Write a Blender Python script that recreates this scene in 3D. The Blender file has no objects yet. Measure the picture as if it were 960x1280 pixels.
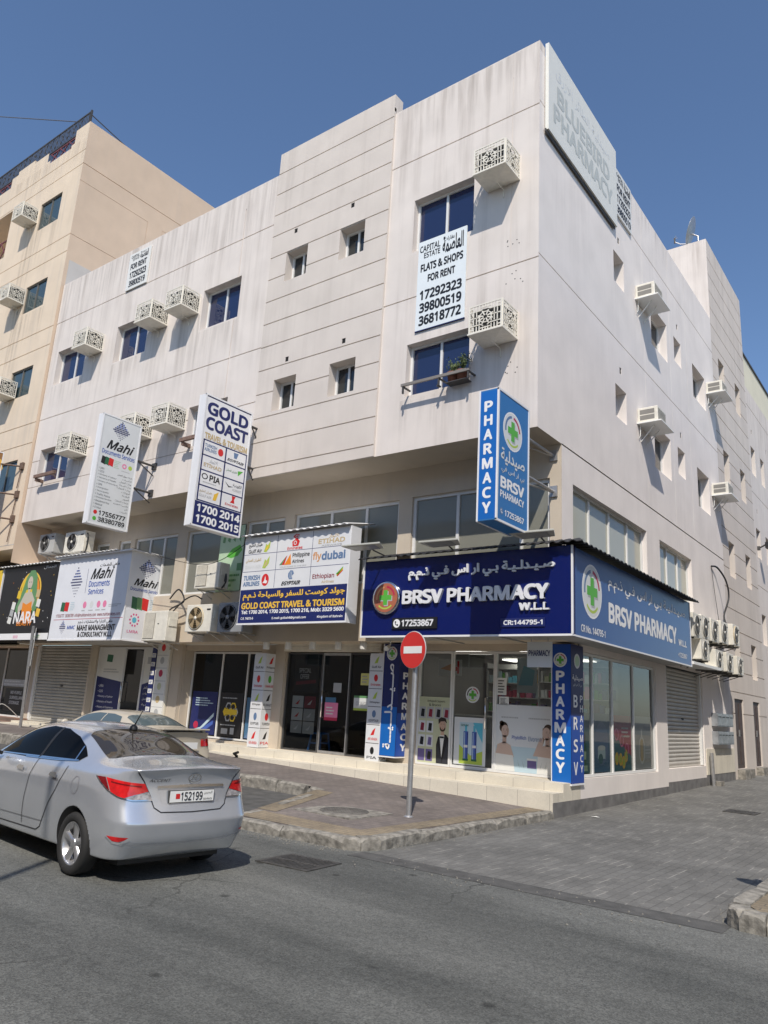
import bpy, math, random
from mathutils import Vector, Matrix, geometry
from mathutils.bvhtree import BVHTree

random.seed(7)
SC = bpy.context.scene
COL = SC.collection
R = math.radians

# ---------------------------------------------------------------- camera, sky, sun, exposure
cam_data = bpy.data.cameras.new('camera')
cam = bpy.data.objects.new('camera', cam_data)
COL.objects.link(cam)
SC.camera = cam
cam_data.sensor_fit = 'AUTO'
cam_data.sensor_width = 36.0
cam_data.lens = 26.74
cam_data.clip_end = 3000
cam_data.clip_start = 0.05
PITCH, ROLL, YAW = R(14.387), R(3.3485), R(-37.6046)
_fw = Vector((math.sin(YAW), math.cos(YAW), 0)); _rt = Vector((math.cos(YAW), -math.sin(YAW), 0)); _up = Vector((0, 0, 1))
_F = _fw * math.cos(PITCH) + _up * math.sin(PITCH)
_U = _up * math.cos(PITCH) - _fw * math.sin(PITCH)
_R2 = _rt * math.cos(ROLL) + _U * math.sin(ROLL)
_U2 = _U * math.cos(ROLL) - _rt * math.sin(ROLL)
M = Matrix.Identity(4)
for i in range(3):
    M[i][0] = _R2[i]; M[i][1] = _U2[i]; M[i][2] = -_F[i]
M[0][3], M[1][3], M[2][3] = 0, 0, 1.7
cam.matrix_world = M

SUN_DIR = Vector((0.345, -0.55, 0.762)).normalized()
world = bpy.data.worlds.new('World')
SC.world = world
world.use_nodes = True
_nt = world.node_tree
_bg = _nt.nodes['Background']
_sky = _nt.nodes.new('ShaderNodeTexSky')
_sky.sky_type = 'NISHITA'
_sky.sun_disc = False
_sky.sun_elevation = math.asin(SUN_DIR.z)
_sky.sun_rotation = math.atan2(SUN_DIR.x, SUN_DIR.y)
_sky.altitude = 10
_sky.air_density = 1.0
_sky.dust_density = 0.6
_sky.ozone_density = 5.0
_nt.links.new(_sky.outputs[0], _bg.inputs[0])
_bg.inputs[1].default_value = 0.125
sun_data = bpy.data.lights.new('sun', 'SUN')
sun_data.energy = 3.6
sun_data.angle = R(0.53)
sun_data.color = (1.0, 0.925, 0.83)
sun = bpy.data.objects.new('sun', sun_data)
COL.objects.link(sun)
sun.rotation_euler = (-SUN_DIR).to_track_quat('-Z', 'Y').to_euler()
sun.location = SUN_DIR * 60
SC.view_settings.view_transform = 'Standard'
SC.view_settings.look = 'None'
SC.view_settings.exposure = 0.27
SC.view_settings.gamma = 1.0

# ---------------------------------------------------------------- materials
MATS = {}
def nodes(name):
    m = bpy.data.materials.new(name); m.use_nodes = True
    nt = m.node_tree
    return m, nt, nt.nodes['Principled BSDF']
def mat(name, rgb, rough=.6, metal=0.0, var=.06, scale=3.0, bump=0.0, bscale=40.0, spec=None, coat=0.0):
    """plain procedural material: a base colour broken up by object-space noise"""
    if name in MATS: return MATS[name]
    m, nt, b = nodes(name)
    b.inputs['Roughness'].default_value = rough
    b.inputs['Metallic'].default_value = metal
    if spec is not None: b.inputs['Specular IOR Level'].default_value = spec
    if coat: b.inputs['Coat Weight'].default_value = coat; b.inputs['Coat Roughness'].default_value = .03
    tc = nt.nodes.new('ShaderNodeTexCoord')
    n = nt.nodes.new('ShaderNodeTexNoise'); n.inputs['Scale'].default_value = scale; n.inputs['Detail'].default_value = 6
    nt.links.new(tc.outputs['Object'], n.inputs['Vector'])
    r = nt.nodes.new('ShaderNodeValToRGB')
    r.color_ramp.elements[0].position = .3; r.color_ramp.elements[1].position = .7
    r.color_ramp.elements[0].color = tuple(max(0, c * (1 - var)) for c in rgb) + (1,)
    r.color_ramp.elements[1].color = tuple(min(1, c * (1 + var)) for c in rgb) + (1,)
    nt.links.new(n.outputs['Fac'], r.inputs['Fac'])
    nt.links.new(r.outputs['Color'], b.inputs['Base Color'])
    if bump:
        n2 = nt.nodes.new('ShaderNodeTexNoise'); n2.inputs['Scale'].default_value = bscale; n2.inputs['Detail'].default_value = 4
        nt.links.new(tc.outputs['Object'], n2.inputs['Vector'])
        bp = nt.nodes.new('ShaderNodeBump'); bp.inputs['Strength'].default_value = bump; bp.inputs['Distance'].default_value = .02
        nt.links.new(n2.outputs['Fac'], bp.inputs['Height'])
        nt.links.new(bp.outputs['Normal'], b.inputs['Normal'])
    MATS[name] = m
    return m
def wallmat(name, rgb, stain=(.42, .38, .34), amount=.35, stretch=.07, xs=1.6):
    """painted render: faint blotches plus rain streaks that run down the wall"""
    m, nt, b = nodes(name)
    L = nt.links.new
    b.inputs['Roughness'].default_value = .85
    b.inputs['Specular IOR Level'].default_value = .25
    tc = nt.nodes.new('ShaderNodeTexCoord')
    mp = nt.nodes.new('ShaderNodeMapping'); mp.inputs['Scale'].default_value = (xs, xs, stretch)
    L(tc.outputs['Object'], mp.inputs['Vector'])
    n1 = nt.nodes.new('ShaderNodeTexNoise'); n1.inputs['Scale'].default_value = 2.6; n1.inputs['Detail'].default_value = 9; n1.inputs['Roughness'].default_value = .65
    L(mp.outputs['Vector'], n1.inputs['Vector'])
    r1 = nt.nodes.new('ShaderNodeValToRGB'); r1.color_ramp.elements[0].position = .47; r1.color_ramp.elements[1].position = .76
    r1.color_ramp.elements[0].color = (0, 0, 0, 1); r1.color_ramp.elements[1].color = (1, 1, 1, 1)
    L(n1.outputs['Fac'], r1.inputs['Fac'])
    n2 = nt.nodes.new('ShaderNodeTexNoise'); n2.inputs['Scale'].default_value = .45; n2.inputs['Detail'].default_value = 5
    L(tc.outputs['Object'], n2.inputs['Vector'])
    r2 = nt.nodes.new('ShaderNodeValToRGB'); r2.color_ramp.elements[0].position = .30; r2.color_ramp.elements[1].position = .62
    L(n2.outputs['Fac'], r2.inputs['Fac'])
    mul = nt.nodes.new('ShaderNodeMath'); mul.operation = 'MULTIPLY'
    L(r1.outputs['Color'], mul.inputs[0]); L(r2.outputs['Color'], mul.inputs[1])
    sx = nt.nodes.new('ShaderNodeSeparateXYZ'); L(tc.outputs['Generated'], sx.inputs[0])
    up = nt.nodes.new('ShaderNodeMapRange'); up.inputs['From Min'].default_value = .72; up.inputs['From Max'].default_value = 1.0; up.inputs['To Min'].default_value = .85; up.inputs['To Max'].default_value = 1.7
    L(sx.outputs[2], up.inputs['Value'])
    mu = nt.nodes.new('ShaderNodeMath'); mu.operation = 'MULTIPLY'; L(mul.outputs[0], mu.inputs[0]); L(up.outputs[0], mu.inputs[1])
    mul2 = nt.nodes.new('ShaderNodeMath'); mul2.operation = 'MULTIPLY'; mul2.inputs[1].default_value = amount; mul2.use_clamp = True
    L(mu.outputs[0], mul2.inputs[0])
    n3 = nt.nodes.new('ShaderNodeTexNoise'); n3.inputs['Scale'].default_value = 1.3; n3.inputs['Detail'].default_value = 8
    L(tc.outputs['Object'], n3.inputs['Vector'])
    r3 = nt.nodes.new('ShaderNodeValToRGB'); r3.color_ramp.elements[0].position = .3; r3.color_ramp.elements[1].position = .7
    r3.color_ramp.elements[0].color = tuple(c * .93 for c in rgb) + (1,); r3.color_ramp.elements[1].color = tuple(min(1, c * 1.03) for c in rgb) + (1,)
    L(n3.outputs['Fac'], r3.inputs['Fac'])
    mix = nt.nodes.new('ShaderNodeMix'); mix.data_type = 'RGBA'
    L(mul2.outputs[0], mix.inputs[0]); L(r3.outputs['Color'], mix.inputs[6]); mix.inputs[7].default_value = stain + (1,)
    L(mix.outputs[2], b.inputs['Base Color'])
    n4 = nt.nodes.new('ShaderNodeTexNoise'); n4.inputs['Scale'].default_value = 60; n4.inputs['Detail'].default_value = 3
    L(tc.outputs['Object'], n4.inputs['Vector'])
    bp = nt.nodes.new('ShaderNodeBump'); bp.inputs['Strength'].default_value = .12; bp.inputs['Distance'].default_value = .01
    L(n4.outputs['Fac'], bp.inputs['Height']); L(bp.outputs['Normal'], b.inputs['Normal'])
    MATS[name] = m
    return m
def paver(name, c1, c2, mortar, bw, bh, rot=0.0, msize=.012, patch=.35, speck=.15, wash=None):
    m, nt, b = nodes(name); L = nt.links.new
    b.inputs['Roughness'].default_value = .85; b.inputs['Specular IOR Level'].default_value = .3
    tc = nt.nodes.new('ShaderNodeTexCoord')
    mp = nt.nodes.new('ShaderNodeMapping'); mp.inputs['Rotation'].default_value = (0, 0, rot)
    L(tc.outputs['Object'], mp.inputs['Vector'])
    br = nt.nodes.new('ShaderNodeTexBrick')
    br.inputs['Scale'].default_value = 1.0; br.inputs['Brick Width'].default_value = bw; br.inputs['Row Height'].default_value = bh
    br.inputs['Mortar Size'].default_value = msize; br.inputs['Mortar Smooth'].default_value = .3
    br.inputs['Color1'].default_value = c1 + (1,); br.inputs['Color2'].default_value = c2 + (1,); br.inputs['Mortar'].default_value = mortar + (1,)
    L(mp.outputs['Vector'], br.inputs['Vector'])
    n = nt.nodes.new('ShaderNodeTexNoise'); n.inputs['Scale'].default_value = .8; n.inputs['Detail'].default_value = 8; n.inputs['Roughness'].default_value = .65
    L(tc.outputs['Object'], n.inputs['Vector'])
    r = nt.nodes.new('ShaderNodeValToRGB'); r.color_ramp.elements[0].position = .32; r.color_ramp.elements[1].position = .72
    r.color_ramp.elements[0].color = (1 - patch,) * 3 + (1,); r.color_ramp.elements[1].color = (1.12,) * 3 + (1,)
    L(n.outputs['Fac'], r.inputs['Fac'])
    mx = nt.nodes.new('ShaderNodeMix'); mx.data_type = 'RGBA'; mx.blend_type = 'MULTIPLY'; mx.inputs[0].default_value = 1
    L(br.outputs['Color'], mx.inputs[6]); L(r.outputs['Color'], mx.inputs[7])
    n5 = nt.nodes.new('ShaderNodeTexNoise'); n5.inputs['Scale'].default_value = 45; n5.inputs['Detail'].default_value = 4
    L(tc.outputs['Object'], n5.inputs['Vector'])
    r5 = nt.nodes.new('ShaderNodeValToRGB'); r5.color_ramp.elements[0].position = .3; r5.color_ramp.elements[1].position = .7
    r5.color_ramp.elements[0].color = (1 - speck,) * 3 + (1,); r5.color_ramp.elements[1].color = (1 + speck * .7,) * 3 + (1,)
    L(n5.outputs['Fac'], r5.inputs['Fac'])
    mx2 = nt.nodes.new('ShaderNodeMix'); mx2.data_type = 'RGBA'; mx2.blend_type = 'MULTIPLY'; mx2.inputs[0].default_value = 1
    L(mx.outputs[2], mx2.inputs[6]); L(r5.outputs['Color'], mx2.inputs[7])
    last = mx2.outputs[2]
    if wash:                                    # pale grout showing only in patches
        nw = nt.nodes.new('ShaderNodeTexNoise'); nw.inputs['Scale'].default_value = 2.2; nw.inputs['Detail'].default_value = 6
        mw = nt.nodes.new('ShaderNodeMapping'); mw.inputs['Scale'].default_value = (2.5, .8, 1); L(tc.outputs['Object'], mw.inputs['Vector']); L(mw.outputs['Vector'], nw.inputs['Vector'])
        rw = nt.nodes.new('ShaderNodeValToRGB'); rw.color_ramp.elements[0].position = .52; rw.color_ramp.elements[1].position = .62; L(nw.outputs['Fac'], rw.inputs['Fac'])
        ml = nt.nodes.new('ShaderNodeMath'); ml.operation = 'MULTIPLY'; L(rw.outputs['Color'], ml.inputs[0]); L(br.outputs['Fac'], ml.inputs[1])
        m3 = nt.nodes.new('ShaderNodeMix'); m3.data_type = 'RGBA'; L(ml.outputs[0], m3.inputs[0]); L(last, m3.inputs[6]); m3.inputs[7].default_value = wash + (1,); last = m3.outputs[2]
    L(last, b.inputs['Base Color'])
    bp = nt.nodes.new('ShaderNodeBump'); bp.inputs['Strength'].default_value = .25; bp.inputs['Distance'].default_value = .008; bp.invert = True
    L(br.outputs['Fac'], bp.inputs['Height']); L(bp.outputs['Normal'], b.inputs['Normal'])
    MATS[name] = m
    return m
def asphalt_mat():
    m, nt, b = nodes('asphalt'); L = nt.links.new
    b.inputs['Roughness'].default_value = .8; b.inputs['Specular IOR Level'].default_value = .35
    tc = nt.nodes.new('ShaderNodeTexCoord')
    n = nt.nodes.new('ShaderNodeTexNoise'); n.inputs['Scale'].default_value = .35; n.inputs['Detail'].default_value = 8; n.inputs['Roughness'].default_value = .6
    mp = nt.nodes.new('ShaderNodeMapping'); mp.inputs['Scale'].default_value = (.35, 1.4, 1)
    L(tc.outputs['Object'], mp.inputs['Vector']); L(mp.outputs['Vector'], n.inputs['Vector'])
    r = nt.nodes.new('ShaderNodeValToRGB'); r.color_ramp.elements[0].position = .34; r.color_ramp.elements[1].position = .68
    r.color_ramp.elements[0].color = (.060, .063, .060, 1); r.color_ramp.elements[1].color = (.178, .181, .170, 1)
    L(n.outputs['Fac'], r.inputs['Fac'])
    g = nt.nodes.new('ShaderNodeTexVoronoi'); g.inputs['Scale'].default_value = 95
    L(tc.outputs['Object'], g.inputs['Vector'])
    rg = nt.nodes.new('ShaderNodeValToRGB'); rg.color_ramp.elements[0].position = .0; rg.color_ramp.elements[1].position = 1
    rg.color_ramp.elements[0].color = (.68, .68, .68, 1); rg.color_ramp.elements[1].color = (1.35, 1.35, 1.33, 1)
    sep = nt.nodes.new('ShaderNodeSeparateColor'); L(g.outputs['Color'], sep.inputs[0]); L(sep.outputs[0], rg.inputs['Fac'])
    mx = nt.nodes.new('ShaderNodeMix'); mx.data_type = 'RGBA'; mx.blend_type = 'MULTIPLY'; mx.inputs[0].default_value = 1
    L(r.outputs['Color'], mx.inputs[6]); L(rg.outputs['Color'], mx.inputs[7])
    # scattered oil drips
    v = nt.nodes.new('ShaderNodeTexVoronoi'); v.inputs['Scale'].default_value = 1.7; v.inputs['Randomness'].default_value = 1
    L(tc.outputs['Object'], v.inputs['Vector'])
    rv = nt.nodes.new('ShaderNodeValToRGB'); rv.color_ramp.elements[0].position = .05; rv.color_ramp.elements[1].position = .10
    rv.color_ramp.elements[0].color = (.45, .45, .45, 1); rv.color_ramp.elements[1].color = (1, 1, 1, 1)
    L(v.outputs['Distance'], rv.inputs['Fac'])
    mx3 = nt.nodes.new('ShaderNodeMix'); mx3.data_type = 'RGBA'; mx3.blend_type = 'MULTIPLY'; mx3.inputs[0].default_value = 1
    L(mx.outputs[2], mx3.inputs[6]); L(rv.outputs['Color'], mx3.inputs[7])
    # thin wandering cracks where a mask allows them, and old patches
    nd = nt.nodes.new('ShaderNodeTexNoise'); nd.inputs['Scale'].default_value = 2.5; nd.inputs['Detail'].default_value = 5; L(tc.outputs['Object'], nd.inputs['Vector'])
    va = nt.nodes.new('ShaderNodeVectorMath'); va.operation = 'MULTIPLY_ADD'; L(nd.outputs['Color'], va.inputs[0]); va.inputs[1].default_value = (.5, .5, 0); L(tc.outputs['Object'], va.inputs[2])
    vc = nt.nodes.new('ShaderNodeTexVoronoi'); vc.feature = 'DISTANCE_TO_EDGE'; vc.inputs['Scale'].default_value = .42; L(va.outputs[0], vc.inputs['Vector'])
    rc = nt.nodes.new('ShaderNodeValToRGB'); rc.color_ramp.elements[0].position = .0025; rc.color_ramp.elements[1].position = .006; L(vc.outputs['Distance'], rc.inputs['Fac'])
    nm = nt.nodes.new('ShaderNodeTexNoise'); nm.inputs['Scale'].default_value = .3; L(tc.outputs['Object'], nm.inputs['Vector'])
    rm = nt.nodes.new('ShaderNodeValToRGB'); rm.color_ramp.elements[0].position = .50; rm.color_ramp.elements[1].position = .56; rm.color_ramp.elements[0].color = (1, 1, 1, 1); rm.color_ramp.elements[1].color = (0, 0, 0, 1); L(nm.outputs['Fac'], rm.inputs['Fac'])
    mxm = nt.nodes.new('ShaderNodeMath'); mxm.operation = 'MAXIMUM'; L(rc.outputs['Color'], mxm.inputs[0]); L(rm.outputs['Color'], mxm.inputs[1])
    rk = nt.nodes.new('ShaderNodeMapRange'); rk.inputs['To Min'].default_value = .5; L(mxm.outputs[0], rk.inputs['Value'])
    mx4 = nt.nodes.new('ShaderNodeMix'); mx4.data_type = 'RGBA'; mx4.blend_type = 'MULTIPLY'; mx4.inputs[0].default_value = 1; L(mx3.outputs[2], mx4.inputs[6]); L(rk.outputs[0], mx4.inputs[7])
    ng = nt.nodes.new('ShaderNodeTexNoise'); ng.inputs['Scale'].default_value = 14; ng.inputs['Detail'].default_value = 6; ng.inputs['Roughness'].default_value = .7; L(tc.outputs['Object'], ng.inputs['Vector'])
    rgn = nt.nodes.new('ShaderNodeMapRange'); rgn.inputs['From Min'].default_value = .3; rgn.inputs['From Max'].default_value = .7; rgn.inputs['To Min'].default_value = .82; rgn.inputs['To Max'].default_value = 1.2; L(ng.outputs['Fac'], rgn.inputs['Value'])
    mx5 = nt.nodes.new('ShaderNodeMix'); mx5.data_type = 'RGBA'; mx5.blend_type = 'MULTIPLY'; mx5.inputs[0].default_value = 1; L(mx4.outputs[2], mx5.inputs[6]); L(rgn.outputs[0], mx5.inputs[7])
    L(mx5.outputs[2], b.inputs['Base Color'])
    bp = nt.nodes.new('ShaderNodeBump'); bp.inputs['Strength'].default_value = .5; bp.inputs['Distance'].default_value = .006
    L(g.outputs['Distance'], bp.inputs['Height']); L(bp.outputs['Normal'], b.inputs['Normal'])
    MATS['asphalt'] = m
    return m
def glassmat(name, rgb, rough=.03, spec=.6, wob=.012):
    """tinted glazing seen from outside: dark body with a mirror-like face"""
    if name in MATS: return MATS[name]
    m, nt, b = nodes(name); L = nt.links.new
    b.inputs['Base Color'].default_value = rgb + (1,)
    b.inputs['Roughness'].default_value = rough
    b.inputs['Specular IOR Level'].default_value = spec
    if spec < .2: b.inputs['IOR'].default_value = 1.25
    tc = nt.nodes.new('ShaderNodeTexCoord')
    n = nt.nodes.new('ShaderNodeTexNoise'); n.inputs['Scale'].default_value = 1.2; n.inputs['Detail'].default_value = 2
    L(tc.outputs['Object'], n.inputs['Vector'])
    bp = nt.nodes.new('ShaderNodeBump'); bp.inputs['Strength'].default_value = .15; bp.inputs['Distance'].default_value = wob
    L(n.outputs['Fac'], bp.inputs['Height']); L(bp.outputs['Normal'], b.inputs['Normal'])
    MATS[name] = m
    return m
def clearglass(name, tint, refl=.08):
    m, nt, b = nodes(name); L = nt.links.new
    nt.nodes.remove(b)
    out = nt.nodes['Material Output']
    t = nt.nodes.new('ShaderNodeBsdfTransparent'); t.inputs[0].default_value = tint + (1,)
    g = nt.nodes.new('ShaderNodeBsdfGlossy'); g.inputs['Roughness'].default_value = .02
    lw = nt.nodes.new('ShaderNodeLayerWeight'); lw.inputs['Blend'].default_value = .5
    pw = nt.nodes.new('ShaderNodeMath'); pw.operation = 'POWER'; pw.inputs[1].default_value = 5.0
    L(lw.outputs['Facing'], pw.inputs[0])
    f = nt.nodes.new('ShaderNodeMapRange'); f.inputs['To Min'].default_value = refl; f.inputs['To Max'].default_value = 1.0
    L(pw.outputs[0], f.inputs['Value'])
    x = nt.nodes.new('ShaderNodeMixShader')
    L(f.outputs[0], x.inputs[0]); L(t.outputs[0], x.inputs[1]); L(g.outputs[0], x.inputs[2]); L(x.outputs[0], out.inputs['Surface'])
    MATS[name] = m
    return m

W_WHITE = wallmat('white_render', (.72, .66, .605), (.36, .31, .27), amount=.52)
W_SIDE = wallmat('white_side_render', (.80, .745, .70), (.46, .42, .39), amount=.24)
W_GREY = wallmat('grey_beige_render', (.65, .59, .53), (.36, .32, .28), amount=.4)
W_TAN = wallmat('cream_render', (.72, .60, .46), amount=.40)
W_TANSIDE = wallmat('tan_render', (.67, .52, .385), amount=.12)
W_RAW = wallmat('unpainted_render', (.56, .53, .49), amount=.3)
W_CREAM = wallmat('pale_yellow_cladding', (.74, .70, .55), amount=.1)
W_FLOOR = wallmat('shaded_lower_render', (.56, .485, .385), amount=.6)  # lower walls and soffits: overhang shade and warm bounce put into the base colour
W_OPP = wallmat('sandstone_render', (.62, .54, .44), amount=.3)
DARKHOLE = mat('painted_hole_shade', (.012, .012, .012), .9)  # shade of vents, drill holes and openings painted near-black instead of real depth
GROOVE = W_WHITE
TILE = paver('cream_step_tiles', (.68, .63, .52), (.64, .59, .49), (.36, .32, .27), .62, .62, 0, .005, .14, .05)
DADO = mat('plinth_grey_paint', (.16, .155, .15), .8, var=.25, scale=5)
ASPH = asphalt_mat()
PAVE = paver('grey_block_paving', (.192, .190, .178), (.160, .158, .149), (.130, .128, .120), .22, .11, R(90), .008, .30, .15, (.29, .28, .255))
PAVE_P = paver('pinkish_paving', (.245, .21, .19), (.195, .17, .158), (.15, .135, .12), .20, .10, R(90), .008, .35)
PAVE_Y = paver('yellow_paving', (.31, .255, .175), (.255, .21, .15), (.17, .145, .115), .20, .10, 0, .008, .35)
CONC = mat('kerb_concrete', (.24, .225, .195), .9, var=.5, scale=9, bump=.7, bscale=18)
CONC_D = mat('gutter_concrete', (.085, .084, .080), .9, var=.3, scale=5, bump=.3)
IRON_L = mat('worn_cover_iron', (.17, .16, .145), .75, .2, var=.3, scale=12)
IRON = mat('cast_iron', (.10, .097, .092), .6, .5, var=.3, scale=12)
WHITE = mat('white_enamel', (.80, .80, .77), .45, var=.03)
OFFWH = mat('aged_white_plastic', (.72, .69, .60), .5, var=.10, scale=6)
CREAMM = mat('cage_paint', (.78, .74, .64), .5, var=.08, scale=9)
ALU = mat('white_aluminium', (.72, .72, .70), .4, .0, var=.04)
STEEL = mat('galvanised_steel', (.46, .46, .46), .4, .7, var=.12, scale=14)
DKSTEEL = mat('dark_steel', (.09, .085, .08), .55, .4, var=.2)
RUST = mat('rusty_steel', (.17, .115, .085), .8, .2, var=.35, scale=16)
BLACK = mat('black_plastic', (.015, .015, .016), .5, var=.1)
RUBBER = mat('black_rubber', (.02, .02, .02), .8, var=.2)
CHROME = mat('chrome', (.75, .75, .76), .12, 1.0, var=.02)
G_BLUE = glassmat('blue_film_glass', (.012, .022, .072), .03, .8)
G_MEZZ = glassmat('grey_glass', (.22, .22, .185), .06, .4)
G_SIDE = glassmat('grey_green_glass', (.45, .45, .37), .10, .35)
G_SMALL = glassmat('smoked_glass', (.022, .026, .028), .05, .7)
G_TEAL = glassmat('teal_glass', (.045, .075, .085), .05, .8)
G_DARK = glassmat('dark_shop_glass', (.008, .008, .008), .04, .45)
G_CAR = glassmat('tinted_car_glass', (.004, .004, .004), .02, .15, .0)
G_SHOP = clearglass('shop_glass', (.60, .62, .60), .13)
G_SHOPD = clearglass('dim_shop_glass', (.50, .52, .52), .07)
WOODB = mat('brown_door_paint', (.075, .05, .04), .6, var=.25, scale=8)
C = {}
def flat(name, rgb, rough=.45, **k):
    C[name] = mat('print_' + name, rgb, rough, var=.02, **k); return C[name]
flat('white', (.82, .82, .82)); flat('black', (.012, .012, .014)); flat('navy', (.012, .020, .115)); flat('brsvblue', (.004, .011, .105), .22)
flat('sideblue', (.045, .105, .285), .3); flat('brightblue', (.010, .13, .46), .3); flat('pylonblue', (.012, .07, .36), .3); flat('hangblue', (.035, .17, .42), .35)
flat('gold', (.80, .50, .06)); flat('orange', (.80, .25, .02)); flat('red', (.62, .02, .02)); flat('green', (.10, .42, .05)); flat('lime', (.42, .55, .08))
flat('grey', (.42, .43, .43)); flat('lightgrey', (.66, .68, .68)); flat('fadedsign', (.74, .74, .685), .5); flat('fadedtext', (.52, .545, .515), .5)
flat('bannerblue', (.74, .79, .80), .5); flat('silverletter', (.74, .75, .77), .25); flat('tan', (.55, .42, .22)); flat('maroon', (.25, .02, .04))
flat('cyan', (.10, .45, .60)); flat('paleblue', (.48, .62, .68)); flat('posterblue', (.06, .16, .28)); flat('teal', (.035, .15, .17)); flat('crimson', (.45, .02, .07))
flat('skin', (.55, .36, .26)); flat('hair', (.03, .02, .015)); flat('olive', (.53, .55, .36)); flat('purple', (.14, .11, .27)); flat('pink', (.75, .22, .38))
flat('yellowpaper', (.72, .70, .25)); flat('paper', (.74, .74, .70)); flat('yellow', (.75, .52, .03)); flat('darkgreen', (.02, .13, .06)); flat('midblue', (.06, .12, .42))
flat('copper', (.42, .14, .08), .25); flat('peach', (.62, .30, .12)); flat('brownsign', (.30, .15, .05)); flat('mint', (.45, .60, .42)); flat('dullgreen', (.12, .28, .12))
flat('magenta', (.65, .08, .25)); flat('steelblue', (.12, .2, .35)); flat('fairskin', (.58, .43, .35)); flat('skinshade', (.47, .33, .26)); flat('figureskin', (.55, .50, .41)); flat('steelblack', (.03, .032, .04)); flat('lips', (.38, .12, .12)); flat('lightbrown', (.22, .12, .06)); flat('darkbrown', (.06, .035, .022))

def stainmat(name, rgb, strength):
    """run-off marks: streaks of dirt that thin out downwards"""
    m, nt, b = nodes(name); L = nt.links.new
    b.inputs['Base Color'].default_value = rgb + (1,); b.inputs['Roughness'].default_value = .9; b.inputs['Specular IOR Level'].default_value = .1
    tc = nt.nodes.new('ShaderNodeTexCoord'); sp = nt.nodes.new('ShaderNodeSeparateXYZ'); L(tc.outputs['Generated'], sp.inputs[0])
    mp = nt.nodes.new('ShaderNodeMapping'); mp.inputs['Scale'].default_value = (5, 5, .25); L(tc.outputs['Object'], mp.inputs['Vector'])
    n = nt.nodes.new('ShaderNodeTexNoise'); n.inputs['Scale'].default_value = 1.6; n.inputs['Detail'].default_value = 7; L(mp.outputs['Vector'], n.inputs['Vector'])
    r = nt.nodes.new('ShaderNodeMapRange'); r.inputs['From Min'].default_value = .44; r.inputs['From Max'].default_value = .80; L(n.outputs['Fac'], r.inputs['Value'])
    f = nt.nodes.new('ShaderNodeMapRange'); f.interpolation_type = 'SMOOTHSTEP'; f.inputs['From Min'].default_value = 0; f.inputs['From Max'].default_value = .9; L(sp.outputs[2], f.inputs['Value'])
    q = nt.nodes.new('ShaderNodeMath'); q.operation = 'MULTIPLY'; L(r.outputs[0], q.inputs[0]); L(f.outputs[0], q.inputs[1])
    h = nt.nodes.new('ShaderNodeMath'); h.operation = 'MULTIPLY'; h.inputs[1].default_value = strength; h.use_clamp = True; L(q.outputs[0], h.inputs[0])
    L(h.outputs[0], b.inputs['Alpha'])
    MATS[name] = m
    return m
STAIN = stainmat('runoff_stain', (.24, .205, .175), .24); RSTAIN = stainmat('rust_stain', (.20, .11, .06), .6)

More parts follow.
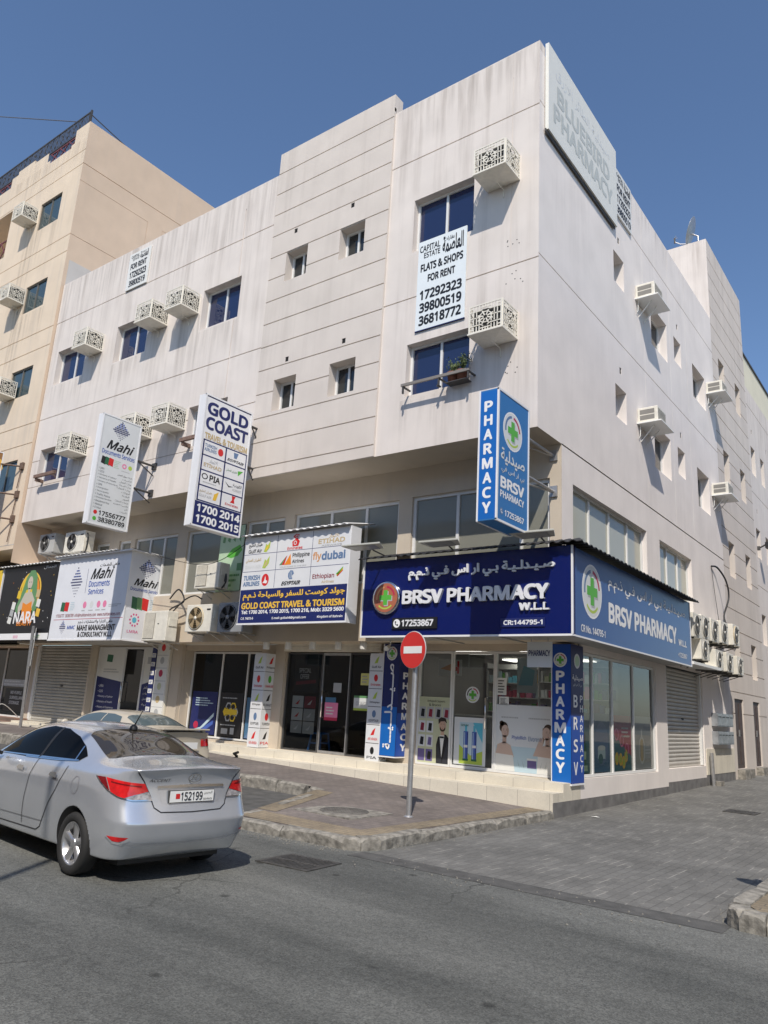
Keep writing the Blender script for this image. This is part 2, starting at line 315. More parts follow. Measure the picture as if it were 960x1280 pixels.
# ---------------------------------------------------------------- geometry helpers
class Fr:
    """a plane to draw on: p(u, v, d) with d the distance outwards"""
    def __init__(s, O, u, v, n): s.O, s.u, s.v, s.n = Vector(O), Vector(u), Vector(v), Vector(n)
    def p(s, u, v, d=0.0): return s.O + s.u * u + s.v * v + s.n * d
def FRONT(y): return Fr((0, y, 0), (1, 0, 0), (0, 0, 1), (0, -1, 0))
def SIDE(x): return Fr((x, 0, 0), (0, 1, 0), (0, 0, 1), (1, 0, 0))
class MB:
    def __init__(s): s.v, s.f, s.m, s.sm, s.mats = [], [], [], [], []
    def mi(s, m):
        if m not in s.mats: s.mats.append(m)
        return s.mats.index(m)
    def add(s, vs, fs, m, smooth=False):
        o = len(s.v); s.v.extend(Vector(p) for p in vs); k = s.mi(m)
        for f in fs:
            s.f.append([i + o for i in f]); s.m.append(k); s.sm.append(smooth)
    def poly(s, pts, m): s.add(pts, [list(range(len(pts)))], m)
    def box(s, x0, x1, y0, y1, z0, z1, m):
        vs = [(x0, y0, z0), (x1, y0, z0), (x1, y1, z0), (x0, y1, z0), (x0, y0, z1), (x1, y0, z1), (x1, y1, z1), (x0, y1, z1)]
        s.add(vs, [(3, 2, 1, 0), (4, 5, 6, 7), (0, 1, 5, 4), (1, 2, 6, 5), (2, 3, 7, 6), (3, 0, 4, 7)], m)
    def fbox(s, F, u0, u1, v0, v1, d0, d1, m):
        vs = [F.p(u, v, d) for d in (d0, d1) for u, v in ((u0, v0), (u1, v0), (u1, v1), (u0, v1))]
        s.add(vs, [(3, 2, 1, 0), (4, 5, 6, 7), (0, 1, 5, 4), (1, 2, 6, 5), (2, 3, 7, 6), (3, 0, 4, 7)], m)
    def bar(s, F, a, b, w, d0, d1, m):
        a = Vector(a); b = Vector(b); t = (b - a).normalized(); n = Vector((-t.y, t.x)) * (w / 2)
        q = [a - n, b - n, b + n, a + n]
        vs = [F.p(p.x, p.y, d) for d in (d0, d1) for p in q]
        s.add(vs, [(3, 2, 1, 0), (4, 5, 6, 7), (0, 1, 5, 4), (1, 2, 6, 5), (2, 3, 7, 6), (3, 0, 4, 7)], m)
    def prism(s, F, poly, d0, d1, m):
        n = len(poly)
        vs = [F.p(u, v, d0) for u, v in poly] + [F.p(u, v, d1) for u, v in poly]
        s.add(vs, [list(range(n))[::-1], list(range(n, 2 * n))] + [(i, (i + 1) % n, n + (i + 1) % n, n + i) for i in range(n)], m)
    def tube(s, pts, r, m, n=8, smooth=True):
        pts = [Vector(p) for p in pts]; rs = r if isinstance(r, (list, tuple)) else [r] * len(pts)
        vs = []; fs = []
        prev = None
        for i, p in enumerate(pts):
            t = (pts[min(i + 1, len(pts) - 1)] - pts[max(i - 1, 0)])
            t = t.normalized() if t.length > 1e-9 else Vector((0, 0, 1))
            if prev is None:
                a = Vector((0, 0, 1)) if abs(t.z) < .9 else Vector((1, 0, 0))
                x = t.cross(a).normalized()
            else:
                x = (prev - t * prev.dot(t)); x = x.normalized() if x.length > 1e-6 else t.orthogonal().normalized()
            prev = x; y = t.cross(x)
            for k in range(n):
                c = 2 * math.pi * k / n
                vs.append(p + (x * math.cos(c) + y * math.sin(c)) * rs[i])
        for i in range(len(pts) - 1):
            for k in range(n):
                fs.append((i * n + k, i * n + (k + 1) % n, (i + 1) * n + (k + 1) % n, (i + 1) * n + k))
        s.add(vs, fs, m, smooth)
        s.add([vs[k] for k in range(n)], [list(range(n))[::-1]], m)
        s.add([vs[(len(pts) - 1) * n + k] for k in range(n)], [list(range(n))], m)
    def lathe(s, O, axis, prof, m, n=24, smooth=True, caps=True):
        """prof: list of (radius, height along axis)"""
        O = Vector(O); a = Vector(axis).normalized(); x = a.orthogonal().normalized(); y = a.cross(x)
        vs = []; fs = []
        for r, h in prof:
            for k in range(n):
                c = 2 * math.pi * k / n
                vs.append(O + a * h + (x * math.cos(c) + y * math.sin(c)) * r)
        for i in range(len(prof) - 1):
            for k in range(n):
                fs.append((i * n + k, i * n + (k + 1) % n, (i + 1) * n + (k + 1) % n, (i + 1) * n + k))
        s.add(vs, fs, m, smooth)
        if not caps: return
        if prof[0][0] > 1e-6: s.add(vs[:n], [list(range(n))[::-1]], m)
        if prof[-1][0] > 1e-6: s.add(vs[-n:], [list(range(n))], m)
    def build(s, name, parent=None, bevel=0.0, local=False):
        me = bpy.data.meshes.new(name)
        off = Vector((0, 0, 0))
        p = parent
        if not local:
            while p is not None:
                off += p.location; p = p.parent
        me.from_pydata([v - off for v in s.v], [], s.f)
        for m in s.mats: me.materials.append(m)
        for i, p in enumerate(me.polygons):
            p.material_index = s.m[i]; p.use_smooth = s.sm[i]
        me.update()
        o = bpy.data.objects.new(name, me)
        COL.objects.link(o)
        if parent is not None: o.parent = parent
        if bevel:
            b = o.modifiers.new('bevel', 'BEVEL'); b.width = bevel; b.segments = 2; b.limit_method = 'ANGLE'
        return o
def tag(o, label, cat, group=None):
    o['label'] = label; o['category'] = cat
    if group: o['group'] = group
    return o
def thing(name, loc, label, cat, group=None):
    o = bpy.data.objects.new(name, None); COL.objects.link(o); o.location = loc
    o.empty_display_size = .2
    return tag(o, label, cat, group)
def struct(o, kind='structure'): o['kind'] = kind; return o
def dup(root, loc, label, group=None, rotz=None):
    def cp(o, parent):
        c = o.copy(); COL.objects.link(c); c.parent = parent
        for ch in [x for x in KIDS.get(o.name, [])]: KIDS.setdefault(c.name, []).append(cp(ch, c))
        return c
    r = cp(root, None); r.location = loc; r['label'] = label
    if group: r['group'] = group
    if rotz is not None: r.rotation_euler = (0, 0, rotz)
    return r
KIDS = {}
def regkids():
    KIDS.clear()
    for o in SC.objects:
        if o.parent: KIDS.setdefault(o.parent.name, []).append(o)

def relief(mb, F, outer, rects, m, openholes=()):
    """wall face as a height field: rects (u0,u1,v0,v1,depth[,back material]) sink it (depth<0 goes in), openholes leave it open"""
    u0, u1, v0, v1 = outer
    us = sorted(set([u0, u1] + [x for r in rects for x in r[:2] if u0 < x < u1] + [x for r in openholes for x in r[:2] if u0 < x < u1]))
    vs = sorted(set([v0, v1] + [x for r in rects for x in r[2:4] if v0 < x < v1] + [x for r in openholes for x in r[2:4] if v0 < x < v1]))
    nu, nv = len(us) - 1, len(vs) - 1
    D = [[0.0] * nv for _ in range(nu)]; BM = [[m] * nv for _ in range(nu)]
    for r in rects:
        for i in range(nu):
            cu = (us[i] + us[i + 1]) / 2
            if not (r[0] < cu < r[1]): continue
            for j in range(nv):
                cv = (vs[j] + vs[j + 1]) / 2
                if r[2] < cv < r[3]:
                    D[i][j] = r[4]; BM[i][j] = r[5] if len(r) > 5 else m
    for r in openholes:
        for i in range(nu):
            cu = (us[i] + us[i + 1]) / 2
            if not (r[0] < cu < r[1]): continue
            for j in range(nv):
                cv = (vs[j] + vs[j + 1]) / 2
                if r[2] < cv < r[3]: D[i][j] = (r[4] if len(r) > 4 else -.12); BM[i][j] = None
    for i in range(nu):
        j = 0
        while j < nv:                      # merge equal cells vertically
            k = j
            while k + 1 < nv and D[i][k + 1] == D[i][j] and BM[i][k + 1] is BM[i][j]: k += 1
            if BM[i][j] is not None:
                d = D[i][j]
                mb.poly([F.p(us[i], vs[j], d), F.p(us[i + 1], vs[j], d), F.p(us[i + 1], vs[k + 1], d), F.p(us[i], vs[k + 1], d)], BM[i][j])
            j = k + 1
    for i in range(nu):
        for j in range(nv):
            if i + 1 < nu and D[i][j] != D[i + 1][j]:
                a, b = D[i][j], D[i + 1][j]
                mb.poly([F.p(us[i + 1], vs[j], a), F.p(us[i + 1], vs[j], b), F.p(us[i + 1], vs[j + 1], b), F.p(us[i + 1], vs[j + 1], a)], m)
            if j + 1 < nv and D[i][j] != D[i][j + 1]:
                a, b = D[i][j], D[i][j + 1]
                mb.poly([F.p(us[i], vs[j + 1], a), F.p(us[i], vs[j + 1], b), F.p(us[i + 1], vs[j + 1], b), F.p(us[i + 1], vs[j + 1], a)], m)
def groove(u0, u1, v, w=.028, d=-.025): return (u0, u1, v - w / 2, v + w / 2, d)

def window(parent, F, u0, u1, v0, v1, d, cols=2, glass=None, frame=None, fw=.05, name='window', rows=None):
    """a framed window set d behind the wall face: frame mesh with its panes as one child mesh"""
    frame = frame or ALU; glass = glass or G_BLUE
    m = MB()
    for a in ((u0, u0 + fw), (u1 - fw, u1)): m.fbox(F, a[0], a[1], v0, v1, d - .04, d + .03, frame)
    m.fbox(F, u0 + fw, u1 - fw, v0, v0 + fw, d - .04, d + .028, frame); m.fbox(F, u0 + fw, u1 - fw, v1 - fw, v1, d - .04, d + .028, frame)
    cu = cols if isinstance(cols, (list, tuple)) else [u0 + (u1 - u0) * k / cols for k in range(1, cols)]
    for c in cu: m.fbox(F, c - fw * .5, c + fw * .5, v0 + fw, v1 - fw, d - .04, d + .024, frame)
    for c in (rows or []): m.fbox(F, u0 + fw, u1 - fw, c - fw * .5, c + fw * .5, d - .04, d + .02, frame)
    o = m.build(name, parent)
    g = MB()
    if glass in (G_SHOP, G_SHOPD): g.poly([F.p(u0 + .01, v0 + .01, d - .008), F.p(u1 - .01, v0 + .01, d - .008), F.p(u1 - .01, v1 - .01, d - .008), F.p(u0 + .01, v1 - .01, d - .008)], glass)
    else:
        ed = [u0 + .01] + list(cu) + [u1 - .01]
        for a_, b_ in zip(ed[:-1], ed[1:]):          # each pane sits a hair out of true
            q = [random.uniform(-.004, .004) for _ in range(3)]; q.append(q[0] + q[2] - q[1])
            g.poly([F.p(a_, v0 + .01, d - .01 + q[0]), F.p(b_, v0 + .01, d - .01 + q[1]), F.p(b_, v1 - .01, d - .01 + q[2]), F.p(a_, v1 - .01, d - .01 + q[3])], glass)
    g.build('pane', o)
    return o

# ---------------------------------------------------------------- lettering
AR = {'ـ': (0x640, 9), 'ء': (0xFE80, 1), 'آ': (0xFE81, 2), 'أ': (0xFE83, 2), 'إ': (0xFE87, 2), 'ئ': (0xFE89, 4), 'ا': (0xFE8D, 2), 'ب': (0xFE8F, 4), 'ة': (0xFE93, 2), 'ت': (0xFE95, 4),
      'ث': (0xFE99, 4), 'ج': (0xFE9D, 4), 'ح': (0xFEA1, 4), 'خ': (0xFEA5, 4), 'د': (0xFEA9, 2), 'ذ': (0xFEAB, 2), 'ر': (0xFEAD, 2), 'ز': (0xFEAF, 2), 'س': (0xFEB1, 4),
      'ش': (0xFEB5, 4), 'ص': (0xFEB9, 4), 'ض': (0xFEBD, 4), 'ط': (0xFEC1, 4), 'ظ': (0xFEC5, 4), 'ع': (0xFEC9, 4), 'غ': (0xFECD, 4), 'ف': (0xFED1, 4), 'ق': (0xFED5, 4),
      'ك': (0xFED9, 4), 'ل': (0xFEDD, 4), 'م': (0xFEE1, 4), 'ن': (0xFEE5, 4), 'ه': (0xFEE9, 4), 'و': (0xFEED, 2), 'ى': (0xFEEF, 2), 'ي': (0xFEF1, 4), 'ﻻ': (0xFEFB, 2)}
def ar(s):
    """Arabic string -> joined presentation forms in visual (left to right) order"""
    s = s.replace('لا', 'ﻻ')
    out = []
    for i, ch in enumerate(s):
        if ch not in AR or ch == 'ـ': out.append(ch); continue
        base, n = AR[ch]
        pj = i > 0 and s[i - 1] in AR and AR[s[i - 1]][1] >= 4
        nj = n >= 4 and i + 1 < len(s) and s[i + 1] in AR and AR[s[i + 1]][1] >= 2
        k = 3 if (pj and nj) else 2 if nj else 1 if pj else 0
        out.append(chr(base + k))
    return ''.join(out[::-1])
_TX = {}
import os
try:                                         # a plain sans that ships inside Blender; without it Blender's built-in face is used
    LATIN = bpy.data.fonts.load(os.path.join(bpy.utils.system_resource('DATAFILES'), 'fonts', 'NotoSansHebrew-Regular.woff2'))
except Exception:
    LATIN = None
def glyphs(s, shear=0.0):
    key = (s, shear)
    if key in _TX: return _TX[key]
    cu = bpy.data.curves.new('text', 'FONT'); cu.body = s; cu.size = 1; cu.shear = shear; cu.resolution_u = 2
    if LATIN and all(ord(ch) < 127 for ch in s): cu.font = LATIN
    ob = bpy.data.objects.new('text', cu)
    me = bpy.data.meshes.new_from_object(ob)
    vs = [(v.co.x, v.co.y) for v in me.vertices]; fs = [tuple(p.vertices) for p in me.polygons]
    bpy.data.objects.remove(ob); bpy.data.curves.remove(cu); bpy.data.meshes.remove(me)
    if not vs: vs = [(0, 0), (1, 0), (1, 1)]; fs = []
    x0 = min(v[0] for v in vs); x1 = max(v[0] for v in vs); y0 = min(v[1] for v in vs); y1 = max(v[1] for v in vs)
    _TX[key] = (vs, fs, x0, x1, y0, y1)
    return _TX[key]
class Art:
    """printed graphics (rect, poly, disc) and lettering laid on a plane in thin layers"""
    def __init__(s, F): s.F, s.g, s.t = F, MB(), MB()
    def rect(s, u0, v0, u1, v1, c, lay=1): s.g.poly([s.F.p(u0, v0, lay * .0009), s.F.p(u1, v0, lay * .0009), s.F.p(u1, v1, lay * .0009), s.F.p(u0, v1, lay * .0009)], C.get(c, c) if isinstance(c, str) else c)
    def poly(s, pts, c, lay=2): s.g.poly([s.F.p(u, v, lay * .0009) for u, v in pts], C[c])
    def disc(s, u, v, ru, rv, c, lay=2, n=28, ring=0.0, a0=0.0, a1=2 * math.pi):
        full = abs(a1 - a0 - 2 * math.pi) < 1e-6
        P = [(a0 + (a1 - a0) * k / n) for k in range(n if full else n + 1)]
        if not ring and full: s.poly([(u + ru * math.cos(a), v + rv * math.sin(a)) for a in P], c, lay); return
        q = 1 - ring if ring else 0
        for k in range(n):
            a, b = P[k], P[(k + 1) % len(P)]
            s.poly([(u + ru * math.cos(a), v + rv * math.sin(a)), (u + ru * math.cos(b), v + rv * math.sin(b)), (u + q * ru * math.cos(b), v + q * rv * math.sin(b)), (u + q * ru * math.cos(a), v + q * rv * math.sin(a))], c, lay)
    def line(s, a, b, w, c, lay=2):
        a = Vector(a); b = Vector(b); t = (b - a).normalized(); n = Vector((-t.y, t.x)) * (w / 2)
        s.poly([tuple(a - n), tuple(b - n), tuple(b + n), tuple(a + n)], c, lay)
    def text(s, st, u0, v0, u1, v1, c, bold=.012, shear=0.0, lay=3, ext=0.0, mb=None, heavy=0.0):
        """lettering fitted to a box; bold strokes are the same glyph laid several times, shifted a little"""
        vs, fs, x0, x1, y0, y1 = glyphs(st, shear)
        r = .040 if heavy else bold * 1.7
        sx = (u1 - u0) / max(1e-6, x1 - x0 + 2 * r); sy = (v1 - v0) / max(1e-6, y1 - y0 + 2 * r)
        mb = mb or s.t; m = C[c]
        n = 0 if r < .004 else (8 if v1 - v0 > .09 else 4)
        sh = [(r * math.cos(2 * math.pi * (k + .5) / n), r * math.sin(2 * math.pi * (k + .5) / n)) for k in range(n)] + [(0, 0)]
        for q, (dx, dy) in enumerate(sh):
            d = lay * .0009 + q * .0002 + ext
            P = [(u0 + (x - x0 + r + dx) * sx, v0 + (y - y0 + r + dy) * sy) for x, y in vs]
            mb.add([s.F.p(x, y, d) for x, y in P], fs, m)
            if ext:                               # returns of raised letters
                edges = {}
                for f in fs:
                    for i in range(len(f)): edges[(f[i], f[(i + 1) % len(f)])] = 1
                for (a, b) in edges:
                    if (b, a) not in edges: mb.poly([s.F.p(*P[a], 0.0), s.F.p(*P[b], 0.0), s.F.p(*P[b], d), s.F.p(*P[a], d)], m)
    def lines(s, u0, v0, u1, v1, n, c, lay=3):
        """rows of copy too small to read: short strokes"""
        h = (v1 - v0) / n
        for k in range(n):
            y = v1 - (k + .5) * h; x = u0; end = u0 + (u1 - u0) * random.uniform(.6, 1)
            while x < end:
                w = random.uniform(.02, .07) * (u1 - u0) * 1.4
                s.rect(x, y - h * .22, min(x + w, end), y + h * .22, c, lay); x += w + .015 * (u1 - u0)
    def build(s, parent, name='printed_face', base=None):
        """graphics and lettering become one mesh, on a thin ground of the panel's own colour"""
        g = s.g
        if base:
            P = [v - s.F.O for v in s.g.v + s.t.v]; U = [p.dot(s.F.u) for p in P]; V = [p.dot(s.F.v) for p in P]
            s.rect(min(U) - .01, min(V) - .01, max(U) + .01, max(V) + .01, base, .4)
        o = len(g.v); g.v += s.t.v
        for f, k, sm in zip(s.t.f, s.t.m, s.t.sm):
            m = s.t.mats[k]; g.f.append([i + o for i in f]); g.m.append(g.mi(m)); g.sm.append(sm)
        return g.build(name, parent)
# ================================================================ GROUND
def h_road(x, y): return .012 * max(0, -8 - max(x, -60)) + .013 * max(0, min(y, 60) - 12)
def h_pav(x, y):
    t = max(0, min(1, (y - 7.73) / 5.24))
    return .13 + .031 * min(12.0, max(0, -5.95 - x)) * t + .012 * max(0, -8 - x) * (1 - t)
def sheet(name, poly, hf, m, step=.6, dz=0.0):
    P = []
    n = len(poly)
    for i in range(n):
        a = Vector(poly[i]); b = Vector(poly[(i + 1) % n]); k = max(1, int((b - a).length / step))
        for j in range(k): P.append(a + (b - a) * j / k)
    nb = len(P)
    xs = [p.x for p in P]; ys = [p.y for p in P]
    x = min(xs) + step * .5
    pts = list(P)
    while x < max(xs):
        y = min(ys) + step * .5
        while y < max(ys):
            pts.append(Vector((x, y))); y += step
        x += step
    v, e, f, *_ = geometry.delaunay_2d_cdt(pts, [(i, (i + 1) % nb) for i in range(nb)], [list(range(nb))], 1, 1e-5)
    mb = MB(); mb.add([(p.x, p.y, hf(p.x, p.y) + dz) for p in v], [t if True else t for t in f], m, True)
    o = mb.build(name)
    return o
def cuts(a, b, fine0, fine1, fs, cs):
    r = [a]; x = a
    while x < b - 1e-6:
        x += fs if fine0 - 1e-6 <= x < fine1 else cs
        if x > fine0 and r[-1] < fine0: x = fine0
        r.append(min(x, b))
    return r
gx = [-900, -300, -120, -60] + [-60 + 4 * k for k in range(1, 13)] + [-10, -8, -4, 0, 4, 10, 30, 100, 300, 900]
gy = [-900, -300, -100, -30, -10, 0, 7, 12] + [12 + 4 * k for k in range(1, 13)] + [100, 300, 900]
mb = MB()
vs = [(x, y, h_road(x, y)) for y in gy for x in gx]; nx = len(gx)
mb.add(vs, [(j * nx + i, j * nx + i + 1, (j + 1) * nx + i + 1, (j + 1) * nx + i) for j in range(len(gy) - 1) for i in range(nx - 1)], ASPH, True)
struct(mb.build('road'))
# paved side street, and the flush concrete strip at its mouth
struct(sheet('side_street', [(-5.93, 7.86), (-1.94, 7.86), (-1.94, 30), (-2.6, 60), (-6.2, 60), (-6.2, 26), (-5.95, 12.9)], h_road, PAVE, 1.0, .003))
struct(sheet('gutter_strip', [(-6.05, 7.52), (-1.9, 7.52), (-1.9, 7.855), (-6.05, 7.855)], h_road, CONC_D, .5, .0035))
# pavement in front of the shops, with the parking bay cut out of it
pav = [(-6.16, 7.86), (-8.35, 7.86), (-8.6, 8.5), (-9.55, 10.93), (-9.9, 11.12), (-34, 11.12), (-34, 14.2), (-6.04, 14.2), (-6.04, 12.9)]
struct(sheet('pavement', pav, h_pav, PAVE_P, .5))
struct(sheet('pavement_border', [(-6.2, 7.9), (-8.3, 7.9), (-8.55, 8.5), (-8.2, 8.45), (-6.55, 8.42), (-6.42, 12.95), (-6.08, 12.95)], h_pav, PAVE_Y, .5, .005))
struct(sheet('pavement_edge', [(-8.62, 8.55), (-9.55, 10.9), (-9.15, 10.9), (-8.25, 8.55)], h_pav, PAVE_Y, .5, .005))
struct(sheet('parking_bay', [(-8.45, 7.9), (-8.66, 8.5), (-9.62, 10.93), (-9.95, 11.0), (-34, 11.0), (-34, 7.9)], h_road, CONC_D, 1.2, .02))
def kerb(path, hf, w=.17, L=.9, lo=-.12, name='kerb'):
    """a run of separate, slightly uneven and chipped kerb stones along path (outer edge), inside to the left"""
    mb = MB(); rnd = random.Random(len(path) * 7 + int(path[0][0] * 10))
    for i in range(len(path) - 1):
        a = Vector(path[i]); b = Vector(path[i + 1]); D = (b - a).length; t = (b - a).normalized(); nn = Vector((-t.y, t.x))
        n = max(1, round(D / L)); l = D / n
        for k in range(n):
            segs = 5
            jz = rnd.uniform(-.012, .012); jn = rnd.uniform(-.012, .012)
            rows = []
            for q in range(segs + 1):
                s0 = k * l + .006 + (l - .012) * q / segs
                p = a + t * s0 + nn * jn
                top = hf(p.x, p.y) + jz + rnd.uniform(-.006, .004)
                chip = rnd.uniform(.012, .03) + (rnd.uniform(.02, .05) if q in (0, segs) else 0)
                bot = h_road(p.x, p.y) + lo
                o1 = p + nn * rnd.uniform(-.006, .006); ch = p + nn * chip; o2 = p + nn * w
                rows.append([(o1.x, o1.y, bot), (o1.x, o1.y, top - chip), (ch.x, ch.y, top), (o2.x, o2.y, top), (o2.x, o2.y, bot)])
            V = [v for r in rows for v in r]; F = []
            for q in range(segs):
                for j in range(4): F.append((q * 5 + j, (q + 1) * 5 + j, (q + 1) * 5 + j + 1, q * 5 + j + 1))
            F.append([0, 1, 2, 3, 4]); F.append([segs * 5 + j for j in (4, 3, 2, 1, 0)])
            mb.add(V, F, CONC)
    return struct(mb.build(name))
kerb([(-8.4, 7.73), (-6.3, 7.73), (-6.1, 7.85), (-5.98, 8.1), (-5.93, 12.96)], lambda x, y: h_pav(x, y) + .012)
kerb([(-34, 11.0), (-9.95, 11.0)], lambda x, y: h_pav(x, y) + .02, .2, .7)
kerb([(-9.85, 11.0), (-9.5, 10.9), (-8.55, 8.45), (-8.4, 7.73)], lambda x, y: h_pav(x, y) - .0, .15, .6)
# right hand pavement corner
struct(sheet('corner_pavement', [(-1.80, 8.1), (-1.66, 7.88), (20, 7.9), (20, 60), (-1.77, 60)], lambda x, y: h_road(x, y) + .15, PAVE_Y, 1.5))
kerb([(-1.97, 60), (-1.97, 8.05), (-1.95, 7.86), (-1.82, 7.74), (-1.6, 7.72), (20, 7.72)], lambda x, y: h_road(x, y) + .16, .18, .9)
# pavement across the road, behind the photographer
struct(sheet('far_pavement', [(-60, -1.2), (40, -1.2), (40, -6), (-60, -6)], lambda x, y: h_road(x, y) + .14, PAVE_P, 4))

# ================================================================ MAIN BUILDING
YF, YM, YG, XS = 12.27, 13.35, 14.1, -5.95
bld = thing('apartment_building', (-15, 20, 0), 'three storey off-white corner block with blue windows and a projecting upper floor over the shops', 'building')
FF, FM, FG, FS = FRONT(YF), FRONT(YM), FRONT(YG), SIDE(XS)
Z1, Z2 = 14.22, 10.56                         # the two horizontal joints
wins = []                                     # (frame, rect, cols, glass, depth)
# ---- front, upper floors
mb = MB()
rects = [groove(-24.6, -13.72, Z1), groove(-24.6, -13.72, Z2), (-15.03, -15.0, 6.95, 15.78, -.02), groove(-24.6, -13.72, 9.05), groove(-24.6, -13.72, 8.13, .02)]
for cx0, cx1 in ((-24.15, -22.36), (-20.66, -19.0), (-16.45, -14.88)):
    for z0, z1 in ((11.77, 13.03), (8.24, 9.42)):
        rects.append((cx0, cx1, z0, z1, -.30)); wins.append((FF, (cx0, cx1, z0, z1), 2, G_BLUE, -.24))
relief(mb, FF, (-24.6, -13.72, 6.95, 15.78), rects, W_WHITE)
rects = [groove(-9.8, -5.95, Z1), groove(-9.8, -5.95, Z2), (-6.585, -6.57, 10.9, 15.85, -.008)]
for z0, z1 in ((11.72, 13.08), (8.2, 9.42)):
    rects.append((-9.08, -7.49, z0, z1, -.26)); wins.append((FF, (-9.08, -7.49, z0, z1), 2, G_BLUE, -.20))
relief(mb, FF, (-9.8, -5.95, 6.95, 15.85), rects, W_WHITE)
# soffit of the projection, roof deck, parapet backs and caps
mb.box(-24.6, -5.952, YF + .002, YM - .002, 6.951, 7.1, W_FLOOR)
for cx_, cz_ in ((-6.45, 11.15), (-6.5, 10.25), (-6.45, 8.3)):
    for k in range(6):
        u_, v_ = cx_ + random.uniform(-.22, .22), cz_ + random.uniform(-.16, .16); mb.poly([FF.p(u_ + .014 * math.cos(a_), v_ + .014 * math.sin(a_), .002) for a_ in (0, 1.05, 2.1, 3.14, 4.2, 5.25)], DARKHOLE)
mb.box(-24.6, -13.74, YF + .002, YF + .25, 15.2, 15.78, W_WHITE); mb.box(-9.78, -5.952, YF + .002, YF + .25, 15.2, 15.85, W_WHITE)
# ---- side wall
rs = [groove(12.27, 25.9, 14.30), groove(12.27, 25.9, 10.64), groove(13.35, 25.9, 6.95)]
side_w = [(16.45, 17.17, 12.22, 13.08), (19.24, 20.65, 11.73, 12.92), (21.33, 22.03, 12.11, 12.90), (23.24, 24.68, 11.68, 12.82),
          (16.40, 17.14, 8.62, 9.45), (19.22, 20.62, 8.17, 9.37), (21.29, 21.99, 8.58, 9.40), (23.26, 24.60, 8.12, 9.36)]
for r in side_w:
    rs.append(r + (-.32,)); wins.append((FS, r, 2 if r[1] - r[0] > 1 else 1, G_SMALL, -.27))
for y, z in ((16.83, 13.6), (16.78, 9.99), (21.74, 13.45), (21.67, 9.94)): rs.append((y - .07, y + .05, z - .17, z, -.014, DARKHOLE))
for y in (18.62, 20.9, 22.62): rs.append((y, y + .012, 6.97, 15.6, -.006))
relief(mb, FS, (12.27, 25.9, 6.95, 15.62), rs, W_SIDE)
lw = [(13.89, 18.34, 4.35, 6.26, -.20), (19.34, 22.17, 4.35, 6.26, -.20), (19.47, 22.68, .66, 3.10, -.16)]
relief(mb, FS, (13.352, 25.9, 3.1, 6.93), lw[:2], W_SIDE)
relief(mb, FS, (14.16, 25.9, -.3, 3.1), lw[2:], W_SIDE, [(14.30, 18.68, .62, 2.98, -.10)])
wins.append((FS, (13.89, 18.34, 4.35, 6.26), [15.0, 16.15, 17.3], G_SIDE, -.14)); wins.append((FS, (19.34, 22.17, 4.35, 6.26), 3, G_SIDE, -.14))
mb.box(XS - .25, XS - .002, YF + .25, 25.9, 15.0, 15.62, W_SIDE)
mb.box(-24.6, XS - .26, YF + .26, 31, 15.0, 15.19, W_RAW)
# ---- mezzanine front
lw = [(-9.50, -6.20, 4.4, 6.28, -.16), (-13.08, -9.86, 4.4, 6.26, -.16), (-14.80, -13.42, 4.4, 6.24, -.16), (-17.22, -14.86, 4.4, 6.20, -.16), (-19.68, -17.66, 4.4, 6.20, -.16),
      (-20.5, -19.9, 4.6, 6.2, -.16), (-21.75, -21.0, 4.6, 6.2, -.16)]
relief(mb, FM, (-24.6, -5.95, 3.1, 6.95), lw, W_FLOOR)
for r, c, g in zip(lw, ([-8.35, -6.85], [-11.92, -10.84], 2, [-15.85], 3, 1, 1), (G_MEZZ,) * 7): wins.append((FM, r[:4], c, g, -.10))
mb.box(-25.6, XS - .005, YM + .002, YG - .002, 3.101, 3.2, W_FLOOR)
# ---- shop floor front
op = [(-9.66, -6.45, .575, 2.96, -.1), (-13.66, -10.72, .575, 2.92, -.1)]
lw = [(-17.62, -14.58, .62, 2.95, -.35, DARKHOLE), (-21.92, -18.86, .62, 3.06, -.12), (-25.5, -22.05, .60, 3.1, -.10)]
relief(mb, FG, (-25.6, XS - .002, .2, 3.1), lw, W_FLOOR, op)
# far and hidden faces
mb.poly([(-24.6, 31, 0), (-6, 31, 0), (-6, 31, 15.2), (-24.6, 31, 15.2)], W_RAW)
mb.poly([(-24.6, 12.3, 7), (-24.6, 31, 7), (-24.6, 31, 15.7), (-24.6, 12.3, 15.7)], W_RAW)
mb.build('wall', bld)
# ---- the grey ribbed bay with its raised parapet
mb = MB(); FP = FRONT(YF - .06)
rects = [groove(-13.72, -9.8, 15.73 - .655 * k) for k in range(14)]
for cx0, cx1 in ((-13.12, -12.36), (-11.28, -10.49)):
    for z0, z1 in ((12.24, 13.1), (8.63, 9.47)):
        rects.append((cx0, cx1, z0, z1, -.34)); wins.append((FP, (cx0, cx1, z0, z1), 2, G_SMALL, -.29))
for x, z in ((-12.86, 13.72), (-10.94, 13.73), (-12.74, 10.02), (-10.9, 10.04)): rects.append((x - .05, x + .06, z - .13, z, -.014, DARKHOLE))
relief(mb, FP, (-13.72, -9.8, 6.951, 16.38), rects, W_GREY)
mb.box(-13.72, -9.8, YF - .058, YF + .26, 15.9, 16.378, W_GREY)
for x in (-13.72, -9.8): mb.poly([(x, YF - .06, 6.95), (x, YF + .01, 6.95), (x, YF + .01, 16), (x, YF - .06, 16)], W_GREY)
mb.poly([(-13.72, YF - .06, 6.951), (-9.8, YF - .06, 6.951), (-9.8, YF + .01, 6.951), (-13.72, YF + .01, 6.951)], W_GREY)
mb.build('ribbed_bay', bld)
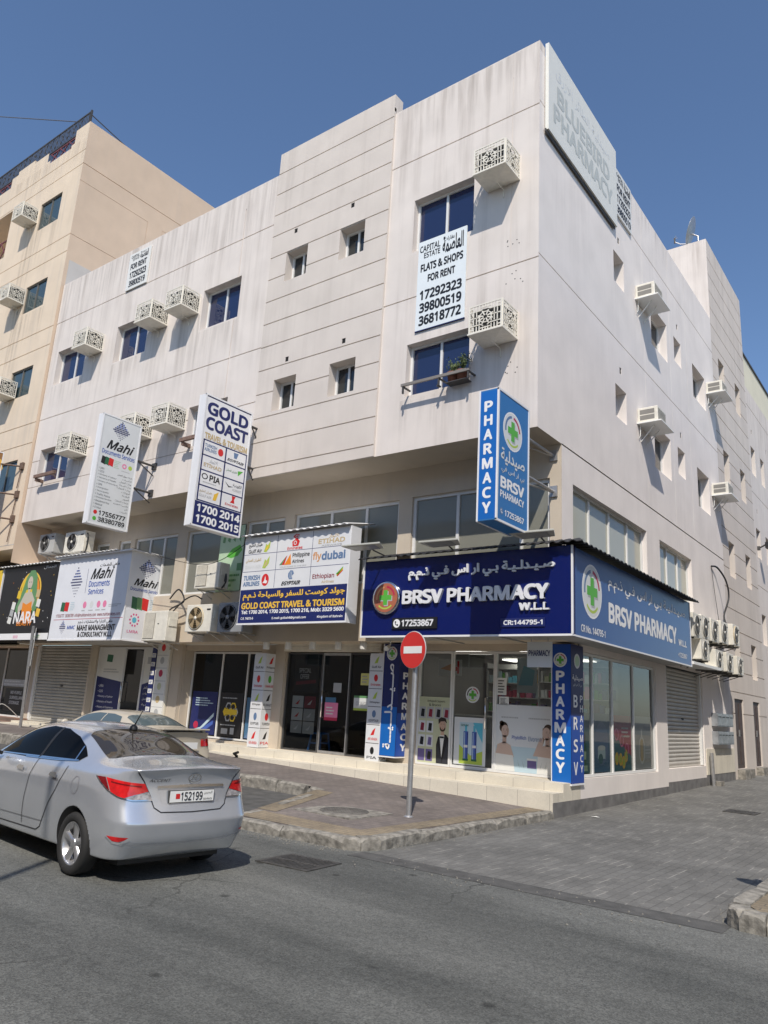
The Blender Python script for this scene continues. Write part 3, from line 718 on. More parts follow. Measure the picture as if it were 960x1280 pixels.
# ---- stair tower
mb = MB()
rs = [groove(25.9, 31.0, 18.10 - .665 * k, .03) for k in range(25)]
tw = []
for zt in (14.46, 11.02, 7.78, 4.55): tw += [(26.73, 27.54, zt - 1.2, zt), (29.17, 29.94, zt - 1.2, zt)]
for r in tw: rs.append(r + (-.36,)); wins.append((FS, r, 1, G_SMALL, -.31))
rs += [(26.33, 27.5, .48, 2.6, -.12), (28.92, 29.9, .48, 2.6, -.12)]
relief(mb, FS, (25.9, 31.0, -.3, 18.84), rs, W_GREY)
mb.poly([(-11.5, 25.9, 15), (-5.95, 25.9, 15), (-5.95, 25.9, 18.84), (-11.5, 25.9, 18.84)], W_WHITE)
mb.poly([(-11.5, 25.9, 18.84), (-5.95, 25.9, 18.84), (-5.95, 31, 18.84), (-11.5, 31, 18.84)], W_WHITE)
mb.poly([(-11.5, 31, 15), (-5.95, 31, 15), (-5.95, 31, 18.84), (-11.5, 31, 18.84)], W_WHITE)
mb.poly([(-11.5, 25.9, 15), (-11.5, 31, 15), (-11.5, 31, 18.84), (-11.5, 25.9, 18.84)], W_WHITE)
mb.build('stair_tower', bld)
# ---- plinth along the lane, the tiled dado past the shutter
mb = MB()
mb.box(XS, XS + .012, 12.965, 19.42, -.3, .27, DADO); mb.box(XS, XS + .012, 22.75, 25.9, -.2, .42, DADO); mb.box(XS, XS + .012, 19.42, 22.75, -.2, .36, DADO)
mb.build('plinth', bld)
mb = MB(); mb.box(XS, XS + .02, 22.78, 25.88, .42, 1.10, TILE); mb.build('dado', bld)
# ---- steps up to the shops
mb = MB()
def steprow(x0, x1, y0, y1, ztop):
    mb.box(x0, x1, y0, y1, -.3, ztop, TILE)
steprow(-17.9, XS + .002, 12.97, 13.40, .42); steprow(-17.9, XS + .004, 13.40, 14.16, .568)
steprow(-25.4, -17.9, 13.05, 13.5, .54); steprow(-25.4, -17.9, 13.5, 14.16, .598)
mb.build('steps', bld)
# ---- piers between the shops
def pier(x0, x1, y0, z0=.2, z1=3.1, m=W_FLOOR):
    p = MB(); p.box(x0, x1, y0, YG - .002, z0, z1, m); return p.build('pier', bld)
pier(-14.0, -13.68, 14.03); pier(-10.70, -9.72, 14.03); pier(-6.44, XS - .003, 13.95); pier(-18.05, -17.64, 13.98); pier(-18.82, -18.08, 13.93, m=TILE); pier(-22.03, -21.94, 13.9)
for F, r, cols, g, d in wins:
    window(bld, F, r[0], r[1], r[2], r[3], d, cols, g, fw=.055 if F is not FM else .07)
# ---- rolling shutters
def shutter(F, u0, u1, v0, v1, d, m, lock=True):
    s = MB(); n = int((v1 - v0) / .095); h = (v1 - v0) / n
    for k in range(n):
        a = v0 + k * h
        P = [(a, 0), (a + h * .10, .026), (a + h * .45, .034), (a + h * .82, .026), (a + h, 0)]
        for (z0, q0), (z1, q1) in zip(P[:-1], P[1:]): s.poly([F.p(u0, z0, d + q0), F.p(u1, z0, d + q0), F.p(u1, z1, d + q1), F.p(u0, z1, d + q1)], m)
    s.fbox(F, u0, u1, v0 - .05, v0, d - .01, d + .03, m)
    o = s.build('roller_shutter', bld)
    l = MB(); c = (u0 + u1) / 2; l.fbox(F, c - .07, c + .07, v0 + 1.1, v0 + 1.15, d + .015, d + .045, BLACK); l.build('lock', o)
    for u in (u0, u1): g = MB(); g.fbox(F, u - .06, u + .06, v0 - .04, v1, d - .01, d + .1, ALU); g.build('guide_rail', o)
shutter(FS, 19.53, 22.62, .72, 3.1, -.13, mat('shutter_beige', (.50, .47, .42), .5, var=.08, scale=2)); shutter(FG, -25.42, -22.13, .66, 3.1, -.07, mat('shutter_grey', (.40, .385, .345), .6, var=.12, scale=2))
s = MB()
for k in range(3): s.fbox(FG, -13.66, -10.6, 2.925 + k * .06, 2.98 + k * .06, -.02, .14, OFFWH)
s.build('shutter_box', bld)
# ---- brown doors in the lane
for y0, y1 in ((26.35, 27.48), (28.94, 29.88)):
    d = MB(); d.fbox(FS, y0, y1, .49, 2.58, -.115, -.05, WOODB)
    for q in (0, 1):
        for a, b in ((.62, 1.35), (1.5, 2.45)):
            w = (y1 - y0) / 2; d.fbox(FS, y0 + q * w + .1, y0 + q * w + w - .1, a, b, -.05, -.035, WOODB)
    o = d.build('door', bld)
    h = MB(); h.fbox(FS, (y0 + y1) / 2 - .1, (y0 + y1) / 2 - .07, 1.45, 1.65, -.05, .0, STEEL); h.build('handle', o)
    d = MB(); d.box(XS - .3, XS + .22, y0 - .1, y1 + .1, .1, .47, CONC); d.build('doorstep', bld)
# ---- shop fronts
def shopglass(x0, x1, z0, z1, cols, gm, fm, y=YG, fw=.045):
    return window(bld, FRONT(y), x0, x1, z0, z1, -.05, cols, gm, fm, fw, 'shop_window')
DKFR = mat('dark_aluminium', (.10, .10, .10), .4, .3)
shopglass(-9.65, -8.78, .58, 2.95, 1, G_SHOP, ALU); shopglass(-7.76, -6.46, .58, 2.95, 1, G_SHOP, ALU)
def glassdoor(x0, x1, z0, z1, gm, hx, y=YG, fr=ALU, w=.03):
    m = MB(); F = FRONT(y)
    m.fbox(F, x0, x1, z0, z0 + .06, -.07, -.03, fr); m.fbox(F, x0, x1, z1 - .06, z1, -.07, -.03, fr)
    m.fbox(F, x0, x0 + w, z0 + .06, z1 - .06, -.07, -.03, fr); m.fbox(F, x1 - w, x1, z0 + .06, z1 - .06, -.07, -.03, fr)
    o = m.build('shop_door', bld)
    g = MB(); g.poly([F.p(x0 + .01, z0 + .01, -.05), F.p(x1 - .01, z0 + .01, -.05), F.p(x1 - .01, z1 - .01, -.05), F.p(x0 + .01, z1 - .01, -.05)], gm); g.build('pane', o)
    h = MB(); h.tube([F.p(hx, 1.4, -.03), F.p(hx, 1.4, .05), F.p(hx, 2.0, .05), F.p(hx, 2.0, -.03)], .017, CHROME); h.build('handle', o)
    return o
glassdoor(-8.77, -7.77, .58, 2.95, G_SHOP, -7.93)
shopglass(-13.64, -12.47, .58, 2.9, 1, G_SHOPD, DKFR, fw=.03); glassdoor(-12.46, -11.62, .58, 2.9, G_SHOPD, -12.36, fr=STEEL, w=.022); shopglass(-11.61, -10.73, .58, 2.9, 1, G_SHOPD, DKFR, fw=.03)
shopglass(-17.6, -14.6, .64, 2.93, [-16.36, -15.34], G_DARK, ALU, YG + .25)
shopglass(-21.9, -20.5, .63, 3.04, 1, G_DARK, ALU); glassdoor(-20.49, -19.58, .63, 3.04, G_DARK, -20.4); shopglass(-19.57, -18.88, .63, 3.04, 1, G_DARK, ALU)
window(bld, FS, 14.31, 18.67, .63, 2.97, -.07, [14.92, 15.99, 17.26], G_SHOP, ALU, .05, 'shop_window')
# ---- rooms behind the clear shop fronts
def room(x0, x1, y0, y1, z0, z1, wall, floor, name, openside=()):
    r = MB()
    r.poly([(x0, y0, z0), (x1, y0, z0), (x1, y1, z0), (x0, y1, z0)], floor); r.poly([(x0, y0, z1), (x1, y0, z1), (x1, y1, z1), (x0, y1, z1)], wall)
    r.poly([(x0, y1, z0), (x1, y1, z0), (x1, y1, z1), (x0, y1, z1)], wall); r.poly([(x0, y0, z0), (x0, y1, z0), (x0, y1, z1), (x0, y0, z1)], wall)
    if 'x1' not in openside: r.poly([(x1, y0, z0), (x1, y1, z0), (x1, y1, z1), (x1, y0, z1)], wall)
    return r.build(name, bld)
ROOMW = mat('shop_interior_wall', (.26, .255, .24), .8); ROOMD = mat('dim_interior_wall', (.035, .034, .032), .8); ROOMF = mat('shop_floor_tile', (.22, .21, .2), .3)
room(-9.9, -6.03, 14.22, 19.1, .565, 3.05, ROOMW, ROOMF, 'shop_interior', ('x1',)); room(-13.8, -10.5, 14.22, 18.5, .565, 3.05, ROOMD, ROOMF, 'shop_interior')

for x, y in ((-8.9, 15.2), (-7.3, 15.2), (-7.3, 17.4), (-8.9, 17.4)):
    m_ = bpy.data.materials.get('lit_ceiling_panel')
    if not m_:
        m_ = bpy.data.materials.new('lit_ceiling_panel'); m_.use_nodes = True
        m_.node_tree.nodes['Principled BSDF'].inputs['Emission Color'].default_value = (1, .97, .9, 1); m_.node_tree.nodes['Principled BSDF'].inputs['Emission Strength'].default_value = 3.0
    l = MB(); l.box(x - .3, x + .3, y - .3, y + .3, 3.0, 3.03, m_); l.build('ceiling_light', bld)

def stain(parent, F, u0, u1, v0, v1, m, d=.0015):
    s_ = MB(); s_.poly([F.p(u0, v0, d), F.p(u1, v0, d), F.p(u1, v1, d), F.p(u0, v1, d)], m); s_.build('wall_stain', parent)
for u0, u1, v0, v1, m_ in ((-17.4, -16.5, 9.6, 12.3, STAIN), (-18.8, -17.95, 10.7, 12.3, STAIN), (-22.1, -21.3, 10.7, 12.3, STAIN), (-17.3, -16.5, 7.1, 8.75, STAIN), (-18.85, -17.6, 7.0, 8.75, STAIN), (-22.1, -21.2, 7.1, 8.75, STAIN),
                           (-16.5, -14.8, 10.6, 11.72, STAIN), (-20.7, -19.0, 10.6, 11.72, STAIN), (-24.2, -22.3, 10.6, 11.72, STAIN), (-9.2, -7.4, 6.97, 8.12, STAIN), (-24.5, -20, 13.0, 15.76, STAIN), (-19.3, -13.8, 13.3, 15.76, STAIN), (-9.7, -6.1, 14.4, 15.82, STAIN)):
    stain(bld, FF, u0, u1, v0, v1, m_)
for u0, u1, v0, v1 in ((18.0, 18.4, 11.2, 12.4), (24.85, 25.3, 11.0, 12.3), (17.95, 18.3, 7.6, 8.9), (24.2, 25.85, 2.2, 3.1), (16.5, 21, 14.5, 15.6)): stain(bld, FS, u0, u1, v0, v1, STAIN)

# ================================================================ NEIGHBOURING BUILDINGS
nb = thing('cream_apartment_block', (-32, 20, 0), 'taller cream rendered block with a tan end wall behind the white building, railed stepped parapet', 'building')
FN = FRONT(12.16); mb = MB()
rects = [groove(-40, -24.62, z, .03) for z in (21.53, 20.89, 17.87, 17.16, 14.15, 13.43, 10.5, 9.75)]
nw = [(-27.30, -25.78, 18.92, 20.13), (-27.20, -25.70, 15.28, 16.43), (-27.05, -25.55, 11.72, 12.85), (-26.9, -25.4, 8.15, 9.25)]
for r in nw: rects.append(r + (-.12,))
for z in (18.62, 14.95, 11.3, 7.7): rects.append((-34.5, -29.75, z, z + 2.2, -1.3))
opn = [(-27.5, -25.55, 22.18, 23, 0), (-27.28, -25.75, 22.05, 23, 0), (-32.3, -30.4, 22.18, 23, 0), (-37, -35, 22.18, 23, 0), (-28.6, -27.5, 22.62, 23, 0), (-30.4, -29.9, 22.62, 23, 0)]
relief(mb, FN, (-40, -24.62, 6.2, 22.77), rects, W_TAN, opn)
mb.box(-25.54, -24.64, 12.165, 12.4, 21.9, 22.768, W_TAN); mb.box(-29.9, -28.6, 12.165, 12.4, 21.9, 22.768, W_TAN)
mb.box(-40, -24.64, 12.17, YM, 6.05, 6.2, W_TAN)
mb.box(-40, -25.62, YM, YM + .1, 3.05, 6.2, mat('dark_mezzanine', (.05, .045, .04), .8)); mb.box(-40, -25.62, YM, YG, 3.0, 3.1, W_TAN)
mb.box(-40, -24.65, 30, 30.1, 5, 22.7, W_TAN); mb.box(-40, -24.66, 12.6, 30, 21.8, 21.95, W_RAW)
mb.build('wall', nb)
mb = MB(); FNS = SIDE(-24.62)
rs = [groove(12.16, 30.1, 20.92, .03), (12.16, 15.2, 20.16, 20.18, -.012), (15.18, 15.2, 17.2, 20.16, -.012), (15.9, 30, 20.16, 20.18, -.012), (15.9, 15.92, 17, 20.16, -.012), groove(12.16, 30.1, 17.87, .02)]
relief(mb, FNS, (12.16, 30.1, 5.6, 22.77), rs, W_TANSIDE)
mb.box(-24.87, -24.622, 12.4, 30.1, 21.9, 22.768, W_TANSIDE)
mb.build('end_wall', nb)
mb = MB(); mb.fbox(FNS, 12.3, 29, 15.0, 16.85, .002, .008, W_RAW); mb.build('unpainted_band', nb)
BRZ = mat('bronze_aluminium', (.22, .20, .165), .4, .4)
for r in nw: window(nb, FN, r[0], r[1], r[2], r[3], -.07, 2, G_TEAL, BRZ, .05)
# railing on the parapet and red lattice in its gaps
FR2 = FRONT(12.3); mb = MB()
x = -40.0
mb.fbox(FR2, -40, -24.9, 23.42, 23.47, 0, .04, DKSTEEL); mb.fbox(FR2, -40, -24.9, 22.72, 22.76, 0, .04, DKSTEEL)
while x < -24.9:
    mb.fbox(FR2, x, x + .022, 22.3, 23.42, .005, .03, DKSTEEL); x += .11
x = -40.0
while x < -25.4:
    mb.bar(FR2, (x, 22.78), (x + .3, 23.4), .02, .03, .04, DKSTEEL); mb.bar(FR2, (x + .3, 22.78), (x, 23.4), .02, .041, .05, DKSTEEL); x += .42
mb.fbox(FR2, -24.93, -24.87, 22.7, 23.5, -.02, .05, DKSTEEL)
mb.tube([(-24.9, 12.3, 23.3), (-24.86, 14.6, 22.8)], .02, DKSTEEL)
mb.build('roof_railing', nb)
RED = mat('dark_red_paint', (.16, .045, .05), .6, var=.15); mb = MB()
def lattice(u0, u1, v0, v1):
    mb = MB()
    mb.fbox(FRONT(12.28), u0, u1, v0, v0 + .05, 0, .04, RED); mb.fbox(FRONT(12.28), u0, u1, v1 - .05, v1, 0, .04, RED)
    n = max(1, round((u1 - u0) / .65)); w = (u1 - u0) / n
    for k in range(n):
        mb.bar(FRONT(12.28), (u0 + k * w, v0), (u0 + k * w + w, v1), .05, .005, .03, RED); mb.bar(FRONT(12.28), (u0 + k * w + w, v0), (u0 + k * w, v1), .05, .031, .05, RED)
    mb.build('red_lattice', nb)
for a in ((-27.5, -25.55, 22.1, 22.62), (-32.3, -30.4, 22.1, 22.62), (-37, -35, 22.1, 22.62)): lattice(*a)
for z in (18.62, 14.95, 11.3): lattice(-34.5, -29.75, z + .05, z + .95)
# ground floor of that block: dark shop front with steps
mb = MB(); relief(mb, FG, (-40, -25.6, .2, 3.1), [(-33, -25.78, .66, 3.06, -.08)], W_FLOOR); mb.build('shop_wall', nb)
window(nb, FG, -33, -25.78, .66, 3.06, -.04, 4, G_DARK, ALU, .05, 'shop_window')
mb = MB(); RT = paver('reddish_step_tiles', (.34, .22, .17), (.30, .19, .15), (.2, .15, .12), .4, .4, 0, .006, .2)
mb.box(-33, -25.42, 13.2, 13.6, -.2, .55, RT); mb.box(-33, -25.42, 13.6, 14.09, -.2, .66, RT); mb.build('steps', nb)

for u0, u1, v0, v1 in ((-28.2, -27.2, 12.4, 19.2), (-27.9, -27.0, 9.5, 15.6), (-27.3, -25.7, 16.9, 18.9), (-30, -24.7, 20.95, 22.1), (-27.2, -25.6, 13.5, 15.2)): stain(nb, FN, u0, u1, v0, v1, STAIN)
fb = thing('lane_building', (-10, 36, 0), 'lower off-white block past the stair tower in the lane, with a pale yellow upper screen', 'building')
mb = MB()
rs = [groove(31.0, 46, 10.64), groove(31, 46, 14.3), groove(31, 46, 6.95)]
fw_ = []
for zt in (12.6, 9.24, 5.9): fw_ += [(31.32, 32.06, zt - 1.15, zt), (33.06, 33.75, zt - 1.15, zt), (36.5, 37.9, zt - 1.2, zt)]
for r in fw_: rs.append(r + (-.3,))
for y, z in ((31.6, 13.2), (34.4, 13.2), (31.7, 9.9), (34.4, 9.9)): rs.append((y, y + .13, z, z + .17, -.014, DARKHOLE))
for y, z in ((31.9, 2.6), (33.6, 2.6)): rs.append((y, y + .95, .5, z, -.25, DARKHOLE))
relief(mb, FS, (31.002, 46, -.2, 15.05), rs, W_WHITE)
mb.poly([(-20, 31.01, 15.05), (-5.95, 31.01, 15.05), (-5.95, 46, 15.05), (-20, 46, 15.05)], W_RAW); mb.poly([(-20, 46, 0), (-5.95, 46, 0), (-5.95, 46, 15.05), (-20, 46, 15.05)], W_RAW)
mb.build('wall', fb)
for r in fw_: window(fb, FS, r[0], r[1], r[2], r[3], -.25, 1, G_SMALL, ALU, .05)
mb = MB(); mb.box(-6.35, -6.05, 31.02, 46, 15.04, 16.62, W_CREAM); mb.box(-6.4, -6.0, 31.02, 46.05, 16.62, 16.7, DKSTEEL); mb.build('screen_wall', fb)

# blocks on the other sides of the crossing, outside the frame, that the glass mirrors
def plainblock(name, x0, x1, y0, y1, h, m, label, face, rows, cols):
    t = thing(name, ((x0 + x1) / 2, (y0 + y1) / 2, 0), label, 'building')
    mb = MB(); holes = []
    if face == 'W': F = Fr((x0, 0, 0), (0, -1, 0), (0, 0, 1), (-1, 0, 0)); a, b = -y1, -y0
    else: F = Fr((0, y1, 0), (-1, 0, 0), (0, 0, 1), (0, 1, 0)); a, b = -x1, -x0
    for r in range(rows):
        for c in range(cols):
            u = a + (b - a) * (c + .3) / cols; z = 3.9 + r * 3.4
            holes.append((u, u + (b - a) / cols * .38, z, z + 1.4, -.2))
    relief(mb, F, (a, b, 0, h), holes, m)
    for q in ([(x0, y0), (x1, y0)], [(x1, y0), (x1, y1)], [(x0, y1), (x1, y1)], [(x0, y0), (x0, y1)]):
        if (face == 'W' and q == [(x0, y0), (x0, y1)]) or (face == 'N' and q == [(x0, y1), (x1, y1)]): continue
        mb.poly([(q[0][0], q[0][1], 0), (q[1][0], q[1][1], 0), (q[1][0], q[1][1], h), (q[0][0], q[0][1], h)], m)
    mb.poly([(x0, y0, h), (x1, y0, h), (x1, y1, h), (x0, y1, h)], m)
    mb.build('wall', t)
    for hh in holes: window(t, F, hh[0], hh[1], hh[2], hh[3], -.12, 2, G_SMALL, ALU)
plainblock('sandstone_building', 2.2, 14, 9.5, 34, 11.4, W_OPP, 'sandstone coloured block on the opposite side of the lane', 'W', 2, 6)
plainblock('street_building', -44, 8, -18, -6.2, 11.5, W_OPP, 'sandstone row of shops and flats across the main road', 'N', 2, 10)
plainblock('street_end_building', -96, -76, -34, 12, 19, W_OPP, 'tall sandstone block closing the far left end of the main road', 'N', 4, 4)
# ================================================================ SIGNS
SIGNW = mat('sign_frame_white', (.78, .78, .78), .4, var=.03)
AWN = mat('dark_roof_sheet', (.035, .035, .038), .6, .2, var=.25, scale=6)
SOFF = mat('sign_soffit_sheet', (.36, .355, .34), .6, var=.1)

def medallion(a, u, v, ru, rv, base, face, band, lay=4):
    """round emblem: pale disc, broken ring of green and red arcs, green cross on a grey one"""
    a.disc(u, v, ru, rv, base, lay); a.disc(u, v, ru * .93, rv * .93, face, lay + 1)
    a.disc(u, v, ru * .8, rv * .8, band, lay + 2, ring=.16, a0=R(100), a1=R(190)); a.disc(u, v, ru * .8, rv * .8, 'crimson' if band != 'copper' else 'red', lay + 2, ring=.16, a0=R(10), a1=R(85))
    a.disc(u, v, ru * .8, rv * .8, 'lime', lay + 2, ring=.13, a0=R(225), a1=R(315))
    for dx, dy, c, l in ((.08, -.08, 'grey', 3), (0, 0, 'green', 4)):
        w, h = ru * .17, rv * .17
        cx, cy = u + dx * ru, v - dy * rv * -1
        a.poly([(cx - w, cy - 3 * h), (cx + w, cy - 3 * h), (cx + w, cy - h), (cx + 3 * w, cy - h), (cx + 3 * w, cy + h), (cx + w, cy + h), (cx + w, cy + 3 * h),
                (cx - w, cy + 3 * h), (cx - w, cy + h), (cx - 3 * w, cy + h), (cx - 3 * w, cy - h), (cx - w, cy - h)], c, lay + l)
def handset(a, u, v, r, bg, fg, lay=3):
    a.disc(u, v, r, r, bg, lay)
    a.disc(u + r * .12, v + r * .12, r * .62, r * .62, fg, lay + 1, ring=.34, a0=R(165), a1=R(285))
    a.rect(u - r * .55, v + r * .15, u - r * .15, v + r * .5, fg, lay + 2); a.rect(u + r * .1, v - r * .6, u + r * .45, v - r * .2, fg, lay + 2)
def diamond(a, u, v, w, h, n=9, cols=('navy', 'midblue'), lay=3):
    """diamond built of small dots"""
    for j in range(n):
        t = (j + .5) / n * 2 - 1; k = max(1, round((1 - abs(t)) * n))
        for i in range(k):
            x = u + (i - (k - 1) / 2) * w / n; y = v + t * h / 2; s = min(w, h) / n * (.42 if t > -.2 else .25)
            a.rect(x - s, y - s * .9, x + s, y + s * .9, cols[(i + j) % 2 if t > .2 else 0], lay)
def corrugated(mb, A, B, up, n, amp, m):
    """sheet from edge A(a->b) to edge B(a->b) with ridges running between them"""
    A = [Vector(p) for p in A]; B = [Vector(p) for p in B]; up = Vector(up)
    q = []
    for k in range(n * 4 + 1):
        t = k / (n * 4); r = (0, 1, 1, 0)[k % 4] * amp
        q.append((A[0].lerp(A[1], t) + up * r, B[0].lerp(B[1], t) + up * r))
    V = [p for pr in q for p in pr] + [p - up * .012 for pr in q for p in pr]; F = []
    o = len(q) * 2
    for k in range(len(q) - 1):
        F.append((2 * k, 2 * k + 2, 2 * k + 3, 2 * k + 1)); F.append((o + 2 * k, o + 2 * k + 1, o + 2 * k + 3, o + 2 * k + 2)); F.append((2 * k, o + 2 * k, o + 2 * k + 2, 2 * k + 2))
    mb.add(V, F, m)

# ---- corner pharmacy fascia (two faces)
SY, SX = 12.45, -5.35
t = thing('fascia_sign', (-7.7, 12.9, 3.1), 'long dark blue fascia sign with raised white letters, lighter blue on its lane side', 'sign')
mb = MB(); mb.box(-10.0, SX, SY, SY + .12, 3.10, 4.67, C['brsvblue']); mb.build('front_panel', t)
mb = MB(); mb.box(SX - .12, SX, SY + .121, 19.56, 3.10, 4.65, C['sideblue']); mb.build('side_panel', t)
mb = MB()
mb.box(-10.02, SX + .004, SY - .012, SY, 3.075, 3.11, SIGNW); mb.box(-10.02, -9.995, SY - .013, SY + .12, 3.11, 4.67, SIGNW); mb.box(SX - .02, SX + .012, SY - .014, SY + .02, 3.11, 4.67, SIGNW)
mb.box(SX, SX + .012, SY + .02, 19.58, 3.075, 3.105, SIGNW); mb.box(SX - .12, SX + .01, 19.56, 19.585, 3.1, 4.65, SIGNW)
mb.build('trim', t)
mb = MB(); mb.box(-10.0, SX - .02, SY + .02, 14.0, 3.102, 3.13, SOFF); mb.box(XS + .003, SX - .02, 14.0, 19.5, 3.103, 3.13, SOFF)
for x in (-8.4, -6.9): mb.box(x, x + .03, SY + .05, 13.9, 3.08, 3.1, SOFF)
mb.build('soffit', t)
a = Art(FRONT(SY))
a.text(ar('صـيـدلـيـة بـي ار اس فـي ذ.م.م'), -8.85, 4.20, -5.67, 4.47, 'silverletter', .02, lay=1, ext=.035)
a.text('BRSV PHARMACY', -8.96, 3.725, -5.77, 4.01, 'silverletter', .02, lay=1, ext=.06, heavy=.014)
a.text('W.L.L', -6.36, 3.53, -5.77, 3.67, 'silverletter', .02, lay=1, ext=.05, heavy=.006)
a.g.fbox(a.F, -9.20, -8.12, 3.24, 3.46, .004, .03, C['black']); a.g.fbox(a.F, -6.74, -5.86, 3.24, 3.40, .004, .02, C['navy'])
handset(a, -9.08, 3.35, .085, 'white', 'black', 36)
a.text('17253867', -8.96, 3.285, -8.2, 3.42, 'silverletter', .02, lay=37, heavy=.006)
a.text('CR:144795-1', -6.68, 3.275, -5.90, 3.365, 'silverletter', .02, lay=25, heavy=.005)
a.build(t, base='brsvblue')
e = MB(); e.lathe((-9.36, SY - .001, 3.875), (0, -1, 0), [(.345, 0), (.345, .05), (.33, .075), (.30, .08)], CHROME, 40)
eo = e.build('emblem', t)
a = Art(FRONT(SY - .081)); medallion(a, -9.36, 3.875, .30, .30, 'copper', 'copper', 'peach', 1); a.build(eo, 'emblem_face')
a = Art(SIDE(SX))
medallion(a, 13.33, 3.97, .47, .5, 'white', 'lightgrey', 'steelblue', 2)
a.text(ar('صـيـدلـيـة بـي ار اس فـي ذ.م.م'), 14.13, 4.10, 19.17, 4.42, 'white', .014)
a.text('BRSV PHARMACY', 14.13, 3.5, 18.42, 3.90, 'white', .017, heavy=.02); a.text('W.L.L', 18.55, 3.50, 19.2, 3.65, 'white', .017, heavy=.008)
a.text('CR No. 144795-1', 12.81, 3.19, 13.95, 3.32, 'white', .012); a.text('+17253867', 18.5, 3.23, 19.2, 3.34, 'white', .01)
a.build(t, base='sideblue')
t = thing('corrugated_awning', (-7.7, 12.9, 4.7), 'dark corrugated awning sheet over the blue pharmacy fascia', 'awning')
mb = MB()
corrugated(mb, [(-10.08, SY - .16, 4.70), (-5.16, SY - .16, 4.70)], [(-10.08, 13.34, 4.98), (-5.5, 13.34, 4.98)], (0, 0, 1), 26, .03, AWN)
corrugated(mb, [(-5.14, SY - .14, 4.70), (-5.14, 19.7, 4.66)], [(XS + .01, 13.2, 4.93), (XS + .01, 19.7, 4.86)], (0, 0, 1), 34, .03, AWN)
mb.build('sheet', t)

# ---- travel agency fascia
t = thing('airline_fascia_sign', (-12.1, 12.7, 3.43), 'white fascia sign of nine airline logos above a navy band with gold lettering', 'sign')
mb = MB(); mb.box(-13.81, -10.46, SY, 12.78, 3.43, 5.50, mat('grey_white_panel', (.70, .71, .72), .4, var=.03)); mb.build('panel', t)
mb = MB(); mb.box(-13.83, -10.44, SY - .012, SY, 3.40, 3.435, SIGNW); mb.box(-10.46, -10.435, SY - .014, 12.78, 3.40, 5.52, SIGNW); mb.build('trim', t)
a = Art(FRONT(SY))
a.rect(-13.80, 3.44, -10.47, 4.235, 'navy')
for v in (5.085, 4.665): a.rect(-13.80, v, -10.47, v + .012, 'navy')
for u in (-12.70, -11.58): a.rect(u, 4.25, u + .012, 5.5, 'navy')
a.text(ar('جولد كوست للسفر والسياحة ذ.م.م'), -13.70, 3.97, -10.52, 4.18, 'gold', .02)
a.text('GOLD COAST TRAVEL & TOURISM', -13.72, 3.77, -10.52, 3.925, 'gold', .017, heavy=.008)
a.text('Tel: 1700 2014, 1700 2015, 1700 216, Mob: 3329 5600', -13.70, 3.64, -10.52, 3.745, 'white', .017, heavy=.004)
a.text('C.R. 74873-6', -13.70, 3.52, -13.28, 3.58, 'white', .017); a.text('E-mail: gctbah8@gmail.com', -12.66, 3.5, -11.6, 3.57, 'white', .017); a.text('Kingdom of Bahrain', -11.27, 3.5, -10.54, 3.57, 'white', .017)
def falcon(u, v, s, c1, c2):
    a.poly([(u, v), (u + s * .35, v - s * .05), (u + s * .75, v + s * .35), (u + s * .8, v + s), (u + s * .45, v + s * .6), (u + s * .25, v + s * .75), (u + s * .12, v + s * .3)], c1, 3)
    a.poly([(u + s * .2, v + s * .05), (u + s * .55, v + s * .3), (u + s * .6, v + s * .7), (u + s * .3, v + s * .35)], c2, 4)
a.text(ar('طيران الخليج'), -13.66, 5.25, -13.2, 5.36, 'black', .014); a.text('Gulf Air', -13.66, 5.12, -13.2, 5.22, 'black', .012); falcon(-13.14, 5.13, .26, 'lime', 'gold')
a.poly([(-12.2, 5.19), (-12.02, 5.19), (-11.98, 5.3), (-12.05, 5.36), (-12.0, 5.46), (-12.12, 5.48), (-12.2, 5.42), (-12.12, 5.36), (-12.22, 5.3)], 'red', 3); a.text('Emirates', -12.36, 5.11, -11.88, 5.185, 'red', .017)
a.disc(-12.12, 5.27, .05, .05, 'lightgrey', 4, ring=.4); a.disc(-12.08, 5.42, .05, .035, 'lightgrey', 4, ring=.4)
a.text(ar('الاتحاد'), -11.1, 5.3, -10.8, 5.39, 'tan', .01); a.text('ETIHAD', -11.4, 5.18, -10.62, 5.29, 'tan', .014); a.text('AIRWAYS', -11.3, 5.11, -10.7, 5.15, 'grey', .008)
a.text(ar('الطيران العماني'), -13.72, 4.88, -13.2, 4.99, 'tan', .012); a.text('OMAN AIR', -13.72, 4.75, -13.2, 4.83, 'lightgrey', .012, lay=4); falcon(-13.14, 4.74, .28, 'lime', 'tan')
a.poly([(-12.58, 4.77), (-12.42, 4.77), (-12.34, 4.99)], 'red', 3); a.poly([(-12.42, 4.765), (-12.2, 4.765), (-12.24, 5.02)], 'orange', 3); a.poly([(-12.58, 4.77), (-12.5, 4.77), (-12.36, 4.98)], 'dullgreen', 4)
a.text('Philippine', -12.17, 4.90, -11.64, 5.03, 'black', .014); a.text('Airlines', -12.17, 4.79, -11.8, 4.88, 'black', .014); a.text('YOUR HOME IN THE SKY', -12.56, 4.70, -11.72, 4.735, 'grey', .006)
a.text('fly', -11.54, 4.77, -11.28, 5.0, 'peach', .014); a.text('dubai', -11.27, 4.80, -10.58, 5.0, 'steelblue', .018, heavy=.006)
a.text('TURKISH', -13.74, 4.46, -13.18, 4.58, 'steelblue', .018, heavy=.004); a.text('AIRLINES', -13.74, 4.32, -13.18, 4.43, 'steelblue', .018, heavy=.004)
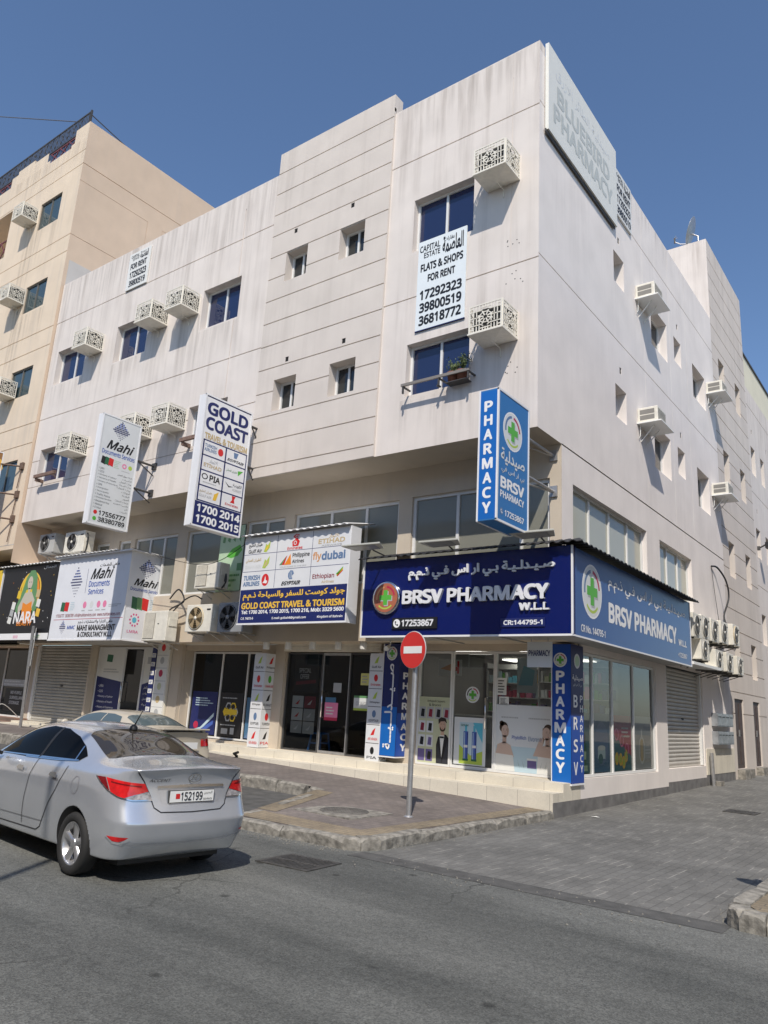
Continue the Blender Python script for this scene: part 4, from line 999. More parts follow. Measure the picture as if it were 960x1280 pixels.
a.disc(-13.0, 4.45, .12, .145, 'red', 3); a.poly([(-13.08, 4.38), (-12.95, 4.36), (-12.92, 4.42), (-12.98, 4.44), (-13.0, 4.55), (-13.03, 4.43)], 'white', 4)
a.text('EGYPTAIR', -12.46, 4.285, -11.86, 4.38, 'black', .018, .35, heavy=.004)
a.poly([(-12.22, 4.42), (-12.12, 4.42), (-12.14, 4.5), (-12.08, 4.55), (-12.12, 4.62), (-12.2, 4.63), (-12.26, 4.56), (-12.26, 4.48)], 'steelblue', 3); a.line((-12.2, 4.44), (-12.2, 4.6), .012, 'lightgrey', 4); a.line((-12.16, 4.44), (-12.15, 4.6), .012, 'lightgrey', 4)
a.text('Ethiopian', -11.5, 4.36, -10.86, 4.5, 'maroon', .01); a.text('Airlines', -11.22, 4.28, -10.86, 4.34, 'tan', .008)
for k, c in enumerate(('green', 'yellow', 'red')): a.poly([(-10.82 + k * .015, 4.46 - k * .02), (-10.62, 4.62 - k * .03), (-10.62, 4.59 - k * .03), (-10.76, 4.45 - k * .02)], c, 3)
a.build(t, base=MATS['grey_white_panel'])
t = thing('corrugated_awning', (-12.1, 12.9, 5.52), 'short corrugated awning sheet on top of the airline logo fascia', 'awning')
mb = MB(); corrugated(mb, [(-13.85, SY - .13, 5.54), (-10.45, SY - .13, 5.54)], [(-13.85, 13.34, 5.75), (-10.45, 13.34, 5.75)], (0, 0, 1), 16, .03, SIGNW); mb.build('sheet', t)

# ---- documents office fascia box
t = thing('white_fascia_box', (-20.2, 13, 3.1), 'big white fascia box with a dotted blue diamond logo on front and end', 'sign')
mb = MB(); mb.box(-22.10, -18.42, SY, YG - .01, 3.11, 5.56, mat('blueish_white_panel', (.74, .76, .80), .35, var=.03)); mb.build('panel', t)
mb = MB(); mb.box(-18.43, -18.405, SY - .012, SY + .02, 3.08, 5.58, SIGNW); mb.box(-22.12, -18.40, SY - .014, SY, 3.07, 3.112, SIGNW); mb.box(-18.42, -18.40, SY + .02, YG - .01, 3.07, 3.112, SIGNW)
mb.box(-22.2, -18.3, SY - .1, YG, 5.562, 5.60, SIGNW); mb.build('trim', t)
mb = MB(); mb.box(-22.1, -18.45, SY + .02, YG - .02, 3.09, 3.108, SOFF); mb.build('soffit', t)
a = Art(FRONT(SY))
diamond(a, -21.02, 4.80, .62, .95, 11); a.rect(-20.49, 4.45, -20.475, 5.18, 'navy')
a.text(ar('ماهي للخدمات'), -19.9, 5.15, -18.95, 5.3, 'black', .01); a.text('Mahi', -20.3, 4.84, -19.16, 5.18, 'black', .014, .45)
a.text('Documents', -20.34, 4.62, -19.3, 4.80, 'midblue', .012); a.text('Services', -20.32, 4.40, -19.55, 4.57, 'midblue', .012)
for k, c in enumerate(('darkgreen', 'red')): a.poly([(-21.66 + k * .2, 3.95), (-21.45 + k * .2, 3.93), (-21.42 + k * .2, 4.2), (-21.63 + k * .2, 4.22)], c, 3 + k)
a.lines(-21.15, 3.95, -20.85, 4.22, 5, 'paleblue')
for x in (-20.4, -20.05, -19.7, -19.4): a.disc(x, 4.1, .09, .1, random.choice(['lightgrey', 'pink', 'paleblue', 'grey']), 3); a.lines(x - .12, 3.9, x + .12, 3.97, 1, 'grey')
a.lines(-19.2, 4.0, -18.55, 4.1, 2, 'grey')
a.text('17556777  38380789  info@mahiservices.com  www.mahiservices.com', -21.85, 3.75, -18.6, 3.86, 'maroon', .006)
a.rect(-21.95, 3.685, -18.42, 3.70, 'crimson', 2)
a.text(ar('ماهي للادارة والاستشارات ذ.م.م'), -20.6, 3.52, -18.9, 3.66, 'black', .012); diamond(a, -21.4, 3.46, .36, .42, 8); a.text('MMC', -21.15, 3.4, -20.72, 3.51, 'midblue', .016, .2)
a.text('MAHI MANAGMENT', -20.62, 3.35, -18.74, 3.52, 'black', .017, heavy=.006); a.text('& CONSULTANCY W.L.L', -20.54, 3.17, -18.85, 3.32, 'black', .016, heavy=.003)
a.build(t, base=MATS['blueish_white_panel'])
a = Art(SIDE(-18.42))
diamond(a, 13.03, 5.13, .58, .56, 11); a.text('Mahi', 12.64, 4.62, 13.45, 4.84, 'black', .014, .4); a.text('Documents Services', 12.55, 4.47, 13.55, 4.57, 'midblue', .01)
for k, c in enumerate(('darkgreen', 'dullgreen', 'red')): a.poly([(12.66 + k * .17, 3.98), (12.85 + k * .17, 3.95), (12.88 + k * .16, 4.28), (12.64 + k * .17, 4.31)], c, 3 + k)
a.lines(13.25, 4.0, 13.6, 4.3, 6, 'paleblue')
for k in range(10):
    an = k * 2 * math.pi / 10; a.disc(12.81 + .14 * math.cos(an), 3.66 + .16 * math.sin(an), .028, .03, 'magenta', 3, 10)
a.disc(12.81, 3.66, .07, .08, 'cyan', 3); a.text('LMRA', 12.62, 3.3, 12.98, 3.38, 'magenta', .008); a.disc(13.5, 3.66, .1, .12, 'lightgrey', 3)
a.build(t, base=MATS['blueish_white_panel'])
# ---- black beauty-shop fascia, yellow fascia at the edge, awning above them
t = thing('black_fascia_sign', (-23.8, 12.7, 3.1), 'black fascia sign with a painted long-haired woman in an orange dress', 'sign')
mb = MB(); mb.box(-25.44, -22.13, SY + .002, SY + .25, 3.10, 5.46, C['black']); mb.build('panel', t)
a = Art(FRONT(SY + .002))
a.rect(-25.42, 3.11, -22.14, 3.31, 'white'); a.text('www', -24.2, 3.15, -23.9, 3.25, 'pink', 0); a.text('GIFT', -22.9, 3.15, -22.6, 3.25, 'green', 0)
a.disc(-23.63, 4.62, .66, .66, 'gold', 2, ring=.12); a.disc(-23.63, 4.6, .56, .58, 'orange', 2); a.disc(-23.75, 4.75, .42, .42, 'yellow', 3)
a.poly([(-23.95, 5.1), (-23.75, 5.32), (-23.5, 5.32), (-23.3, 5.12), (-23.2, 4.6), (-23.05, 4.1), (-23.25, 3.9), (-23.45, 4.3), (-23.5, 4.7), (-23.85, 4.7), (-24.05, 4.2), (-24.3, 3.85), (-24.35, 4.15), (-24.12, 4.6)], 'dullgreen', 4)
a.poly([(-23.9, 4.6), (-23.5, 4.62), (-23.25, 4.35), (-23.35, 4.1), (-23.95, 4.1), (-24.15, 3.9), (-24.2, 4.15)], 'figureskin', 5); a.disc(-23.68, 4.92, .15, .21, 'figureskin', 6); a.rect(-23.74, 4.58, -23.6, 4.75, 'figureskin', 6)
a.disc(-23.73, 4.94, .025, .012, 'black', 7); a.disc(-23.62, 4.94, .025, .012, 'black', 7); a.disc(-23.68, 4.81, .025, .01, 'lips', 7)
a.poly([(-23.95, 4.3), (-23.7, 4.22), (-23.4, 4.32), (-23.3, 3.7), (-23.9, 3.7)], 'orange', 7)
for x, y, c in ((-24.5, 4.2, 'paper'), (-24.55, 3.95, 'grey'), (-24.25, 4.55, 'yellow'), (-23.0, 4.25, 'paper'), (-22.95, 3.95, 'gold'), (-23.1, 4.55, 'tan'), (-24.6, 3.75, 'paper')):
    a.poly([(x - .12, y - .1), (x + .1, y - .14), (x + .14, y + .1), (x - .08, y + .14)], c, 8)
for k in range(26):
    x, y = random.uniform(-25.3, -22.3), random.uniform(3.6, 5.3); a.disc(x, y, .015, .018, random.choice(['gold', 'white', 'orange']), 2, 8)
a.text('NARA', -24.35, 3.62, -22.98, 4.0, 'white', .017, lay=9); a.text('NARA', -24.32, 3.645, -23.01, 3.975, 'black', .0, lay=10); a.text('BEAUTY', -24.1, 3.55, -23.2, 3.68, 'orange', .012, lay=11)
a.text(ar('الجمال'), -23.0, 5.32, -22.3, 5.42, 'paper', .006)
a.build(t, base='black')
t = thing('yellow_fascia_sign', (-27.6, 12.7, 3.2), 'yellow fascia sign cut by the left edge, beside the black one', 'sign')
mb = MB(); mb.box(-30, -25.55, SY + .003, SY + .22, 3.2, 5.44, C['yellow']); mb.build('panel', t)
mb = MB(); mb.box(-25.55, -25.5, SY - .01, SY + .3, 3.18, 5.5, SIGNW); mb.build('trim', t)
t = thing('corrugated_awning', (-23, 12.9, 5.5), 'pale corrugated awning strip over the black and white fascias on the left', 'awning')
mb = MB(); corrugated(mb, [(-25.6, SY - .12, 5.50), (-22.2, SY - .12, 5.50)], [(-25.6, 13.34, 5.56), (-22.2, 13.34, 5.56)], (0, 0, 1), 17, .03, SIGNW)
corrugated(mb, [(-22.2, SY - .16, 5.61), (-18.9, SY - .16, 5.61)], [(-22.2, 13.34, 5.66), (-18.9, 13.34, 5.66)], (0, 0, 1), 16, .025, SIGNW)
mb.box(-25.6, -22.2, SY - .02, 13.3, 5.47, 5.495, BLACK); mb.build('sheet', t)

# ---- signs hung out from the facade
def arms(t, x, zs, y0, y1, m=DKSTEEL, plate=True, diag=True):
    for z in zs:
        b = MB(); b.tube([(x, y0, z), (x, y1 - .02, z)], .032, m)
        if plate: b.box(x - .09, x + .09, y1 - .05, y1 - .003, z - .09, z + .09, m)
        if diag: b.tube([(x, y0 + .1, z - .02), (x, y1 - .02, z - .28)], .018, m)
        b.build('arm', t)
def lightbox(name, label, x, th, y0, y1, z0, z1, col, side):
    t = thing(name, (x, y0, z0), label, 'sign')
    m = MB(); m.box(x - th, x, y0, y1, z0, z1, side); m.build('box', t, .008)
    f = MB()
    for a_, b_ in ((y0 - .006, y0 + .03), (y1 - .03, y1 + .006)): f.box(x - .02, x + .012, a_, b_, z0, z1, SIGNW); f.box(x - th - .012, x - th + .02, a_, b_, z0, z1, SIGNW)
    for a_, b_ in ((z0 - .008, z0 + .03), (z1 - .03, z1 + .008)): f.box(x - .02, x + .010, y0 - .006, y1, a_, b_, SIGNW); f.box(x - th - .01, x - th + .02, y0, y1, a_, b_, SIGNW)
    f.build('trim', t)
    return t
# pharmacy blade sign
t = lightbox('blade_sign', 'blue blade sign with white letters on its narrow edge, hung from the building corner', -6.0, .37, 10.85, 12.02, 4.83, 7.2, None, C['hangblue'])
a = Art(SIDE(-6.0)); medallion(a, 11.39, 6.55, .36, .36, 'white', 'lightgrey', 'steelblue', 2)
a.text(ar('صيدلية'), 10.97, 5.87, 11.86, 6.16, 'lightgrey', .016); a.text(ar('بي ار اس في'), 11.0, 5.7, 11.85, 5.84, 'lightgrey', .004)
a.text('BRSV', 10.97, 5.43, 11.85, 5.64, 'white', .018, heavy=.008); a.text('PHARMACY', 10.97, 5.26, 11.85, 5.39, 'white', .014); handset(a, 11.03, 5.02, .06, 'steelblue', 'white'); a.text('17253867', 11.14, 4.96, 11.85, 5.07, 'white', .014); a.build(t, base='hangblue')
a = Art(FRONT(10.85)); a.rect(-6.355, 4.86, -6.015, 7.17, 'brightblue', 1)
a2 = 'PHARMACY'
for k, ch in enumerate(a2):
    w = .085 if ch not in 'M' else .105
    a.text(ch, -6.19 - w, 6.79 - k * .262, -6.19 + w, 6.99 - k * .262, 'white', .017, heavy=.012)
a.build(t)
for z in (6.72, 5.98):
    b = MB(); b.tube([(-6.12, 12.02, z), (-6.12, 13.33, z)], .030, STEEL); b.tube([(-6.28, 12.02, z - .1), (-6.12, 13.3, z - .02)], .018, STEEL); b.box(-6.19, -6.03, 13.31, 13.347, z - .11, z + .11, STEEL); b.build('arm', t)
# travel agency blade sign
t = lightbox('blade_sign', 'white blade sign with navy heading and a grid of airline logos', -13.49, .22, 10.49, 11.95, 5.40, 8.55, None, SIGNW)
a = Art(SIDE(-13.49)); F0 = -.0
a.rect(10.5, 5.43, 11.94, 5.98, 'navy'); a.rect(10.5, 8.49, 11.94, 8.53, 'navy')
a.text('GOLD', 10.57, 8.08, 11.85, 8.40, 'navy', .017, heavy=.03); a.text('COAST', 10.57, 7.71, 11.88, 8.03, 'navy', .017, heavy=.025); a.text('TRAVEL & TOURISM', 10.58, 7.47, 11.9, 7.63, 'tan', .017, heavy=.005)
for k in range(5): a.rect(10.56, 5.99 + k * .36, 11.92, 6.02 + k * .36, 'navy', 2)
for u in (10.56, 11.24, 11.89): a.rect(u, 5.99, u + .04, 7.46, 'navy', 2)
gz = [6.04 + .36 * k for k in range(4)]
a.text('TURKISH', 10.62, gz[3] + .17, 10.98, gz[3] + .25, 'steelblue', .017); a.text('AIRLINES', 10.62, gz[3] + .07, 10.98, gz[3] + .15, 'steelblue', .017); a.disc(11.1, gz[3] + .15, .08, .09, 'red', 3)
a.text('EGYPTAIR', 11.32, gz[3] + .03, 11.84, gz[3] + .1, 'black', .016, .35); a.poly([(11.52, gz[3] + .14), (11.6, gz[3] + .14), (11.65, gz[3] + .28), (11.5, gz[3] + .28)], 'steelblue', 3)
a.text('ETIHAD', 10.65, gz[2] + .06, 11.18, gz[2] + .15, 'tan', .012); a.text(ar('الاتحاد'), 10.8, gz[2] + .18, 11.05, gz[2] + .27, 'grey', .006)
a.text(ar('الطيران العماني'), 11.32, gz[2] + .12, 11.66, gz[2] + .2, 'dullgreen', .004); a.poly([(11.7, gz[2] + .1), (11.85, gz[2] + .25), (11.68, gz[2] + .22)], 'green', 3)
a.text('PIA', 10.86, gz[1] + .11, 11.18, gz[1] + .26, 'black', .016); a.disc(10.72, gz[1] + .19, .09, .07, 'black', 3, ring=.3); a.lines(10.68, gz[1] + .03, 11.15, gz[1] + .08, 1, 'grey')
a.poly([(11.32, gz[1] + .24), (11.45, gz[1] + .12), (11.6, gz[1] + .16), (11.46, gz[1] + .15)], 'black', 3); a.text(ar('الكويتية'), 11.58, gz[1] + .16, 11.85, gz[1] + .25, 'black', .004); a.text('KUWAIT', 11.58, gz[1] + .06, 11.85, gz[1] + .12, 'grey', .004)
a.text(ar('طيران الخليج'), 10.62, gz[0] + .15, 10.98, gz[0] + .23, 'tan', .006); a.text('GULF AIR', 10.62, gz[0] + .06, 10.98, gz[0] + .12, 'grey', .006); a.poly([(11.02, gz[0] + .05), (11.12, gz[0] + .06), (11.18, gz[0] + .28), (11.05, gz[0] + .2)], 'gold', 3)
a.poly([(11.54, gz[0] + .13), (11.68, gz[0] + .13), (11.66, gz[0] + .22), (11.7, gz[0] + .3), (11.58, gz[0] + .3), (11.6, gz[0] + .2)], 'red', 3); a.text('Emirates', 11.4, gz[0] + .04, 11.8, gz[0] + .1, 'red', .01)
a.text('1700 2014', 10.6, 5.74, 11.9, 5.93, 'white', .017, heavy=.010); a.text('1700 2015', 10.6, 5.49, 11.9, 5.68, 'white', .017, heavy=.010); a.build(t, base=SIGNW)
arms(t, -13.56, (8.25, 7.2), 11.95, YF - .06 + .06)
# documents office blade sign
t = lightbox('blade_sign', 'white blade sign with dotted diamond and a long list of services', -17.59, .2, 10.44, 11.63, 5.85, 8.85, None, SIGNW)
a = Art(SIDE(-17.59)); a.rect(10.46, 5.87, 11.61, 8.83, 'lightgrey')
diamond(a, 11.03, 8.5, .52, .55, 11); a.text('Mahi', 10.66, 7.93, 11.5, 8.2, 'black', .014, .4); a.text('Documents Services', 10.55, 7.77, 11.55, 7.9, 'midblue', .01)
for k, c in enumerate(('black', 'darkgreen', 'red')): a.poly([(10.56 + k * .11, 7.5), (10.7 + k * .11, 7.47), (10.71 + k * .11, 7.68), (10.58 + k * .11, 7.7)], c, 3 + k)
a.lines(10.95, 7.45, 11.15, 7.68, 5, 'mint'); a.disc(11.27, 7.58, .07, .07, 'pink', 3, ring=.5); a.disc(11.45, 7.58, .06, .06, 'lime', 3); a.lines(11.2, 7.42, 11.55, 7.46, 1, 'grey')
rows = ['LMRA', 'GOSI', 'Ministry of Labour', 'Ministry of Health', 'Ministry of Commerce', 'CIPR', 'Immigration', 'Municipality', 'Traffic Police', 'Embassy Services', 'Residence Visa', 'Medical', 'E-Visa']
for k, s_ in enumerate(rows):
    z = 7.33 - k * .088; a.text('+ ' + s_, 10.53, z, 10.53 + .028 * (len(s_) + 2), z + .052, 'black', .0)
rr = ['هيئة سوق العمل', 'التأمينات', 'وزارة العمل', 'وزارة الصحة', 'وزارة التجارة', 'الجوازات', 'البلدية', 'المرور', 'خدمات السفارة', 'تأشيرة الاقامة', 'طبي', 'تأشيرات']
for k, s_ in enumerate(rr):
    z = 7.28 - k * .088; a.text(ar(s_), 11.55 - .032 * len(s_), z, 11.55, z + .06, 'black', .0)
a.disc(10.62, 6.17, .055, .055, 'red', 3); a.disc(10.62, 6.0, .055, .055, 'green', 3); a.text('17556777', 10.72, 6.11, 11.52, 6.24, 'black', .016); a.text('38380789', 10.72, 5.94, 11.52, 6.07, 'black', .016); a.build(t)
arms(t, -17.66, (7.88, 7.1), 11.63, YF)
# brown blade sign at the left edge, on three long arms
t = lightbox('blade_sign', 'orange-brown blade sign at the left edge, on three long steel arms', -25.6, .25, 10.9, 11.75, 6.0, 9.4, None, C['brownsign'])
a = Art(SIDE(-25.6)); a.rect(10.92, 6.05, 11.72, 9.35, 'brownsign'); a.disc(11.5, 8.9, .3, .3, 'gold', 2, ring=.3); a.build(t)
for z in (8.95, 7.95, 7.1):
    b = MB(); b.tube([(-25.65, 11.7, z + .05), (-24.95, 12.14, z - .03)], .03, RUST); b.box(-25.05, -24.85, 12.08, 12.155, z - .14, z + .1, RUST); b.tube([(-24.95, 12.12, z - .05), (-25.0, 12.1, z - .8)], .018, RUST); b.build('arm', t)

# ---- pylons either side of the pharmacy front
t = thing('pharmacy_pylon', (-6.1, 14, .55), 'blue vertical pylon at the building corner with white letters reading downwards', 'sign')
mb = MB(); mb.box(-6.305, -5.925, 13.70, 14.28, .55, 3.06, C['navy']); mb.box(-6.32, -5.91, 13.685, 14.29, .52, .55, SIGNW); mb.box(-6.318, -6.303, 13.687, 13.72, .55, 3.06, SIGNW); mb.build('box', t)
a = Art(FRONT(13.70)); a.rect(-6.30, .56, -5.93, 1.55, 'brightblue'); a.rect(-6.30, 1.55, -5.93, 3.05, 'pylonblue')
medallion(a, -6.14, 2.76, .135, .135, 'white', 'lightgrey', 'steelblue', 2)
for k, ch in enumerate('PHARMACY'):
    w = .088 if ch not in 'M' else .115
    a.text(ch, -6.14 - w, 2.37 - k * .235, -6.14 + w, 2.56 - k * .235, 'white', .017, heavy=.012)
a.build(t)
a = Art(SIDE(-5.925)); a.rect(13.71, .56, 14.275, 1.75, 'pylonblue'); a.rect(13.71, 1.75, 14.275, 3.05, 'navy')
a.disc(13.98, 2.76, .14, .14, 'lightgrey', 3); a.disc(13.98, 2.76, .1, .1, 'mint', 4); a.text(ar('صيدلية'), 13.76, 2.38, 14.24, 2.5, 'white', .012); a.text(ar('بي ار اس في'), 13.8, 2.28, 14.2, 2.35, 'lightgrey', .0)
for k, ch in enumerate('BRSV'): a.text(ch, 13.8, 1.9 - k * .4, 13.99, 2.13 - k * .4, 'white', .014)
for k, ch in enumerate('PHARMACY'): a.text(ch, 14.1, 2.0 - k * .18, 14.23, 2.13 - k * .18, 'white', .010)
a.build(t)
t = thing('pharmacy_pylon', (-10.1, 14, .7), 'blue vertical pylon with Arabic lettering running down it, left of the pharmacy window', 'sign')
mb = MB(); mb.box(-10.29, -9.87, 13.68, 14.25, .70, 3.07, C['navy']); mb.box(-10.30, -9.86, 13.667, 14.26, .675, .70, SIGNW); mb.box(-10.305, -10.288, 13.667, 13.7, .7, 3.07, SIGNW); mb.build('box', t)
a = Art(FRONT(13.68)); a.rect(-10.285, .71, -9.875, 1.72, 'brightblue'); a.rect(-10.285, 1.72, -9.875, 3.06, 'navy'); medallion(a, -10.08, 2.86, .14, .15, 'white', 'lightgrey', 'steelblue', 2)
# Arabic word turned to read downwards
vsx, fsx, x0, x1, y0, y1 = glyphs(ar('صـــيـــدلـــيـــة'))
for q, (dx, dy) in enumerate(((0, 0), (.008, 0), (-.008, 0), (0, .008), (0, -.008), (.006, .006), (-.006, -.006))):
    a.t.add([a.F.p(-9.95 - (y - y0) / (y1 - y0) * .25 + dx, .85 + (x - x0) / (x1 - x0) * 1.78 + dy, .006 + q * .0004) for x, y in vsx], fsx, C['white'])
a.build(t)
a = Art(SIDE(-9.87)); a.rect(13.69, .71, 14.24, 1.6, 'pylonblue')
for k, ch in enumerate('PHARMACY'): a.text(ch, 13.84, 2.32 - k * .215, 14.06, 2.47 - k * .215, 'white', .017, heavy=.008)
a.build(t)
# ---- airline pylons
def airline_pylon(x0, x1, y0, y1, z0, z1, label):
    t = thing('airline_pylon', (x1, y0, z0), label, 'sign')
    m = MB(); m.box(x0, x1, y0, y1, z0, z1, mat('grey_white_panel', (.7, .71, .72), .4)); m.build('box', t)
    for F, u0, u1 in ((FRONT(y0), x0, x1), (SIDE(x1), y0, y1)):
        a = Art(F); n = 5 if F.n.x == 0 and x1 < -12 else (5 if x1 < -12 else 6); h = (z1 - z0) / n
        names = ['Gulf Air', 'Emirates', 'Ethiopian', 'EGYPTAIR', 'AIR ARABIA', 'PIA'] if F.n.x == 0 else ['Philippine', 'OMAN AIR', 'KUWAIT', 'TURKISH', 'PIA', 'PIA']
        cs = ['lime', 'red', 'lime', 'steelblue', 'red', 'black'] if F.n.x == 0 else ['red', 'green', 'black', 'red', 'black', 'black']
        for k in range(n):
            z = z1 - (k + 1) * h
            if k: a.rect(u0, z + h - .006, u1, z + h + .006, 'black', 1)
            c = (u0 + u1) / 2; w = (u1 - u0) * .36
            a.text(names[k], c - w, z + h * .16, c + w, z + h * .3, 'black' if k not in (1, 4) else 'red', .01)
            if k % 2: a.disc(c, z + h * .6, w * .4, h * .2, cs[k], 3)
            else: a.poly([(c - w * .5, z + h * .42), (c + w * .2, z + h * .45), (c + w * .5, z + h * .85), (c - w * .05, z + h * .7)], cs[k], 3)
        a.build(t, base=MATS['grey_white_panel'])
airline_pylon(-14.39, -14.0, 13.70, 14.09, .58, 2.85, 'white pylon of airline logos left of the travel agency door')
airline_pylon(-10.68, -10.31, 13.69, 13.97, .55, 2.86, 'narrow white board of airline logos touching the blue Arabic pylon')
t = thing('logo_pillar', (-18.4, 13.9, .6), 'tall strip of square service logos and navy labels on the pillar right of the white office door', 'sign')
mb = MB(); mb.box(-18.83, -18.65, 13.86, 13.925, .65, 3.0, C['navy']); mb.box(-18.62, -18.1, 13.88, 13.926, .62, 2.95, C['paper']); mb.build('panel', t)
a = Art(FRONT(13.86))
for k in range(9): a.rect(-18.83, .72 + k * .25, -18.65, .84 + k * .25, 'paper', 1); a.lines(-18.8, .74 + k * .25, -18.68, .82 + k * .25, 2, 'midblue')
a.build(t, base='navy')
a = Art(FRONT(13.88))
for k in range(6): a.rect(-18.61, .98 + k * .36, -18.11, .995 + k * .36, 'grey', 1); a.disc(-18.36, 1.2 + k * .36, .09, .1, ['grey', 'tan', 'olive', 'crimson', 'grey', 'red'][k], 2)
a.build(t, base='paper')
# ---- small hanging board
t = thing('hanging_board', (-6.2, 13, 2.57), 'small grey-white board with one word, hung under the blue fascia beside the corner pylon', 'sign')
mb = MB(); mb.box(-6.48, -5.99, 13.0, 13.03, 2.57, 3.03, C['lightgrey']); mb.tube([(-6.4, 13.015, 3.03), (-6.4, 13.015, 3.1)], .008, STEEL); mb.tube([(-6.07, 13.015, 3.03), (-6.07, 13.015, 3.1)], .008, STEEL); mb.build('board', t)
a = Art(FRONT(13.0)); a.text('PHARMACY', -6.45, 2.77, -6.02, 2.88, 'navy', .016); a.build(t, base='lightgrey')

# ---- to-let banners and the old roof sign
def capital(a, u0, u1, v0, v1):
    m = (u0 + u1) / 2; h = v1 - v0
    a.text('CAPITAL', u0, v0 + h * .48, m - .03, v0 + h * .85, 'black', .012); a.text('ESTATE', u0 + .1 * (u1 - u0), v0 + h * .1, m - .03, v0 + h * .42, 'black', .012)
    a.text(ar('عقارات'), m + .06 * (u1 - u0), v0 + h * .62, m + .3 * (u1 - u0), v0 + h * .9, 'black', .01); a.text(ar('العاصمة'), m + .03, v0 + h * .0, u1, v0 + h * .95, 'black', .017)
t = thing('to_let_banner', (-8.2, YF - .02, 9.66), 'tall pale blue to-let banner with three phone numbers, hung below the top corner window', 'banner')
mb = MB(); mb.box(-8.87, -7.62, YF - .035, YF - .008, 9.67, 11.87, C['bannerblue']); mb.box(-8.875, -7.615, YF - .037, YF - .006, 9.655, 9.672, C['navy']); mb.build('sheet', t)
a = Art(FRONT(YF - .035)); capital(a, -8.83, -7.69, 11.38, 11.82); a.text('FLATS & SHOPS', -8.79, 11.09, -7.69, 11.29, 'black', .017, heavy=.006); a.text('FOR RENT', -8.59, 10.80, -7.88, 10.99, 'black', .017, heavy=.006)
for k, s_ in enumerate(('17292323', '39800519', '36818772')): a.text(s_, -8.78, 10.39 - k * .31, -7.7, 10.63 - k * .31, 'black', .017, heavy=.012)
a.build(t, base='bannerblue')
t = thing('to_let_banner', (-19.9, YF - .02, 14.2), 'small white to-let banner high on the front parapet', 'banner')
mb = MB(); mb.box(-20.5, -19.4, YF - .05, YF - .01, 14.24, 15.56, C['paper']); mb.build('sheet', t)
a = Art(FRONT(YF - .05)); capital(a, -20.4, -19.5, 15.25, 15.52); a.text('FOR RENT', -20.38, 14.96, -19.53, 15.18, 'black', .017, heavy=.008); a.text('17292323', -20.37, 14.63, -19.5, 14.88, 'black', .017, heavy=.008); a.text('39800519', -20.35, 14.33, -19.5, 14.56, 'black', .017, heavy=.008); a.build(t, base='paper')
t = thing('to_let_banner', (XS, 17.2, 14.2), 'small white to-let banner on the lane side of the parapet, beside the faded roof sign', 'banner')
mb = MB(); mb.box(XS + .01, XS + .05, 16.60, 17.72, 14.2, 15.55, C['paper']); mb.build('sheet', t)
a = Art(SIDE(XS + .05)); capital(a, 16.65, 17.65, 15.2, 15.5); a.text('FOR RENT', 16.66, 14.9, 17.64, 15.13, 'black', .017, heavy=.01); a.text('17292323', 16.66, 14.58, 17.64, 14.82, 'black', .017, heavy=.01); a.text('39800519', 16.66, 14.27, 17.64, 14.5, 'black', .017, heavy=.01); a.build(t, base='paper')
t = thing('roof_sign', (XS, 14.5, 13.7), 'large faded grey-green sign board along the lane side of the roof parapet', 'sign')
mb = MB(); mb.box(XS + .02, XS + .10, 12.5, 16.5, 13.70, 15.93, C['fadedsign']); mb.build('board', t)
mb = MB(); mb.box(XS + .03, XS + .06, 12.45, 16.45, 13.62, 13.7, DKSTEEL); mb.build('rail', t)
a = Art(SIDE(XS + .10)); a.text('BLUEBIRD', 12.92, 14.64, 16.02, 15.12, 'fadedtext', .017, heavy=.03); a.text('PHARMACY', 12.74, 14.06, 16.2, 14.55, 'fadedtext', .017, heavy=.03); a.text(ar('صيدلية الطائر الازرق'), 12.85, 15.25, 16.05, 15.6, 'lightgrey', .0); a.build(t, base='fadedsign')
# green notice in the mezzanine window
t = thing('window_notice', (-15.3, 13.3, 4.5), 'pale green notice board with green drawings between the mezzanine windows', 'sign')
mb = MB(); mb.fbox(FM, -15.80, -14.82, 4.42, 6.18, -.085, .0, C['mint']); mb.build('panel', t)
a = Art(FRONT(YM)); a.poly([(-15.5, 5.35), (-15.3, 5.55), (-15.0, 5.65), (-14.9, 5.5), (-15.05, 5.35), (-15.3, 5.3)], 'green', 2)
for k in range(4): a.poly([(-15.7 + k * .2, 5.75 + k * .03), (-15.6 + k * .2, 5.73), (-15.58 + k * .2, 5.88), (-15.68 + k * .2, 5.9)], 'dullgreen', 2)
a.rect(-15.05, 4.95, -14.87, 5.15, 'dullgreen', 2); a.lines(-15.7, 4.5, -14.9, 4.9, 3, 'dullgreen'); a.build(t, base='mint')
